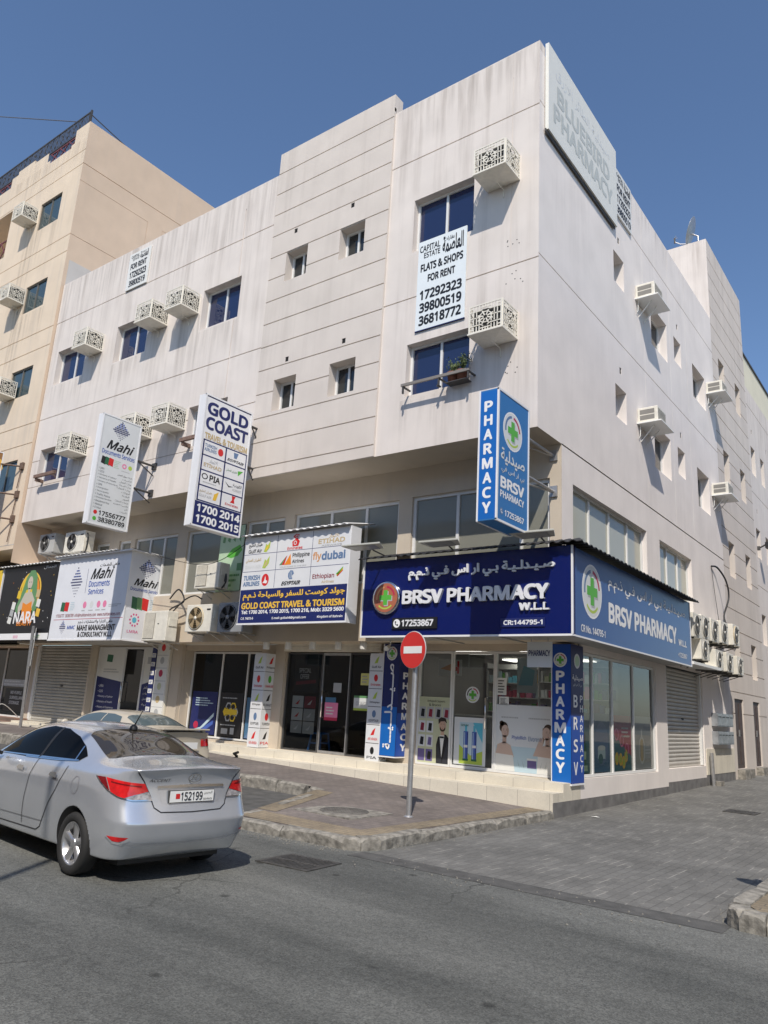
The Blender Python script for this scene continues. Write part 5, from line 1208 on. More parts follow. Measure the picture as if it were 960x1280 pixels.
# ================================================================ AIR CONDITIONERS
def lattice_face(mb, F, W, H, m, d0=0.0, d1=.014):
    B = .030
    def L(x0, y0, x1, y1, w=.62): mb.bar(F, (x0 * W, y0 * H), (x1 * W, y1 * H), B * w, d0, d1 + random.uniform(-.002, .002), m)
    mb.fbox(F, 0, B, 0, H, d0, d1 + .003, m); mb.fbox(F, W - B, W, 0, H, d0, d1 + .003, m); mb.fbox(F, B, W - B, 0, B, d0, d1 + .003, m); mb.fbox(F, B, W - B, H - B, H, d0, d1 + .003, m)
    for x in (.14, .23, .32, .68, .77, .86):
        L(x, .04, x, .22); L(x, .30, x, .50); L(x, .57, x, .95) if x not in (.32, .68) else L(x, .74, x, .95)
    for y in (.13, .87):
        L(.35, y, .65, y); L(.04, y, .12, y)
        L(.88, y, .96, y)
    for x0, x1 in ((.04, .36), (.64, .96)):
        for y in (.26, .53, .76): L(x0, y, x1, y)
    for x in (.42, .5, .58): L(x, .04, x, .16); L(x, .84, x, .96)
    for k in range(8):
        a = k * math.pi / 4 + .39; r0, r1 = .06, .25
        L(.5 + r0 * math.cos(a), .5 + r0 * math.sin(a), .5 + r1 * math.cos(a), .5 + r1 * math.sin(a), .8)
        b = a + math.pi / 4
        L(.5 + .2 * math.cos(a), .5 + .2 * math.sin(a), .5 + .2 * math.cos(b), .5 + .2 * math.sin(b), .6)
    L(.36, .26, .44, .20); L(.64, .26, .56, .2); L(.36, .76, .44, .82); L(.64, .76, .56, .82)
def cage(loc, label):
    W, D, H = .73, .62, .60
    t = thing('air_conditioner_cage', loc, label, 'air conditioner cage', 'lattice cages around the wall air conditioners')
    O = Vector((0, 0, 0))
    f = MB(); lattice_face(f, Fr((0, -D, 0), (1, 0, 0), (0, 0, 1), (0, -1, 0)), W, H, CREAMM); f.build('lattice_panel', t, local=True)
    f = MB(); lattice_face(f, Fr((W, -D, 0), (0, 1, 0), (0, 0, 1), (1, 0, 0)), D, H, CREAMM); f.build('lattice_panel', t, local=True)
    f = MB(); lattice_face(f, Fr((0, 0, 0), (0, -1, 0), (0, 0, 1), (-1, 0, 0)), D, H, CREAMM); f.build('lattice_panel', t, local=True)
    f = MB()
    P = [(-.02, -D - .03, -.02), (W + .02, -D - .03, -.02), (W + .02, -.004, -.02), (-.02, -.004, -.02)]; c = (W * .5, -D * .45, -.085)
    f.add(P + [c], [(0, 1, 4), (1, 2, 4), (2, 3, 4), (3, 0, 4)], CREAMM); f.add([(x, y, .012) for x, y, _ in P], [(0, 1, 2, 3)], CREAMM)
    for k in range(4):
        a, b = P[k], P[(k + 1) % 4]; f.poly([a, b, (b[0], b[1], .012), (a[0], a[1], .012)], CREAMM)
    f.build('drip_tray', t, local=True)
    f = MB(); f.box(.05, W - .05, -D + .09, -.01, .04, H - .06, mat('cage_gap_shade', (.03, .03, .028), .7)); f.build('cooling_unit', t, local=True, bevel=.01)  # unit coloured near-black, painting the shade seen through the lattice gaps
    f = MB(); f.tube([(W * .5, -D * .45, -.08), (W * .5, -D * .3, -.11), (W * .52, -.03, -.12), (W * .52, -.025, -.3)], .012, CREAMM, 6); f.build('drain_pipe', t, local=True)
    return t
regkids()
c0 = cage((-7.13, YF, 12.52), 'cream lattice air conditioner cage right of the top corner window')
regkids()
CG = [((-7.13, YF, 8.86), 'cream lattice air conditioner cage right of the corner window with potted plants'),
      ((-17.33, YF, 12.36), 'cream lattice air conditioner cage just left of the top-floor window nearest the ribbed bay'),
      ((-18.75, YF, 12.36), 'cream lattice air conditioner cage touching the right edge of the middle top-floor window'),
      ((-22.1, YF, 12.36), 'cream lattice air conditioner cage above the right edge of the leftmost top-floor window'),
      ((-17.27, YF, 8.79), 'cream lattice air conditioner cage between the two white blade signs'),
      ((-18.75, YF, 8.79), 'cream lattice air conditioner cage half hidden behind the blade sign listing services'),
      ((-22.03, YF, 8.79), 'cream lattice air conditioner cage by the lower left window with a wooden rail'),
      ((-28.15, 12.16, 19.36), 'lattice air conditioner cage on the topmost floor of the cream block'),
      ((-27.95, 12.16, 15.74), 'lattice air conditioner cage on the second floor down of the cream block'),
      ((-27.2, 12.16, 11.75), 'lattice air conditioner cage cut by the left edge, lowest on the cream block')]
for p, l in CG: dup(c0, p, l)
# plain window units on the lane wall
def window_ac(loc, label):
    t = thing('window_air_conditioner', loc, label, 'air conditioner', 'box air conditioners on the lane wall')
    f = MB(); W, D, H = .66, .50, .42
    f.box(0, D, 0, W, .02, H, OFFWH); f.build('casing', t, local=True, bevel=.012)
    f = MB(); F = Fr((D, 0, 0), (0, 1, 0), (0, 0, 1), (1, 0, 0))
    f.fbox(F, .05, W - .05, .07, H - .05, .001, .006, BLACK)
    for k in range(9): f.fbox(F, .05, W - .05, .08 + k * .033, .092 + k * .033, .006, .012, OFFWH)
    f.build('grille', t, local=True)
    f = MB(); F = Fr((0, 0, 0), (1, 0, 0), (0, 0, 1), (0, -1, 0))
    for a in (.09, .24): f.fbox(F, .06, .42, a, a + .12, .001, .004, mat('vent_shadow_grey', (.22, .21, .19), .6))
    f.build('side_vent', t, local=True)
    f = MB(); f.box(-.0, D + .1, -.06, W + .32, -.01, .02, WHITE)
    f.tube([(0.01, W * .3, -.4), (D * .7, W * .3, -.012)], .014, WHITE, 6); f.tube([(0.01, W * .9, -.4), (D * .7, W * .9, -.012)], .014, WHITE, 6); f.build('shelf', t, local=True)
    f = MB(); f.tube([(.05, .06, 0), (.05, .03, -.3), (.02, .03, -.35)], .01, WHITE, 6); f.build('drain_pipe', t, local=True)
    return t
w0 = window_ac((XS, 18.02, 12.44), 'white box air conditioner on the lane wall above the top-floor window nearest the corner')
regkids()
for p, l in (((XS, 17.92, 8.92), 'white box air conditioner on the lane wall above the lower window nearest the corner'),
             ((XS, 24.85, 12.35), 'white box air conditioner high beside the stair tower in the lane'),
             ((XS, 24.88, 8.85), 'white box air conditioner on the lower floor beside the stair tower')): dup(w0, p, l)
# outdoor condensers; local frame: width along +x, front towards -y
def condenser(loc, label, group, w=.85, h=.66, d=.32, case=None, fan=None, rotz=0.0, blank=False, bracket=True, blade=None, bm=None):
    blade = blade or mat('fan_guard_dark', (.07, .07, .07), .5); bm = bm or STEEL; case = case or OFFWH; fan = fan or mat('fan_guard_grey', (.30, .30, .29), .5)
    t = thing('air_conditioner_condenser', loc, label, 'air conditioner', group); t.rotation_euler = (0, 0, rotz)
    f = MB(); f.box(0, w, 0, d, 0, h, case); f.build('casing', t, local=True, bevel=.015)
    f = MB(); F = Fr((0, 0, 0), (1, 0, 0), (0, 0, 1), (0, -1, 0))
    if blank:
        f.fbox(F, .06, w * .5, .06, h - .06, .001, .012, mat('coil_grille', (.30, .275, .23), .6))
        for k in range(16): f.fbox(F, .065 + k * (w * .5 - .07) / 16, .075 + k * (w * .5 - .07) / 16, .07, h - .07, .012, .018, case)
        f.fbox(F, w * .62, w * .68, h * .55, h * .58, .001, .006, BLACK)
    else:
        c = (w * .40, h * .5); r = min(h * .43, w * .36)
        O = F.p(c[0], c[1], .0)
        f.lathe(O, F.n, [(r, 0), (r, .012), (r * .97, .02)], fan, 32)
        for q in (.25, .42, .6, .78, .95):
            f.lathe(O + F.n * .02, F.n, [(r * q - .008, 0), (r * q - .008, .008), (r * q, .008), (r * q, 0)], case if q > .9 else blade, 32)
        for k in range(5):
            a = k * 2 * math.pi / 5
            P = [(c[0] + r * q * math.cos(a + da), c[1] + r * q * math.sin(a + da)) for q, da in ((.15, 0), (.9, .1), (.9, .7), (.15, .5))]
            f.poly([F.p(u, v, .026) for u, v in P], blade)
        f.lathe(O + F.n * .02, F.n, [(r * .16, 0), (r * .16, .014), (0, .016)], case, 16)
    f.build('coil_grille' if blank else 'fan_guard', t, local=True)
    f = MB(); f.fbox(Fr((w, 0, 0), (0, 1, 0), (0, 0, 1), (1, 0, 0)), .06, d - .04, h * .5, h * .75, .001, .02, case)
    if not blank: f.fbox(F, w * .8, w * .94, h * .78, h * .84, .001, .004, BLACK)
    f.build('service_cover', t, local=True)
    if bracket:
        for x in (.1, w - .14): f = MB(); f.box(x, x + .035, .02, d + .22, -.04, -.004, bm); f.tube([(x + .018, d + .2, -.2), (x + .018, .12, -.03)], .012, bm, 6); f.build('bracket', t, local=True)
    return t
GF = 'condensers crowded over the shop fronts'
YEL = mat('yellowed_fan', (.46, .36, .20), .5); GREY = mat('condenser_grey', (.26, .27, .28), .5); DFAN = mat('dark_fan', (.06, .065, .07), .45)
condenser((-15.98, 12.78, 4.42), 'white condenser with vertical grille on the bracket above two round-fan units', GF, .94, .66, .34, blank=True)
condenser((-17.9, 12.75, 3.08), 'large off-white condenser standing against the end of the white fascia box', GF, 1.02, .80, .36, blank=True)
condenser((-16.15, 12.78, 3.30), 'white condenser with a yellowed round fan', GF, 1.0, .70, .34, fan=YEL, blade=mat('yellowed_fan_dark', (.36, .27, .15), .5))
condenser((-14.93, 12.80, 3.28), 'grey condenser with a black fan beside the airline fascia', GF, .95, .74, .34, case=GREY, fan=DFAN)
condenser((-24.05, 12.7, 5.95), 'grey condenser tucked under the overhang at the far left end', GF, .92, .62, .36, case=mat('condenser_pale', (.45, .45, .43), .5), fan=DFAN)
condenser((-22.5, 12.7, 5.84), 'white condenser with a dark fan under the overhang behind the white fascia box', GF, 1.1, .66, .36)
GS = 'condensers stacked on the lane wall'
lane = [(19.95, 3.86, 'condenser nearest the blue lane sign in the upper row'), (20.75, 3.90, 'second condenser along the upper row on the lane wall'), (21.68, 3.92, 'third condenser along the upper row, with a scratched casing'),
        (22.72, 3.98, 'fourth condenser along the upper row, under the black cable loop'), (24.1, 4.05, 'last condenser of the upper row, with a rusty yellow fan'),
        (22.0, 3.20, 'condenser at the near end of the lower row over the mailboxes'), (23.15, 3.22, 'middle condenser of the lower row over the mailboxes'), (24.4, 3.22, 'condenser at the far end of the lower row over the mailboxes'), (20.6, 3.36, 'condenser resting above the small white canopy')]
for k, (y, z, l) in enumerate(lane):
    condenser((-5.38, y, z), 'off-white ' + l, GS, .80, .62 if k < 5 else .54, .42, fan=YEL if k == 4 else None, rotz=R(90), blade=mat('fan_guard_mid', (.16, .155, .14), .5), bm=DKSTEEL)
regkids()
# ================================================================ WALL FITTINGS
t = thing('canopy', (XS, 21, 3.2), 'small white canopy slab above the lane shutter', 'canopy')
mb = MB(); mb.add([(XS + .005, 19.6, 3.30), (-5.3, 19.6, 3.22), (-5.3, 22.2, 3.24), (XS + .005, 22.2, 3.32), (XS + .005, 19.6, 3.18), (-5.3, 19.6, 3.15), (-5.3, 22.2, 3.17), (XS + .005, 22.2, 3.2)], [(0, 1, 2, 3), (7, 6, 5, 4), (0, 4, 5, 1), (1, 5, 6, 2), (2, 6, 7, 3)], WHITE); mb.build('slab', t)
MBX = mat('mailbox_steel', (.33, .35, .37), .4, .4, var=.25, scale=7)
for z0, n, l in ((1.72, 4, 'upper bank of grey steel mailboxes on the lane wall'), (1.22, 5, 'lower bank of grey steel mailboxes on the lane wall, under another')):
    t = thing('mailbox_bank', (XS, 24, z0), l, 'mailboxes', 'mailboxes on the lane wall')
    mb = MB(); mb.box(XS + .003, XS + .16, 23.5, 25.3, z0, z0 + .36, MBX); mb.build('case', t)
    for k in range(n):
        w = 1.74 / n; y = 23.53 + k * w
        d = MB(); d.box(XS + .161, XS + .172, y + .015, y + w - .015, z0 + .03, z0 + .33, MBX); o = d.build('door', t)
        d = MB(); d.box(XS + .173, XS + .177, y + .05, y + w - .05, z0 + .25, z0 + .275, BLACK); d.build('letter_slot', o)
def cable(name, pts, r, m, label, n=24, cat='cable'):
    P = []
    pts = [Vector(p) for p in pts]
    for i in range(len(pts) - 1):
        p0 = pts[max(i - 1, 0)]; p1 = pts[i]; p2 = pts[i + 1]; p3 = pts[min(i + 2, len(pts) - 1)]
        for k in range(n // 2):
            s_ = k / (n // 2); P.append(.5 * ((2 * p1) + (p2 - p0) * s_ + (2 * p0 - 5 * p1 + 4 * p2 - p3) * s_ * s_ + (3 * p1 - p0 - 3 * p2 + p3) * s_ ** 3))
    P.append(pts[-1]); mb = MB(); mb.tube(P, r, m, 6); o = mb.build(name); tag(o, label, cat); return o
cable('cable', [(XS + .03, 24.25, 6.45), (XS + .12, 24.6, 6.45), (XS + .25, 25.0, 6.1), (XS + .28, 25.1, 5.6), (XS + .2, 24.75, 5.0), (XS + .3, 24.6, 4.65)], .028, BLACK, 'thick black cable looping out of the lane wall down to the condensers')
cable('cable', [(XS + .03, 24.22, 6.45), (XS + .05, 24.4, 5.6), (XS + .1, 24.55, 4.7)], .008, BLACK, 'thin wire hanging straight from the wall beside the black cable loop')
cable('cable', [(-17.6, 13.3, 4.3), (-17.0, 13.1, 4.5), (-16.6, 13.0, 4.15), (-17.2, 13.05, 3.95), (-17.5, 13.1, 3.6), (-16.9, 13.0, 3.5), (-17.2, 13.0, 3.2)], .022, BLACK, 'tangle of black pipe between the fascia box and the yellow-fan condenser')
cable('cable', [(-17.3, 13.2, 3.9), (-16.7, 13.1, 4.2), (-16.3, 13.1, 4.3), (-16.0, 13.1, 4.2)], .018, RUBBER, 'short black hose arching over the yellow-fan condenser')
cable('cable', [(-15.05, 13.0, 4.6), (-14.8, 12.8, 4.75), (-14.72, 12.75, 4.55), (-14.9, 12.8, 4.4), (-15.05, 13.0, 4.5)], .02, BLACK, 'coil of black hose at the side of the vertical-grille condenser')
cable('cable', [(-21.35, 12.75, 6.4), (-21.2, 12.7, 6.3), (-21.2, 12.7, 5.9), (-21.5, 12.8, 5.75)], .025, BLACK, 'black hose down the side of the condenser behind the white fascia box')
cable('cable', [(-42, 12.3, 31.9), (-33.6, 12.3, 27.5), (-26.07, 12.3, 23.55)], .020, mat('wire_grey', (.10, .10, .11), .6), 'overhead wire running to the roof railing of the cream block', cat='wire')
cable('cable', [(-25.75, 13.9, .7), (-25.6, 13.2, 1.1), (-25.5, 12.8, .7), (-26.2, 12.5, .52)], .012, WHITE, 'thin white cable draped over the reddish steps on the left')
cable('cable', [(-18.3, 12.35, 5.62), (-15.5, 12.6, 5.0), (-13.9, 12.6, 5.45)], .008, BLACK, 'thin wire slung between the white fascia box and the airline fascia')
for x, w, l in ((-9.95, .95, 'flat floodlight overhanging the joint of the airline and pharmacy fascias'), (-8.25, .85, 'flat floodlight on the awning over the middle of the pharmacy fascia'), (-6.3, .85, 'flat white floodlight on the awning near the corner end')):
    t = thing('floodlight', (x, 11.8, 4.7), l, 'floodlight', 'floodlights over the pharmacy fascia')
    d0 = 11.55 if x < -9 else 11.85
    mb = MB(); P = [(x, d0, 4.86), (x + w, d0 + .05, 4.86), (x + w * .86, d0 + .36, 4.83), (x + w * .1, d0 + .36, 4.83)]
    mb.add(P + [(a_, b_, c_ - .04) for a_, b_, c_ in P], [(0, 1, 2, 3), (7, 6, 5, 4), (0, 4, 5, 1), (1, 5, 6, 2), (2, 6, 7, 3), (3, 7, 4, 0)], mat('lamp_housing', (.46, .46, .41), .5)); mb.build('housing', t, .01)
    mb = MB(); mb.poly([(x + .12, d0 + .05, 4.812), (x + w - .14, d0 + .08, 4.81), (x + w - .18, d0 + .33, 4.783), (x + .14, d0 + .33, 4.783)], mat('lamp_lens', (.35, .36, .34), .2)); mb.build('lens', t)
    mb = MB(); mb.tube([(x + w * .5, d0 + .36, 4.84), (x + w * .5, d0 + .5, 4.8), (x + w * .5, 12.5, 4.76)], .016, DKSTEEL); mb.build('arm', t)
for k, x in enumerate((-13.83, -13.07, -12.29, -11.49, -10.76)):
    if k == 0:
        t = thing('spotlight', (x, 13.5, 2.93), 'white drum spotlight under the airline fascia, leftmost, over the airline pylon', 'spotlight', 'white drum spotlights under the airline fascia')
        mb = MB(); mb.lathe((0, 0, 0), (0, 0, 1), [(.075, 0), (.08, .01), (.08, .17), (.07, .18), (.012, .18)], WHITE, 20); mb.build('shade', t, local=True)
        mb = MB(); mb.tube([(0, 0, .17), (0, 0, .22)], .012, WHITE); mb.build('stem', t, local=True); regkids(); s0 = t
    else: dup(s0, (x, 13.5, 2.93), 'white drum spotlight under the airline fascia, %s' % {1: 'above the left end of the glass front', 2: 'above the glass door', 3: 'right of the glass door', 4: 'rightmost, next to the blue fascia'}[k])
t = thing('security_camera', (-9.9, 13.3, 2.95), 'small white security camera under the left end of the blue fascia', 'camera')
mb = MB(); mb.lathe((-9.9, 13.3, 2.97), (.3, -1, -.35), [(0, 0), (.045, 0), (.045, .16), (.055, .17)], WHITE, 16); mb.build('body', t); mb = MB(); mb.tube([(-9.9, 13.34, 2.99), (-9.9, 13.36, 3.1)], .015, WHITE); mb.build('mount', t)
t = thing('wall_lamp', (XS, 31.4, 8.6), 'small dark lamp on the lane wall past the stair tower', 'lamp')
mb = MB(); mb.box(XS + .003, XS + .1, 31.3, 31.4, 8.35, 8.5, DKSTEEL); mb.tube([(XS + .1, 31.35, 8.45), (XS + .4, 31.35, 8.6)], .03, DKSTEEL); mb.build('arm', t); mb = MB(); mb.box(XS + .3, XS + .55, 31.2, 31.5, 8.4, 8.62, BLACK); mb.build('head', t)
# satellite dish on the stair tower
t = thing('satellite_dish', (-6.6, 26.3, 18.84), 'grey satellite dish on the corner of the stair tower roof', 'satellite dish')
mb = MB(); ax = Vector((-.93, -.16, .34)).normalized(); mb.lathe(Vector((-6.5, 26.3, 19.55)) - ax * .05, ax, [(0, 0), (.16, .008), (.30, .03), (.43, .06), (.54, .10), (.55, .104), (.54, .11), (.43, .072), (.30, .042), (.16, .02), (0, .012)], STEEL, 36); mb.build('dish', t)
mb = MB(); mb.tube([(-6.3, 26.3, 18.84), (-6.3, 26.3, 19.3), (-6.55, 26.3, 19.5)], .03, STEEL); mb.tube([(-6.62, 26.3, 19.1), (-6.3, 26.3, 18.9)], .02, STEEL); mb.build('mast', t)
mb = MB(); mb.tube([(-6.5, 26.3, 19.05), (-6.9, 26.2, 19.12), (-7.1, 26.15, 19.25)], .018, STEEL); mb.tube([(-7.1, 26.15, 19.2), (-7.1, 26.15, 19.42)], .03, DKSTEEL); mb.tube([(-7.1, 26.15, 19.42), (-7.05, 26.15, 19.5)], .012, STEEL); mb.tube([(-7.16, 26.15, 19.4), (-7.0, 26.15, 19.4)], .01, STEEL); mb.build('feed_arm', t)
# window rails and pots
WD = mat('weathered_wood', (.20, .13, .10), .8, var=.3, scale=10)
t = thing('window_rail', (-8.2, 12.1, 8.2), 'grey flat rail across the foot of the corner window, holding plant pots', 'rail')
mb = MB(); mb.box(-8.98, -7.3, 11.98, 12.02, 8.30, 8.36, mat('grey_flat_bar', (.22, .20, .18), .6)); mb.build('bar', t)
for x in (-8.95, -8.05, -7.35): mb = MB(); mb.box(x, x + .035, 12.0, YF - .002, 8.28, 8.31, DKSTEEL); mb.box(x, x + .03, 11.99, 12.03, 8.14, 8.30, DKSTEEL); mb.build('bracket', t)
mb = MB(); mb.box(-8.1, -8.05, 12.03, 12.13, 8.14, 8.17, DKSTEEL); mb.box(-7.9, -7.4, 12.03, 12.25, 8.165, 8.18, DKSTEEL); mb.build('tray', t)
for x0, x1, l in ((-23.75, -22.5, 'weathered reddish wooden rail at the lower left window'), (-16.3, -15.4, 'weathered wooden rail end peeking left of the airline blade sign')):
    t = thing('window_rail', (x0, 12.1, 8.2), l, 'rail', 'weathered rails at the lower windows')
    mb = MB(); mb.box(x0, x1, 11.96, 12.04, 8.30, 8.40, WD); mb.build('bar', t); mb = MB(); mb.box(x0 + .05, x0 + .12, 12.0, YF - .002, 8.2, 8.30, WD); mb.build('bracket', t)
POT = mat('terracotta', (.22, .085, .05), .8, var=.15, scale=12); LEAF = mat('leaf_green', (.055, .085, .025), .6, var=.45, scale=30); LEAF2 = mat('leaf_light', (.10, .14, .045), .6, var=.3, scale=30)
for x, hh, l, lf in ((-7.77, .30, 'potted plant with short light green leaves on the window rail', LEAF2), (-7.55, .44, 'taller bushy potted plant beside a smaller one on the window rail', LEAF)):
    t = thing('potted_plant', (x, 12.12, 8.18), l, 'plant', 'potted plants on the window rail')
    mb = MB(); mb.lathe((x, 12.12, 8.181), (0, 0, 1), [(.0, 0), (.085, 0), (.115, .17), (.128, .17), (.128, .205), (.105, .205), (.10, .18), (0, .18)], POT, 20); mb.build('pot', t)
    st = MB(); fo = MB(); rr = random.Random(int(x * 100))
    for k in range(14):
        an = rr.uniform(0, 6.28); sp = rr.uniform(.02, .17); p0 = Vector((x, 12.12, 8.36)); p1 = p0 + Vector((math.cos(an) * sp, math.sin(an) * sp * .8, hh * rr.uniform(.55, 1)))
        st.tube([p0, (p0 + p1) / 2 + Vector((0, 0, .03)), p1], [.006, .005, .003], LEAF, 5)
        for j in range(16):
            c = p0.lerp(p1, rr.uniform(.35, 1.05)) + Vector((rr.gauss(0, .03), rr.gauss(0, .03), rr.gauss(0, .03))); a_ = Vector((rr.gauss(0, 1), rr.gauss(0, 1), rr.gauss(.3, 1))).normalized(); b_ = a_.orthogonal().normalized(); L_ = rr.uniform(.035, .07)
            fo.add([c, c + a_ * L_ * .5 + b_ * L_ * .22, c + a_ * L_, c + a_ * L_ * .5 - b_ * L_ * .22], [(0, 1, 2, 3)], lf)
    st.build('stem', t); fo.build('foliage', t)
# ================================================================ STREET THINGS
t = t_ne = thing('no_entry_sign', (-6.913, 10.008, .13), 'red round no entry sign on a grey pole at the corner below the blue fascia', 'road sign')
mb = MB(); mb.tube([(-6.913, 10.008, .13), (-6.905, 10.005, 2.88)], .042, STEEL, 16); mb.lathe((-6.913, 10.008, .13), (0, 0, 1), [(.09, 0), (.09, .006), (.05, .03)], STEEL, 16); mb.build('pole', t)
nrm = Vector((-.20, -.98, 0)).normalized(); ux = Vector((-nrm.y, nrm.x, 0)); cen = Vector((-6.905, 10.005, 2.60)) + nrm * .06
FQ = Fr(cen, ux, (0, 0, 1), nrm)
mb = MB(); mb.lathe(cen, nrm, [(.0, 0), (.288, 0), (.293, .008), (.288, .016), (0, .016)], C['grey'], 40); mb.fbox(FQ, -.03, .03, -.2, .2, -.04, 0, STEEL); o = mb.build('plate', t)
mb = MB(); n = 40; mb.poly([FQ.p(  .282 * math.cos(2 * math.pi * k / n), .282 * math.sin(2 * math.pi * k / n), .018) for k in range(n)], mat('sign_red', (.62, .035, .03), .4, var=.03)); mb.build('red_face', o)
mb = MB(); mb.fbox(FQ, -.205, .205, -.055, .055, .019, .021, WHITE); mb.build('white_bar', o)
t = thing('post', (-23.1, 12.6, .5), 'thin leaning grey post with a narrow plate seen edge-on, in front of the grey shutter', 'post')
bz = h_pav(-23.1, 12.6)
mb = MB(); mb.tube([(-23.1, 12.6, bz), (-22.75, 12.3, 3.3), (-22.72, 12.28, 3.5)], .045, STEEL, 12); mb.build('pole', t); mb = MB(); mb.prism(Fr((-22.86, 12.45, 0), (.877, -.48, 0), (0, 0, 1), (.48, .877, 0)), [(-.3, 2.3), (.3, 2.3), (.3, 3.45), (-.3, 3.45)], -.012, .012, mat('plate_grey', (.35, .35, .34), .5)); mb.build('plate', t)
regkids()
dup(t_ne, (-.9, 8.3, .16), 'second no entry sign on the right-hand pavement corner, its shadow falling across the lane', 'no entry signs')
t = thing('street_lamp', (-3.8, -1.45, .14), 'tall grey street lamp on the pavement across the road', 'street lamp')
mb = MB(); mb.tube([(-3.8, -1.45, .14), (-3.8, -1.45, 5), (-3.8, -1.45, 9.2)], [.075, .06, .045], STEEL, 14); mb.build('pole', t); mb = MB(); mb.tube([(-3.8, -1.45, 9.15), (-3.8, -.6, 9.5)], .035, STEEL); mb.box(-3.92, -3.68, -.7, .0, 9.46, 9.56, STEEL); mb.build('lamp_head', t)
# ironwork
def grate(name, label, cx, cy, w, d, rot, hf, lines=True, n=12):
    t = thing(name, (cx, cy, hf(cx, cy)), label, 'drain cover'); t.rotation_euler = (0, 0, rot)
    mb = MB(); z = .012
    for a in ((-w / 2, -w / 2 + .05, -d / 2, d / 2), (w / 2 - .05, w / 2, -d / 2, d / 2), (-w / 2 + .05, w / 2 - .05, -d / 2, -d / 2 + .05), (-w / 2 + .05, w / 2 - .05, d / 2 - .05, d / 2)): mb.box(*a, -.05, z, IRON)
    mb.build('frame', t, local=True)
    mb = MB(); mb.box(-w / 2 + .05, w / 2 - .05, -d / 2 + .05, d / 2 - .05, .001, .004, BLACK)
    for k in range(n): x = -w / 2 + .05 + (w - .1) * (k + .25) / n; mb.box(x, x + (w - .1) / n * .5, -d / 2 + .05, d / 2 - .05, .004, .011, IRON)
    mb.box(-w / 2 + .05, w / 2 - .05, -.02, .02, .004, .0125, IRON); mb.build('bars', t, local=True)
grate('drain_grate', 'square iron drain grate in the road beside the kerb corner', -6.08, 6.73, .72, .62, R(4), h_road, n=14)
grate('drain_grate', 'flat iron drain grate in the paving of the lane', -3.9, 17.35, .6, .55, R(0), lambda x, y: h_road(x, y) + .006, n=9)
t = thing('manhole_cover', (-7.72, 9.45, .15), 'round iron manhole cover in a pale concrete square on the pavement', 'manhole cover'); hz = h_pav(-7.72, 9.45)
mb = MB(); mb.box(-8.3, -7.15, 8.95, 9.95, hz - .05, hz + .010, CONC); mb.build('surround', t)
mb = MB(); mb.lathe((-7.70, 9.45, hz + .010), (0, 0, 1), [(.37, 0), (.37, .012), (0, .013)], IRON_L, 40)
for q in range(-6, 7):
    for r_ in range(-6, 7):
        if q * q + r_ * r_ < 36: mb.box(-7.70 + q * .055 - .017, -7.70 + q * .055 + .017, 9.45 + r_ * .055 - .017, 9.45 + r_ * .055 + .017, hz + .0232, hz + .026, IRON_L)
mb.build('lid', t)
rr = random.Random(3); gm_ = [C['paper'], mat('dry_leaf', (.20, .14, .07), .9), C['lightgrey']]
LIT = [(-5.52, 13.83, 'crumpled white paper scrap in the lane beside the corner step', .11)]
for x, y, l, s_ in LIT:
    mb = MB(); z = h_road(x, y) + .008; pts = []
    for k in range(7): an = k * .9; pts.append((x + s_ * rr.uniform(.5, 1) * math.cos(an), y + s_ * .5 * rr.uniform(.5, 1) * math.sin(an), z + rr.uniform(0, .012)))
    mb.add(pts + [(x, y, z + .02)], [(k, (k + 1) % 7, 7) for k in range(7)], gm_[0]); o = mb.build('litter_scrap'); tag(o, l, 'litter')
rg = random.Random(11); mb = MB(); gr = mat('grit', (.20, .19, .165), .95, var=.5, scale=200)
for k in range(560):
    q = rg.random()
    if q < .45: x, y = rg.uniform(-8.2, -6.2), 7.71 - abs(rg.gauss(0, .12))
    elif q < .7: x, y = -5.9 + abs(rg.gauss(0, .10)), rg.uniform(8.2, 24)
    elif q < .85: x, y = rg.uniform(-5.8, -2.0), 7.5 + rg.gauss(0, .25)
    else: x, y = -1.97 - abs(rg.gauss(0, .1)), rg.uniform(7.8, 14)
    s_ = rg.uniform(.004, .014); z = h_road(x, y) + .004
    mb.add([(x - s_, y, z), (x, y - s_, z), (x + s_, y, z), (x, y + s_, z), (x, y, z + s_)], [(0, 1, 4), (1, 2, 4), (2, 3, 4), (3, 0, 4)], gr)
struct(mb.build('grit'), 'stuff')
t = thing('cable_stub', (-13.9, 12.85, .4), 'short black cable stub poking from the step by the airline pylon', 'cable')
mb = MB(); mb.tube([(-13.9, 12.96, .40), (-13.9, 12.85, .46), (-13.75, 12.84, .50)], .03, BLACK); mb.tube([(-13.88, 12.9, .38), (-13.98, 12.88, .30)], .025, BLACK); mb.build('stub', t)
t = thing('lane_pipe', (XS, 22.9, .1), 'short broken pipe and box at the foot of the lane wall beside the shutter', 'pipe')
mb = MB(); mb.tube([(XS + .12, 22.95, h_road(-5.9, 22.95)), (XS + .1, 22.95, 1.0)], .05, STEEL); mb.build('pipe', t); mb = MB(); mb.box(XS + .03, XS + .3, 23.0, 23.35, .1, .26, CONC); mb.build('block', t)

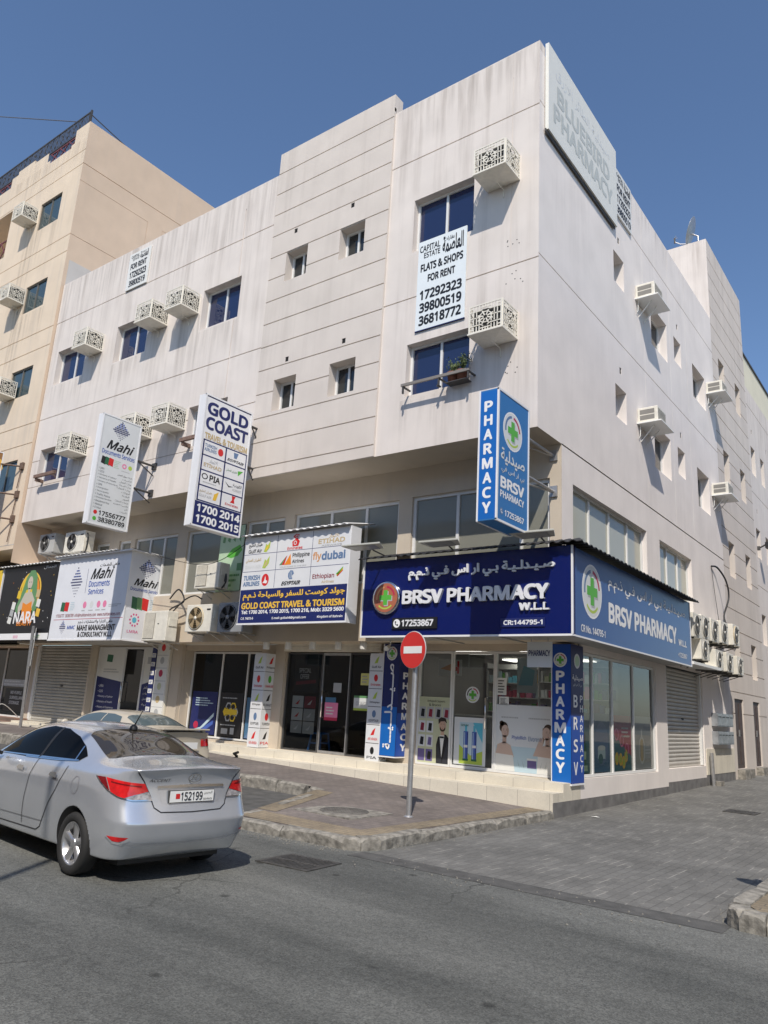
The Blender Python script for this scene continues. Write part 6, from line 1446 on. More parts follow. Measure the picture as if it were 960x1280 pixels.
# ================================================================ SHOP WINDOW CONTENTS
def poster(label, F, u0, v0, u1, v1, c, name='poster', lay=0, cat='poster', group=None):
    t = thing(name, F.p((u0 + u1) / 2, v0, 0), label, cat, group)
    m = MB(); m.fbox(F, u0, u1, v0, v1, -.001, .001, C[c]); m.build('sheet', t)
    return t, Art(Fr(F.p(0, 0, .001), F.u, F.v, F.n))
FP1 = FRONT(YG + .038)
t, a = poster('green poster of a bearded man in a black dinner jacket beside rows of product pictures', FP1, -9.62, .62, -8.80, 1.98, 'olive')
a.text('Orthopedic Supports', -9.4, 1.86, -8.95, 1.92, 'black', .004); a.text('& Braces', -9.35, 1.79, -9.05, 1.84, 'black', .004)
for r_ in range(4):
    for c_ in range(4 if r_ == 3 else 2):
        u = -9.6 + c_ * .2; v = .66 + r_ * .29; a.rect(u, v, u + .17, v + .24, ['purple', 'lightgrey', 'lightgrey', 'grey'][r_]); a.poly([(u + .04, v + .04), (u + .13, v + .03), (u + .14, v + .19), (u + .06, v + .2)], random.choice(['black', 'purple', 'maroon']), 2)
a.poly([(-9.13, .63), (-9.14, 1.0), (-9.1, 1.16), (-8.98, 1.22), (-8.9, 1.22), (-8.81, 1.12), (-8.81, .63)], 'black', 2)
a.poly([(-9.06, 1.2), (-9.0, .75), (-8.94, 1.2)], 'paper', 3); a.rect(-9.05, 1.14, -8.95, 1.18, 'black', 4); a.rect(-9.03, 1.2, -8.95, 1.3, 'skin', 3)
a.disc(-8.99, 1.40, .085, .12, 'skin', 4); a.disc(-8.99, 1.335, .07, .06, 'darkbrown', 5); a.disc(-8.99, 1.375, .052, .06, 'skin', 6); a.disc(-8.99, 1.335, .02, .006, 'lips', 7, 10); a.poly([(-9.09, 1.42), (-9.1, 1.52), (-9.03, 1.57), (-8.92, 1.55), (-8.88, 1.45), (-8.9, 1.46), (-8.94, 1.49), (-9.04, 1.48)], 'hair', 6)
a.poly([(-8.955, 1.5), (-8.93, 1.46), (-8.935, 1.36), (-8.96, 1.34), (-8.95, 1.42)], 'skinshade', 6.5); a.rect(-9.04, 1.425, -9.005, 1.432, 'darkbrown', 7); a.rect(-8.975, 1.425, -8.945, 1.432, 'darkbrown', 7); a.poly([(-8.995, 1.42), (-8.975, 1.375), (-9.0, 1.37)], 'skinshade', 7); a.poly([(-9.13, .63), (-9.1, 1.0), (-9.0, .75), (-9.0, .63)], 'steelblack', 2.5); a.poly([(-8.99, .63), (-8.95, .78), (-8.86, 1.1), (-8.83, .63)], 'steelblack', 2.5); a.build(t, 'picture')
FD = FRONT(YG + .035)
t, a = poster('white sheet with two blue syringe-like tubes on cyan and green, on the shop door', FD, -8.70, .66, -7.95, 1.60, 'lightgrey')
a.rect(-8.57, .68, -8.02, 1.5, 'paleblue'); a.poly([(-8.57, .68), (-8.02, .68), (-8.02, .95), (-8.3, .85), (-8.57, 1.05)], 'lime', 2); a.poly([(-8.02, 1.1), (-8.02, 1.5), (-8.25, 1.5)], 'cyan', 2)
for u in (-8.47, -8.27):
    a.rect(u + .02, .76, u + .035, 1.3, 'paleblue', 3.6); a.rect(u + .085, .76, u + .1, 1.3, 'navy', 3.6); a.rect(u, .75, u + .11, 1.32, 'midblue', 3); a.rect(u + .03, 1.32, u + .08, 1.44, 'cyan', 3); a.rect(u + .01, 1.0, u + .10, 1.05, 'paper', 4); a.rect(u - .01, .74, u + .12, .78, 'darkgreen', 4)
a.text('SERUM', -8.54, 1.42, -8.36, 1.46, 'darkgreen', .01); a.build(t, 'picture')
t, a = poster('wide pale poster of two smiling women in towels with a jar of cream between them', FP1, -7.73, .62, -6.49, 1.90, 'grey')
a.rect(-7.72, .63, -6.5, 1.89, 'paleblue', 1); a.rect(-7.72, 1.1, -6.5, 1.89, 'lightgrey', 2)
for cx, s_ in ((-7.53, 1), (-6.6, -1)):
    a.disc(cx - .015 * s_, 1.455, .095, .105, 'darkbrown', 3); (a.disc(cx - .06, 1.53, .05, .05, 'darkbrown', 3) if s_ > 0 else a.poly([(cx - .10, 1.48), (cx + .11, 1.5), (cx + .15, 1.2), (cx + .1, 1.1), (cx + .07, 1.3), (cx - .05, 1.3), (cx - .10, 1.15)], 'lightbrown', 3)); a.disc(cx + .02 * s_, 1.38, .085, .12, 'fairskin', 4); a.rect(cx - .04, 1.15, cx + .05, 1.3, 'skinshade', 4); a.poly([(cx - .2, .9), (cx - .15, 1.12), (cx, 1.18), (cx + .14, 1.12), (cx + .22, .9)], 'fairskin', 4)
    a.poly([(cx - .22, .63), (cx - .2, .95), (cx + .2, .93), (cx + .24, .63)], 'paper', 5); a.poly([(cx + .06, 1.48), (cx + .1, 1.42), (cx + .07, 1.3), (cx + .045, 1.27), (cx + .06, 1.38)], 'skinshade', 4.5); a.rect(cx - .03, 1.397, cx - .002, 1.402, 'darkbrown', 5); a.rect(cx + .036, 1.397, cx + .062, 1.402, 'darkbrown', 5); a.disc(cx + .02, 1.325, .022, .006, 'lips', 5, 10); a.poly([(cx - .03, 1.415), (cx, 1.42), (cx, 1.425), (cx - .03, 1.42)], 'hair', 5); a.poly([(cx + .035, 1.42), (cx + .065, 1.415), (cx + .065, 1.42), (cx + .035, 1.425)], 'hair', 5); a.poly([(cx + .012, 1.40), (cx + .03, 1.36), (cx + .01, 1.355)], 'skinshade', 5)
a.poly([(-6.9, .95), (-6.75, 1.3), (-6.68, 1.28), (-6.72, .95)], 'fairskin', 6)
a.text('PhytoRich', -7.36, 1.22, -7.05, 1.31, 'midblue', .008, lay=4); a.text('Elvorene', -7.0, 1.22, -6.72, 1.31, 'steelblue', .0, lay=7); a.lines(-7.6, 1.62, -7.1, 1.68, 1, 'grey'); a.lines(-7.0, 1.62, -6.55, 1.68, 1, 'grey')
a.rect(-7.02, .72, -6.83, .86, 'purple', 6); a.rect(-7.03, .86, -6.82, .9, 'paper', 6)
for s_ in (-1, 1):
    for k in (.16, .26): a.poly([(-6.92 + s_ * k, .68), (-6.92 + s_ * (k + .06), .88), (-6.92 + s_ * (k + .02), .76)], 'darkgreen', 6)
a.build(t, 'picture')
t = thing('round_sticker', (-8.28, YG, 1.9), 'round white sticker with a green cross on the shop door glass', 'sticker'); a = Art(FRONT(YG + .034)); medallion(a, -8.28, 2.06, .165, .165, 'white', 'lightgrey', 'black', 1); a.build(t, 'print')
for u0, v0, u1, v1, l in ((-7.72, 2.08, -7.5, 2.42, 'white paper notice on the glass right of the door, the taller one'), (-7.66, 1.87, -7.44, 2.05, 'small white paper notice below a taller one on the pharmacy glass'), ):
    t, a = poster(l, FRONT(YG + .038), u0, v0, u1, v1, 'paper', 'paper_notice', cat='notice'); a.lines(u0 + .03, v0 + .03, u1 - .03, v1 - .03, 5, 'black'); a.build(t, 'print')
t, a = poster('pale blue leaflet poster hung high inside the right pharmacy window', FRONT(YG + .4), -7.45, 2.15, -7.0, 2.85, 'paleblue'); a.poly([(-7.42, 2.3), (-7.1, 2.3), (-7.05, 2.6), (-7.3, 2.7)], 'cyan', 2); a.build(t, 'picture')
t, a = poster('white and red shelf banner hung inside the left pharmacy window', FRONT(YG + .35), -9.35, 2.45, -8.75, 2.80, 'lightgrey'); a.poly([(-9.3, 2.6), (-9.0, 2.72), (-9.0, 2.55)], 'peach', 2); a.rect(-8.87, 2.5, -8.82, 2.77, 'red', 2); a.disc(-8.9, 2.6, .04, .05, 'red', 3); a.build(t, 'picture')
FS1 = SIDE(XS - .10 + .005)
sp = [(14.40, 14.86, 'teal', 'teal poster with a dark bottle in the lane window next to the corner pylon'), (15.0, 15.92, 'posterblue', 'blue poster of a clear jar splashing in the lane window'), (16.1, 17.18, 'teal', 'poster with a red diagonal and yellow fruit in the lane window'), (17.36, 18.58, 'grey', 'pale grey poster of a tall bottle, last along the lane window')]
for k, (u0, u1, c, l) in enumerate(sp):
    t, a = poster(l, FS1, u0, .70, u1, 1.83, c)
    m_ = (u0 + u1) / 2
    if k == 0: a.rect(m_ - .12, .85, m_ + .05, 1.25, 'darkgreen', 2); a.rect(m_ - .07, 1.25, m_, 1.42, 'black', 2); a.rect(m_ - .11, .95, m_ + .04, 1.1, 'mint', 3); a.rect(m_ - .12, .74, m_ + .1, .84, 'mint', 3)
    if k == 1: a.disc(m_, 1.25, .36, .42, 'steelblue', 2); a.rect(m_ - .2, .95, m_ + .2, 1.15, 'paleblue', 3); a.disc(m_ - .05, .95, .12, .1, 'teal', 4); a.disc(m_, 1.16, .2, .05, 'lightgrey', 4)
    if k == 2:
        a.poly([(u0, 1.82), (u1, 1.82), (u1, .98), (u0, 1.45)], 'crimson', 2)
        for x, y in ((.2, .2), (.42, .18), (.75, .25), (.6, .12)): a.disc(u0 + x, .74 + y, .1, .13, 'gold', 3); a.disc(u0 + x, .74 + y, .06, .08, 'lime', 4)
        for x, y in ((.5, .72), (.8, .55), (.2, .85)): a.disc(u0 + x, .78 + y - .2, .12, .13, 'pink', 3, ring=.3)
        a.lines(u0 + .5, 1.35, u1 - .05, 1.6, 3, 'paper')
    if k == 3: a.rect(m_ - .2, .85, m_ - .02, 1.35, 'tan', 2); a.rect(m_ - .15, 1.35, m_ - .07, 1.55, 'paper', 2); a.disc(m_ - .11, 1.1, .2, .3, 'lightgrey', 3, ring=.2); a.text('Elvorene', m_ + .05, 1.55, m_ + .5, 1.63, 'steelblue', .0); a.lines(m_ + .1, 1.0, m_ + .5, 1.2, 3, 'lightgrey')
    a.build(t, 'picture')
# shelving with goods inside the pharmacy
SHW = mat('shelf_white', (.55, .55, .53), .6)
def shelf(label, x0, x1, y0, y1, face):
    t = thing('shelf_unit', ((x0 + x1) / 2, (y0 + y1) / 2, .57), label, 'shelf', 'white shelf units inside the pharmacy'); mb = MB(); g = MB(); rr = random.Random(int(x0 * 31 + y0 * 17))
    for z in (.6, 1.0, 1.4, 1.75, 2.1, 2.45, 2.8): mb.box(x0, x1, y0, y1, z, z + .025, SHW)
    for q in ((x0, x0 + .03, y0, y1), (x1 - .03, x1, y0, y1)): mb.box(*q, .58, 2.95, SHW)
    if face == 'y': mb.box(x0, x1, y1 - .02, y1, .58, 2.95, SHW)
    mb.build('frame', t)
    cols = [C[k] for k in ('white', 'paleblue', 'lightgrey', 'cyan', 'pink', 'green', 'midblue', 'gold', 'red', 'paper', 'purple', 'olive', 'crimson')]
    for z in (.625, 1.025, 1.425, 1.775, 2.125, 2.475):
        u = (x0 if face == 'y' else y0) + .05; e = (x1 if face == 'y' else y1) - .1
        while u < e:
            w = rr.uniform(.05, .12); h = rr.uniform(.12, .28)
            if face == 'y': g.box(u, u + w, y0 + .05, y0 + .2, z, z + h, rr.choice(cols))
            else: g.box(x1 - .2, x1 - .05, u, u + w, z, z + h, rr.choice(cols))
            u += w + rr.uniform(.01, .04)
    o = g.build('goods', t); o['kind'] = 'stuff'
shelf('white shelf unit full of goods deep in the pharmacy, right part', -7.9, -6.15, 16.4, 16.75, 'y')
shelf('white shelf unit full of goods at the back left of the pharmacy', -9.8, -8.3, 17.4, 17.75, 'y')
shelf('low shelf of goods along the lane window of the pharmacy', -7.0, -6.6, 16.9, 18.9, 'x')
t = thing('shop_counter', (-8.8, 15.9, .57), 'grey counter inside the pharmacy behind the left window', 'counter'); mb = MB(); mb.box(-9.7, -8.6, 15.6, 16.1, .57, 1.6, C['grey']); mb.box(-9.75, -8.55, 15.55, 16.15, 1.6, 1.65, SHW); mb.build('body', t, .01)
# travel agency window
FT = FRONT(YG + .04)
for u0, v0, u1, v1, c, l in ((-12.33, 1.40, -11.92, 1.74, 'pink', 'pink sheet taped to the travel agency door'), (-11.28, 2.17, -11.0, 2.44, 'yellowpaper', 'yellow paper square high on the travel agency glass'), (-11.45, 1.60, -11.02, 1.93, 'lightgrey', 'white and green notice on the travel agency glass below the yellow paper'), (-12.1, 1.98, -11.85, 2.2, 'grey', 'small dim grey notice on the travel agency door')):
    t, a = poster(l, FT, u0, v0, u1, v1, c, 'paper_notice', cat='notice')
    if c == 'pink': a.rect(u0 + .01, v1 - .0, u1 - .07, v1 + .12, 'posterblue', 1); a.rect(u0, v0 - .07, u1, v0, 'crimson', 1); a.lines(u0 + .05, v0 + .05, u1 - .05, v1 - .08, 3, 'paper')
    elif c == 'lightgrey': a.rect(u0, v0, u1, v0 + .05, 'lime', 2); a.rect(u0, v1 - .05, u1, v1, 'dullgreen', 2); a.text('CLOSED', u0 + .07, v0 + .11, u1 - .07, v0 + .2, 'grey', .01)
    else: a.lines(u0 + .04, v0 + .04, u1 - .04, v1 - .04, 3, 'grey')
    a.build(t, 'print')
t, a = poster('dark special offer poster behind the travel agency glass', FRONT(YG + .1), -13.45, 1.95, -12.65, 2.75, 'black')
a.text('SPECIAL', -13.3, 2.42, -12.9, 2.53, 'lightgrey', .016); a.text('OFFER', -13.25, 2.27, -12.95, 2.39, 'lightgrey', .017); a.poly([(-13.38, 2.12), (-12.72, 2.18), (-12.72, 2.26), (-13.38, 2.2)], 'maroon', 2); a.build(t, 'picture')
for u, v, c, l in ((-13.45, 1.58, 'lightgrey', 'upper left'), (-13.05, 1.58, 'maroon', 'upper right'), (-13.45, 1.28, 'lightgrey', 'middle left'), (-13.05, 1.28, 'grey', 'middle right'), (-13.45, .98, 'grey', 'lower left'), (-13.05, .98, 'grey', 'lower right')):
    t, a = poster('airline logo sticker inside the travel agency glass, %s of the block of six' % l, FRONT(YG + .1), u, v, u + .37, v + .28, c, 'logo_sticker', cat='sticker', group='airline stickers inside the travel agency glass')
    a.poly([(u + .1, v + .08), (u + .2, v + .08), (u + .26, v + .2)], 'red' if c == 'lightgrey' else 'lightgrey', 2); a.build(t, 'print')
BLU = mat('blue_plastic', (.03, .16, .45), .4)
t = thing('plastic_stool', (-12.85, 14.6, .57), 'blue plastic stool inside the travel agency window', 'stool')
mb = MB(); mb.box(-13.0, -12.66, 14.45, 14.77, .98, 1.02, BLU); mb.build('seat', t, .01)
for x, y in ((-12.98, 14.47), (-12.68, 14.47), (-12.98, 14.75), (-12.68, 14.75)):
    mb = MB(); cx, cy = -12.83, 14.61; mb.tube([(x, y, .98), (x + (x - cx) * .3, y + (y - cy) * .3, .566)], [.025, .03], BLU, 6); mb.build('leg', t)
mb = MB(); mb.box(-13.02, -12.64, 14.44, 14.46, .75, .79, BLU); mb.box(-13.02, -12.64, 14.76, 14.78, .75, .79, BLU); mb.build('stretcher', t)
# dark shop and document office glass graphics
FB = FRONT(YG + .25 + .03)
t, a = poster('dark blue poster with a white swirl on the dark shop glass', FB, -17.45, .72, -16.42, 1.85, 'navy'); a.poly([(-17.4, .8), (-17.0, .9), (-16.5, 1.3), (-16.5, 1.2), (-16.95, .85), (-17.2, .74), (-17.4, .74)], 'paleblue', 2); a.poly([(-17.2, .74), (-16.8, .95), (-16.5, 1.1), (-16.5, 1.0), (-16.9, .76)], 'midblue', 3); a.disc(-17.2, .95, .1, .1, 'crimson', 4); a.lines(-17.3, 1.45, -16.55, 1.7, 4, 'paleblue'); a.build(t, 'picture')
t, a = poster('black poster with yellow hexagons on the dark shop glass', FB, -16.3, .72, -15.4, 1.85, 'black'); a.lines(-16.2, 1.68, -15.5, 1.74, 1, 'grey')
for k in range(6): an = k * math.pi / 3; a.disc(-15.85 + .18 * math.cos(an), 1.35 + .16 * math.sin(an), .12, .12, 'yellow' if k % 2 else 'grey', 2, 6, ring=.35)
a.rect(-16.1, 1.28, -15.6, 1.42, 'yellow', 3); a.rect(-16.15, .78, -15.9, .92, 'grey', 2); a.rect(-15.8, .78, -15.65, .95, 'grey', 2); a.lines(-16.2, .98, -15.5, 1.04, 1, 'grey'); a.build(t, 'picture')
t, a = poster('blue tinted poster strip on the right pane of the dark shop', FB, -15.25, .72, -14.75, 1.75, 'posterblue'); a.poly([(-15.25, .72), (-14.75, .72), (-14.75, 1.3)], 'steelblue', 2); a.build(t, 'picture')
FMH = FRONT(YG + .038)
for u0, u1, s_, l in ((-21.85, -20.55, 1, 'white and navy window graphic left of the document office door'), (-19.53, -18.92, -1, 'white and navy window graphic right of the document office door')):
    t, a = poster(l, FMH, u0, .75, u1, 3.0, 'paper')
    a.poly([(u0, .75), (u1, .75), (u1, 2.0 if s_ > 0 else 2.1), (u0, 2.15 if s_ > 0 else 1.95)], 'navy', 2)
    for k in range(7): a.text(('• ' + rows[k]) if s_ > 0 else ar(rr2) if (rr2 := ['هيئة سوق العمل', 'التأمينات', 'وزارة العمل', 'البلدية', 'المرور', 'طبي', 'الجوازات'][k]) else '', u0 + .15 if s_ > 0 else u1 - .5, 1.82 - k * .16, u0 + .25 + .04 * len(rows[k]) if s_ > 0 else u1 - .06, 1.9 - k * .16, 'white', .004)
    a.poly([(u0 + .4, 2.6), (u0 + .7, 2.58), (u0 + .72, 2.8), (u0 + .42, 2.82)] if s_ > 0 else [(u0 + .15, 2.55), (u0 + .4, 2.55), (u0 + .4, 2.75), (u0 + .15, 2.75)], 'darkgreen' if s_ > 0 else 'grey', 2); a.lines(u0 + .3, 2.25, u1 - .1, 2.4, 2, 'grey'); a.build(t, 'picture')
t, a = poster('black window board with white lettering on the left shop glass', FRONT(YG + .035), -27.3, .85, -25.95, 1.62, 'black')
for k, s_ in enumerate(('WD PURPLE', 'SURVEILLANCE', 'STORAGE')): a.text(s_, -26.95, 1.42 - k * .17, -26.95 + (.75, .98, .68)[k], 1.53 - k * .17, 'lightgrey', .012)
a.build(t, 'picture', base='black')
t, a = poster('row of pale notices above the black window board on the left shop glass', FRONT(YG + .035), -27.6, 1.68, -26.0, 1.92, 'grey'); a.lines(-27.5, 1.7, -26.1, 1.9, 2, 'lightgrey'); a.build(t, 'print')
# ================================================================ CARS
# local frame: x forward from the rear bumper, y to the left, z up
def cage_rows(kind):
    A = [ # per station: rows r0..r10 as (u, y, z)
     [(.34, 0, .2), (.32, .55, .2), (.17, .60, .245), (.045, .60, .40), (.0, .60, .575), (.085, .60, .755), (.11, .60, .97), (.06, .59, 1.075), (.06, .40, 1.085), (.055, .2, 1.09), (.05, 0, 1.095)],
     [(.40, 0, .2), (.38, .62, .2), (.26, .74, .23), (.175, .785, .40), (.135, .805, .58), (.205, .785, .77), (.215, .735, .99), (.16, .69, 1.085), (.13, .45, 1.10), (.12, .22, 1.11), (.12, 0, 1.115)],
     [(.52, 0, .2), (.52, .66, .2), (.5, .80, .235), (.46, .835, .42), (.45, .85, .63), (.46, .835, .86), (.46, .79, 1.02), (.44, .70, 1.10), (.42, .46, 1.125), (.4, .23, 1.135), (.4, 0, 1.14)],
     [(.8, 0, .2), (.8, .68, .2), (.8, .80, .235), (.8, .84, .42), (.8, .855, .64), (.8, .845, .88), (.78, .805, 1.02), (.76, .70, 1.115), (.70, .47, 1.15), (.68, .24, 1.16), (.68, 0, 1.165)],
     [(1.15, 0, .2), (1.15, .68, .2), (1.15, .80, .235), (1.15, .84, .42), (1.15, .855, .64), (1.15, .845, .88), (1.13, .80, 1.02), (1.12, .715, 1.13), (1.1, .56, 1.29), (1.08, .30, 1.31), (1.08, 0, 1.315)],
     [(1.55, 0, .2), (1.55, .68, .2), (1.55, .80, .235), (1.55, .84, .42), (1.55, .855, .64), (1.55, .845, .88), (1.55, .80, 1.01), (1.55, .725, 1.12), (1.5, .57, 1.395), (1.45, .31, 1.425), (1.45, 0, 1.43)],
     [(2.1, 0, .2), (2.1, .68, .2), (2.1, .80, .235), (2.1, .84, .42), (2.1, .85, .64), (2.1, .84, .86), (2.1, .80, .99), (2.1, .735, 1.09), (2.1, .585, 1.425), (2.1, .32, 1.465), (2.1, 0, 1.475)],
     [(2.7, 0, .2), (2.7, .68, .2), (2.7, .80, .235), (2.7, .84, .42), (2.7, .85, .64), (2.7, .84, .85), (2.7, .80, .97), (2.72, .74, 1.06), (2.68, .58, 1.39), (2.68, .32, 1.44), (2.68, 0, 1.455)],
     [(3.15, 0, .2), (3.15, .68, .2), (3.15, .80, .235), (3.15, .84, .42), (3.15, .85, .63), (3.15, .84, .83), (3.15, .80, .95), (3.17, .73, 1.03), (3.15, .61, 1.20), (3.15, .33, 1.25), (3.15, 0, 1.26)],
     [(3.55, 0, .2), (3.55, .68, .2), (3.55, .80, .235), (3.55, .835, .42), (3.55, .85, .62), (3.55, .835, .81), (3.55, .79, .92), (3.55, .70, .98), (3.55, .55, 1.02), (3.55, .3, 1.04), (3.55, 0, 1.045)],
     [(3.9, 0, .2), (3.9, .66, .2), (3.9, .79, .235), (3.9, .83, .42), (3.9, .84, .61), (3.9, .82, .79), (3.9, .76, .87), (3.9, .67, .91), (3.9, .5, .945), (3.9, .27, .96), (3.9, 0, .965)],
     [(4.12, 0, .2), (4.12, .6, .2), (4.14, .70, .235), (4.2, .76, .4), (4.2, .77, .58), (4.17, .74, .72), (4.15, .69, .78), (4.14, .6, .81), (4.14, .44, .835), (4.14, .24, .845), (4.14, 0, .85)],
     [(4.25, 0, .2), (4.25, .45, .2), (4.3, .50, .24), (4.37, .54, .4), (4.37, .54, .55), (4.34, .52, .66), (4.31, .5, .69), (4.3, .48, .71), (4.3, .36, .72), (4.31, .2, .725), (4.31, 0, .73)]]
    if kind == 'old':
        B = []
        for st in A:
            r = []
            for (u, y, z) in st:
                if z > 1.07 and u > .9: z = 1.07 + (z - 1.07) * .86; y *= 1.02
                if .25 < z <= 1.2 and u < .8: z = z * .97
                r.append((u, y, z))
            B.append(r)
        return B
    return A
def car(kind, loc, heading, S, label, paint):
    t = thing('parked_car' if kind == 'old' else 'car', loc, label, 'car'); t.rotation_euler = (0, 0, heading)
    P = cage_rows(kind); V = []; F = []; idx = {}
    for i, st in enumerate(P):
        for j, (u, y, z) in enumerate(st):
            idx[i, j, 0] = len(V); V.append((u * S, y * S, z * S))
            if y > 0: idx[i, j, 1] = len(V); V.append((u * S, -y * S, z * S))
            else: idx[i, j, 1] = idx[i, j, 0]
    for i in range(len(P) - 1):
        for j in range(10):
            F.append((idx[i, j, 0], idx[i + 1, j, 0], idx[i + 1, j + 1, 0], idx[i, j + 1, 0])); F.append((idx[i, j, 1], idx[i, j + 1, 1], idx[i + 1, j + 1, 1], idx[i + 1, j, 1]))
    for e, flip in ((0, False), (len(P) - 1, True)):
        fs = [[idx[e, j, 0], idx[e, j + 1, 0], idx[e, j + 1, 1], idx[e, j, 1]] for j in range(1, 8)]
        fs.append([idx[e, 8, 0], idx[e, 9, 0], idx[e, 10, 0], idx[e, 9, 1], idx[e, 8, 1]]); fs.append([idx[e, 1, 0], idx[e, 1, 1], idx[e, 0, 0]])
        F += [f[::-1] if flip else f for f in fs]
    me = bpy.data.meshes.new('cage'); me.from_pydata(V, [], F); me.update()
    cr = {}
    for s_ in (0, 1):
        for i in range(len(P) - 1):
            cr[frozenset((idx[i, 5, s_], idx[i + 1, 5, s_]))] = .62 if i > 0 else .7
            cr[frozenset((idx[i, 2, s_], idx[i + 1, 2, s_]))] = .5
            cr[frozenset((idx[i, 6, s_], idx[i + 1, 6, s_]))] = .25
            if i < 2: cr[frozenset((idx[i, 3, s_], idx[i + 1, 3, s_]))] = .3; cr[frozenset((idx[i, 4, s_], idx[i + 1, 4, s_]))] = (.85, .5)[i]; cr[frozenset((idx[i, 5, s_], idx[i + 1, 5, s_]))] = .35
        for j in range(7, 10): cr[frozenset((idx[0, j, s_], idx[0, j + 1, s_]))] = .75
        cr[frozenset((idx[0, 7, s_], idx[1, 7, s_]))] = .5; cr[frozenset((idx[1, 7, s_], idx[2, 7, s_]))] = .35
        cr[frozenset((idx[0, 1, s_], idx[0, 2, s_]))] = .4
        for i in range(4, 8): cr[frozenset((idx[i, 7, s_], idx[i + 1, 7, s_]))] = .35
    cr[frozenset((idx[0, 4, 0], idx[0, 4, 1]))] = .85; cr[frozenset((idx[0, 5, 0], idx[0, 5, 1]))] = .35; cr[frozenset((idx[0, 3, 0], idx[0, 3, 1]))] = .3
    at = me.attributes.new('crease_edge', 'FLOAT', 'EDGE')
    for e in me.edges:
        at.data[e.index].value = cr.get(frozenset(e.vertices), 0.0)
    ob = bpy.data.objects.new('cage', me); COL.objects.link(ob)
    sub = ob.modifiers.new('s', 'SUBSURF'); sub.levels = 4; sub.render_levels = 4
    WU = (.90, 3.47)
    cut = MB()
    for u in WU:
        for s in (1, -1): cut.lathe((u * S, s * .60 * S, .31 * S), (0, s, 0), [(0, 0), (.352 * S, 0), (.352 * S, .5 * S), (0, .5 * S)], BLACK, 48)
    co = cut.build('cutter')
    bo = ob.modifiers.new('b', 'BOOLEAN'); bo.operation = 'DIFFERENCE'; bo.object = co; bo.solver = 'EXACT'
    dg = bpy.context.evaluated_depsgraph_get(); dg.update()
    bm_ = bpy.data.meshes.new_from_object(ob.evaluated_get(dg), depsgraph=dg)
    bpy.data.objects.remove(ob); bpy.data.objects.remove(co)
    bm_.name = 'body'; bm_.materials.clear(); bm_.materials.append(paint); bm_.materials.append(BLACK)
    for p in bm_.polygons:
        c = p.center; p.use_smooth = True; p.material_index = 0
        for u in WU:
            r = math.hypot(c.x - u * S, c.z - .31 * S)
            if r < .3525 * S and abs(c.y) < .86 * S and (r > .34 * S or abs(c.y) < .65 * S) and abs(p.normal.y) < .98 or (r < .35 * S and .55 * S < abs(c.y) < .63 * S): p.material_index = 1
        if c.z < .212 * S: p.material_index = 1
    body = bpy.data.objects.new('body', bm_); COL.objects.link(body); body.parent = t
    bv = BVHTree.FromPolygons([v.co.copy() for v in bm_.vertices], [tuple(p.vertices) for p in bm_.polygons])
    def patch(name, fr, poly, m, off=.004, step=.04, parent=None, thick=0.0, dense=True):
        """a skin laid on the body: polygon in the frame's plane, cast onto the body along -n"""
        poly = [Vector((a * S, b * S)) for a, b in poly]; B = []
        for i in range(len(poly)):
            a, b = poly[i], poly[(i + 1) % len(poly)]; k = max(1, int((b - a).length / step))
            for j in range(k): B.append(a + (b - a) * j / k)
        pts = list(B); xs = [p.x for p in B]; ys = [p.y for p in B]
        if dense:
            x = min(xs) + step
            while x < max(xs):
                y = min(ys) + step
                while y < max(ys): pts.append(Vector((x, y))); y += step
                x += step
        v, e, f, *_ = geometry.delaunay_2d_cdt(pts, [(i, (i + 1) % len(B)) for i in range(len(B))], [list(range(len(B)))], 1, 1e-5)
        W = []
        for p in v:
            o = fr.p(p.x, p.y, 5); h, n, _, _ = bv.ray_cast(o, -fr.n)
            if h is None: h, n, _, _ = bv.find_nearest(fr.p(p.x, p.y, 0))
            if n.dot(fr.n) < 0: n = -n
            W.append(h + n * off)
        mb = MB(); mb.add(W, f, m, True)
        return mb.build(name, parent or t, local=True)
    def strip(name, fr, pts, w, m, off=.0035, parent=None):
        """a narrow line on the body"""
        pts = [Vector((a, b)) for a, b in pts]; Q = []
        for i in range(len(pts) - 1):
            k = max(1, int((pts[i + 1] - pts[i]).length / .03))
            for j in range(k): Q.append(pts[i].lerp(pts[i + 1], j / k))
        Q.append(pts[-1]); W = []
        for i, p in enumerate(Q):
            d = (Q[min(i + 1, len(Q) - 1)] - Q[max(i - 1, 0)]).normalized(); n2 = Vector((-d.y, d.x)) * w / 2
            for q in (p - n2, p + n2):
                o = fr.p(q.x * S, q.y * S, 5); h, n, _, _ = bv.ray_cast(o, -fr.n)
                if h is None: h, n, _, _ = bv.find_nearest(fr.p(q.x * S, q.y * S, 0))
                if n.dot(fr.n) < 0: n = -n
                W.append(h + n * off)
        mb = MB(); mb.add(W, [(2 * i, 2 * i + 1, 2 * i + 3, 2 * i + 2) for i in range(len(Q) - 1)], m, True); return mb.build(name, parent or t, local=True)
    FL = Fr((0, 0, 0), (1, 0, 0), (0, 0, 1), (0, 1, 0)); FRt = Fr((0, 0, 0), (1, 0, 0), (0, 0, 1), (0, -1, 0)); FBk = Fr((0, 0, 0), (0, 1, 0), (0, 0, 1), (-1, 0, 0))
    SEAM = BLACK; old = kind == 'old'
    zs = -.02 if old else 0
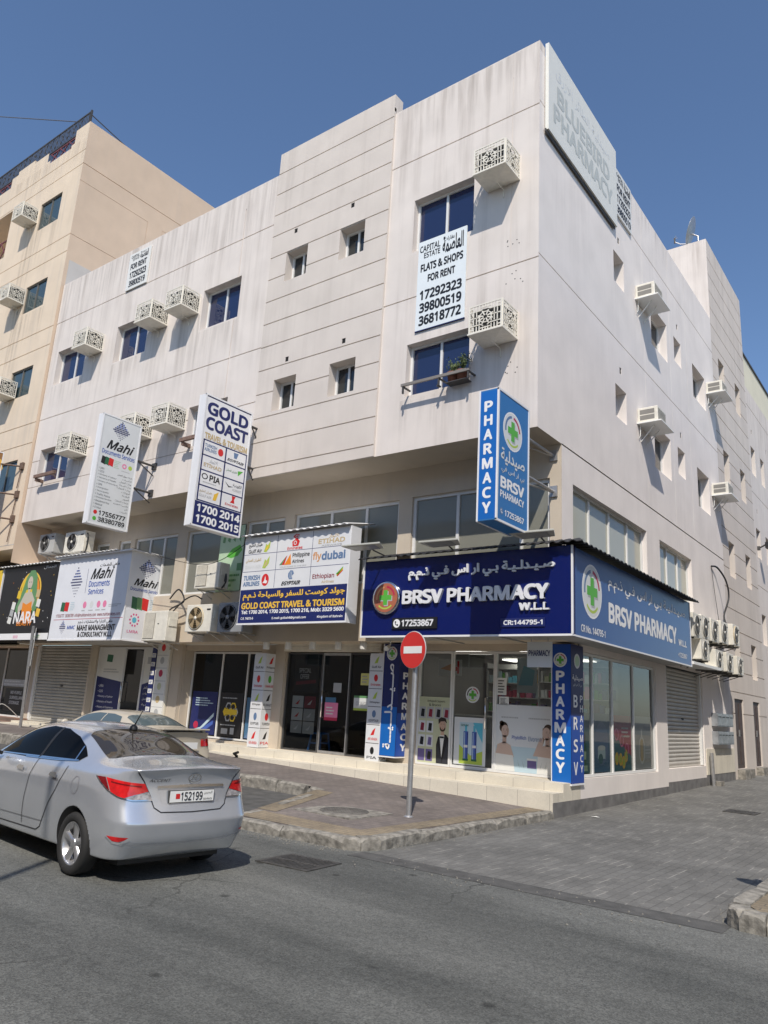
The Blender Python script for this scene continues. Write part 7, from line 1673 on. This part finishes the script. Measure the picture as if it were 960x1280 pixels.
    for fr in (FL, FRt):
        if not old: gp = [(3.22, 1.02), (2.95, 1.19), (2.65, 1.32), (2.25, 1.385), (1.85, 1.375), (1.5, 1.31), (1.25, 1.225), (1.07, 1.135), (1.14, 1.085), (1.6, 1.055), (2.4, 1.03)]
        else: gp = [(3.15, 1.02), (2.75, 1.27), (2.3, 1.33), (1.75, 1.325), (1.45, 1.28), (1.3, 1.12), (1.33, 1.05), (2.4, 1.03)]
        gls = patch('side_window', fr, gp, G_CAR if not old else mat('old_car_glass', (.08, .11, .12), .05, var=.02, spec=.8), .004)
        strip('window_trim', fr, [gp[-1 - k] for k in range(3 if not old else 2)] + [gp[0]], .014, BLACK if old else CHROME, .006, gls)
        if not old: strip('window_post', fr, [(1.22, 1.075), (1.27, 1.225)], .02, CHROME, .006, gls)
        strip('window_post', fr, [(2.04, 1.035), (1.98, 1.38 if not old else 1.32)], .055 if not old else .03, BLACK if not old else paint, .006, gls)
        dr = strip('door_seam', fr, [(2.03, 1.03), (2.07, .85), (2.11, .6), (2.12, .34)], .011, SEAM)
        strip('door_seam', fr, [(1.27, 1.02), (1.30, .9), (1.38, .77), (1.5, .62), (1.58, .48), (1.66, .36), (1.76, .315), (3.0, .30), (3.12, .36), (3.16, .6), (3.15, .95)], .011, SEAM)
        for u in (1.47, 2.33): patch('door_handle', fr, [(u - .09, .885), (u + .09, .89), (u + .10, .915), (u + .05, .935), (u - .07, .93)], CHROME if not old else BLACK, .022, .02)
        patch('handle_shade_patch', fr, [(1.42 - .06, .86), (1.42 + .08, .865), (1.42 + .06, .89), (1.42 - .05, .885)], mat('recess_shade_grey', (.12, .12, .13), .5), .004, .02)  # no hollow here: the grip's shade is a flat grey patch on the door
        if fr is FL: strip('fuel_flap', fr, [(.97 + .075 * math.cos(k * .35), .86 + .085 * math.sin(k * .35)) for k in range(19)], .007, mat('seam_grey', (.2, .2, .22), .5))
        strip('sill_shade_line', fr, [(1.62, .42), (3.0, .40)], .012, mat('sill_shade_paint', (.25, .26, .28), .4, .6), .002)  # dark line paints the shade along the door's lower crease
    # rear glass, cast from behind and above
    n = Vector((-1, 0, 1.6)).normalized(); v = Vector((1.6, 0, 1)).normalized()
    FRW = Fr((0, 0, 0), (0, 1, 0), v, n)
    def rv(u, z): return Vector((u, 0, z)).dot(v)
    b0, b1 = (rv(.72, 1.155), rv(1.40, 1.415)) if not old else (rv(.78, 1.12), rv(1.33, 1.325))
    wb, wt = (.61, .50) if not old else (.62, .54)
    patch('rear_window', FRW, [(-wb, b0 + .035), (-wb + .05, b0 - .01), (0, b0 - .03), (wb - .05, b0 - .01), (wb, b0 + .035), (wt + .03, b1 - .06), (wt - .03, b1), (0, b1 + .02), (-wt + .03, b1), (-wt - .03, b1 - .06)], mat('rear_car_glass', (.035, .03, .024), .03, var=.02, spec=.7) if not old else mat('old_car_glass', (.08, .11, .12), .05), .004)
    FWS = Fr((0, 0, 0), (0, 1, 0), Vector((-1.5, 0, 1)).normalized(), Vector((1, 0, 1.5)).normalized())
    def wv(u, z): return Vector((u, 0, z)).dot(FWS.v)
    patch('windscreen', FWS, [(-.66, wv(3.5, 1.05)), (.66, wv(3.5, 1.05)), (.53, wv(2.75, 1.41)), (-.53, wv(2.75, 1.41))], G_CAR, .004)
    # lamps
    LR = mat('tail_lamp_red', (.56, .010, .012), .12, var=.25, scale=14, coat=.8); LD = mat('tail_lamp_dark', (.16, .004, .006), .12, coat=.6); LW = mat('reverse_lamp', (.36, .34, .34), .15, var=.5, scale=26, coat=.7)
    for s in (1, -1):
        d = Vector((-1, s * 1.0, 0)).normalized(); u = Vector((1, s * 1.0, 0)).normalized()
        FO = Fr((0, 0, 0), u, (0, 0, 1), d)
        if not old:
            o = patch('tail_lamp', FO, [(.87, .986), (.66, .966), (.475, .947), (.437, .872), (.56, .838), (.66, .805), (.70, .824), (.785, .858), (.83, .93)], LR, .008, .025)
            patch('lamp_corner', FO, [(1.0, .985), (.88, .986), (.84, .93), (.797, .861), (.82, .87), (.93, .935)], LD, .008, .025, o)
            patch('reverse_lamp', FO, [(.434, .866), (.395, .79), (.56, .79), (.65, .803), (.555, .832)], LW, .008, .02, o)
            strip('lamp_line', FO, [(.80, .95), (.66, .935), (.50, .92)], .012, LD, .0105, o)
            strip('lamp_rim', FO, [(1.0, .985), (.93, .935), (.82, .87), (.70, .82), (.56, .79), (.395, .79)], .010, CHROME, .010, o)
            rf = patch('reflector', FO, [(.76, .465), (.54, .455), (.58, .43), (.63, .415), (.69, .42)], LR, .006, .03)
            strip('reflector_rim', FO, [(.77, .468), (.69, .414), (.61, .408), (.53, .456)], .010, paint, .012, rf)
        else: patch('tail_lamp', FO, [(.86, .93), (.40, .93), (.40, .78), (.86, .78)], LR, .006, .03)
        patch('headlamp', Fr((0, 0, 0), Vector((-1, s * 1.0, 0)).normalized(), (0, 0, 1), Vector((1, s, 0)).normalized()), [(-2.5 + .06, .74), (-2.5 + .4, .72), (-2.5 + .38, .62), (-2.5 + .1, .64)], LW, .006, .03)
    if not old:
        strip('boot_seam', FBk, [(.63, 1.06), (.55, .97), (.47, .83), (.43, .72), (.36, .675), (0, .665), (-.36, .675), (-.43, .72), (-.47, .83), (-.55, .97), (-.63, 1.06)], .010, SEAM)
        strip('bumper_highlight_line', FBk, [(-.72, .40), (-.4, .375), (0, .37), (.4, .375), (.72, .40)], .018, mat('crease_highlight_paint', (.60, .62, .66), .3, .7), .002)  # pale line paints the highlight along the lower bumper crease
        patch('chrome_bar', FBk, [(-.40, .925), (0, .935), (.40, .925), (.41, .90), (0, .905), (-.41, .90)], CHROME, .012, .03)
        patch('plate_recess', FBk, [(-.39, .90), (.39, .90), (.34, .75), (-.34, .75)], paint, .001, .05)
        hx = min((bv.ray_cast(Vector((-3, y_ * S, z_ * S)), Vector((1, 0, 0)))[0].x for y_ in (-.26, 0, .26) for z_ in (.76, .87)))
        mb = MB(); mb.box(hx - .012, hx + .06, -.275 * S, .275 * S, .757 * S, .878 * S, mat('plate_surround', (.05, .05, .05), .5)); mb.box(hx - .015, hx - .0121, -.268 * S, .268 * S, .763 * S, .872 * S, WHITE); pl = mb.build('number_plate', t, local=True)
        a = Art(Fr((hx - .0155, 0, 0), (0, -1, 0), (0, 0, 1), (-1, 0, 0)))
        a.rect(-.2 * S, .795 * S, -.15 * S, .845 * S, 'red'); a.text('152199', -.14 * S, .776 * S, .125 * S, .86 * S, 'black', .010)
        a.text(ar('البحرين'), .14 * S, .83 * S, .245 * S, .862 * S, 'black', .0); a.text('BAHRAIN', .14 * S, .775 * S, .245 * S, .795 * S, 'black', .0)
        o_ = len(a.g.v); a.g.v += a.t.v
        for f_, k_, s_ in zip(a.t.f, a.t.m, a.t.sm): a.g.f.append([i_ + o_ for i_ in f_]); a.g.m.append(a.g.mi(a.t.mats[k_])); a.g.sm.append(s_)
        a.g.build('plate_print', pl, local=True)
        def badge(st, y0, y1, z0, z1, m, name='lettering'):
            vs, fs, x0, x1, yy0, yy1 = glyphs(st, .25); W = []
            for x, y in vs:
                yy = (y0 + (x - x0) / (x1 - x0) * (y1 - y0)) * S; zz = (z0 + (y - yy0) / (yy1 - yy0) * (z1 - z0)) * S
                h, n, _, _ = bv.ray_cast(Vector((-3, yy, zz)), Vector((1, 0, 0))); W.append(h + Vector((-.006, 0, 0)))
            mb = MB(); mb.add(W, fs, m); mb.build(name, t, local=True)
        badge('ACCENT', .50, .26, .962, .99, BLACK)
        em = [(.075 * math.cos(k * math.pi / 14), .995 + .042 * math.sin(k * math.pi / 14)) for k in range(29)]
        strip('emblem', FBk, [(a_ - .02, b_) for a_, b_ in em], .012, CHROME, .010); badge('H', .018, -.058, .97, 1.022, CHROME, 'emblem_letter')
        badge('GL', -.50, -.56, .99, 1.015, CHROME)
        mb = MB(); mb.lathe(Vector((1.40, 0, 1.405)) * S, (0, 0, 1), [(.045, 0), (.04, .03), (.02, .05), (0, .05)], BLACK, 16); mb.tube([Vector((1.40, 0, 1.44)) * S, Vector((1.27, -.01, 1.62)) * S], [.008, .004], BLACK, 6); mb.build('antenna', t, local=True)
    else:
        mb = MB(); Y = .60
        mb.add([Vector(p) * S for p in ((.03, -Y, 1.13), (.03, Y, 1.13), (.26, Y, 1.125), (.26, -Y, 1.125), (.03, -Y, 1.095), (.03, Y, 1.095), (.26, Y, 1.09), (.26, -Y, 1.09))], [(0, 1, 2, 3), (7, 6, 5, 4), (0, 4, 5, 1), (1, 5, 6, 2), (2, 6, 7, 3), (3, 7, 4, 0)], paint)
        for y in (-.5, .5): mb.box(.1 * S, .2 * S, (y - .04) * S, (y + .04) * S, 1.02 * S, 1.092 * S, paint)
        mb.build('spoiler', t, local=True, bevel=.012)
        mb = MB(); mb.box(.0, .006, -.26, .26, .68, .8, WHITE); mb.build('number_plate', t, local=True)
    # mirrors
    for s in (1, -1):
        mb = MB(); mb.lathe(Vector((2.98, s * .93, 1.06)) * S, (1, 0, 0), [(0, -.02), (.07, -.02), (.085, .03), (.06, .10), (0, .12)], paint, 20); mb.tube([Vector((3.0, s * .80, 1.02)) * S, Vector((3.0, s * .92, 1.05)) * S], .02, BLACK); mb.build('door_mirror', t, local=True)
    # wheels
    RIM = mat('alloy_rim', (.62, .62, .63), .3, .85, var=.05); RD = mat('brake_dark', (.05, .05, .05), .6, .3)
    for u in WU:
        for s in (1, -1):
            O = Vector((u, s * .655, .30)) * S
            mb = MB(); mb.lathe(O, (0, s, 0), [(.20 * S, 0), (.285 * S, 0), (.30 * S, .025 * S), (.302 * S, .15 * S), (.288 * S, .18 * S), (.25 * S, .187 * S), (.212 * S, .178 * S), (.205 * S, .16 * S)], RUBBER, 48, caps=False); tyre = mb.build('tyre', t, local=True)
            mb = MB(); mb.lathe(O, (0, s, 0), [(.205 * S, .02 * S), (.213 * S, .168 * S), (.204 * S, .176 * S), (.192 * S, .165 * S), (.185 * S, .08 * S), (0, .075 * S)], RIM, 48, caps=False)
            mb.lathe(O, (0, s, 0), [(.18 * S, .082 * S), (.06 * S, .086 * S)], RD, 40, caps=False)
            C0 = Fr(O, (s, 0, 0), (0, 0, 1), (0, s, 0))
            for k in range(5):
                an = k * 2 * math.pi / 5 + .3
                ca, sa = math.cos(an), math.sin(an)
                def q(r, w, d): return C0.p((r * ca - w * sa) * S, (r * sa + w * ca) * S, d * S)
                sec = [(.03, .035, .155), (.10, .034, .150), (.16, .042, .155), (.20, .055, .160)]
                Vv = []; Ff = []
                for r_, w_, d_ in sec: Vv += [q(r_, -w_, d_ - .03), q(r_, -w_ * .6, d_), q(r_, w_ * .6, d_), q(r_, w_, d_ - .03)]
                for i in range(3):
                    for j in range(3): Ff.append((i * 4 + j, i * 4 + j + 1, (i + 1) * 4 + j + 1, (i + 1) * 4 + j))
                mb.add(Vv, Ff, RIM, True)
            mb.lathe(O, (0, s, 0), [(.052 * S, .12 * S), (.052 * S, .155 * S), (.035 * S, .165 * S), (0, .166 * S)], RIM, 24)
            mb.build('rim', tyre, local=True)
    mb = MB(); mb.box(.35 * S, 4.0 * S, -.6 * S, .6 * S, .16 * S, .21 * S, BLACK); mb.build('underbody', t, local=True)
    return t
def carpaint(name, rgb, metal, rough, flake=.06):
    m = mat(name, rgb, rough, metal, var=flake, scale=1.5)
    b = m.node_tree.nodes['Principled BSDF']; b.inputs['Coat Weight'].default_value = .8; b.inputs['Coat Roughness'].default_value = .04
    return m
car('new', (-6.093, 5.202, 0), R(174.65), .932, 'silver saloon car driving away in the road, seen from behind', carpaint('silver_car_paint', (.62, .645, .685), .62, .24))
car('old', (-11.85, 9.75, .055), R(180), .925, 'dusty beige older saloon with a boot spoiler in the parking bay behind the silver car', carpaint('beige_car_paint', (.50, .45, .36), .15, .55))
regkids()
bpy.context.view_layer.update()
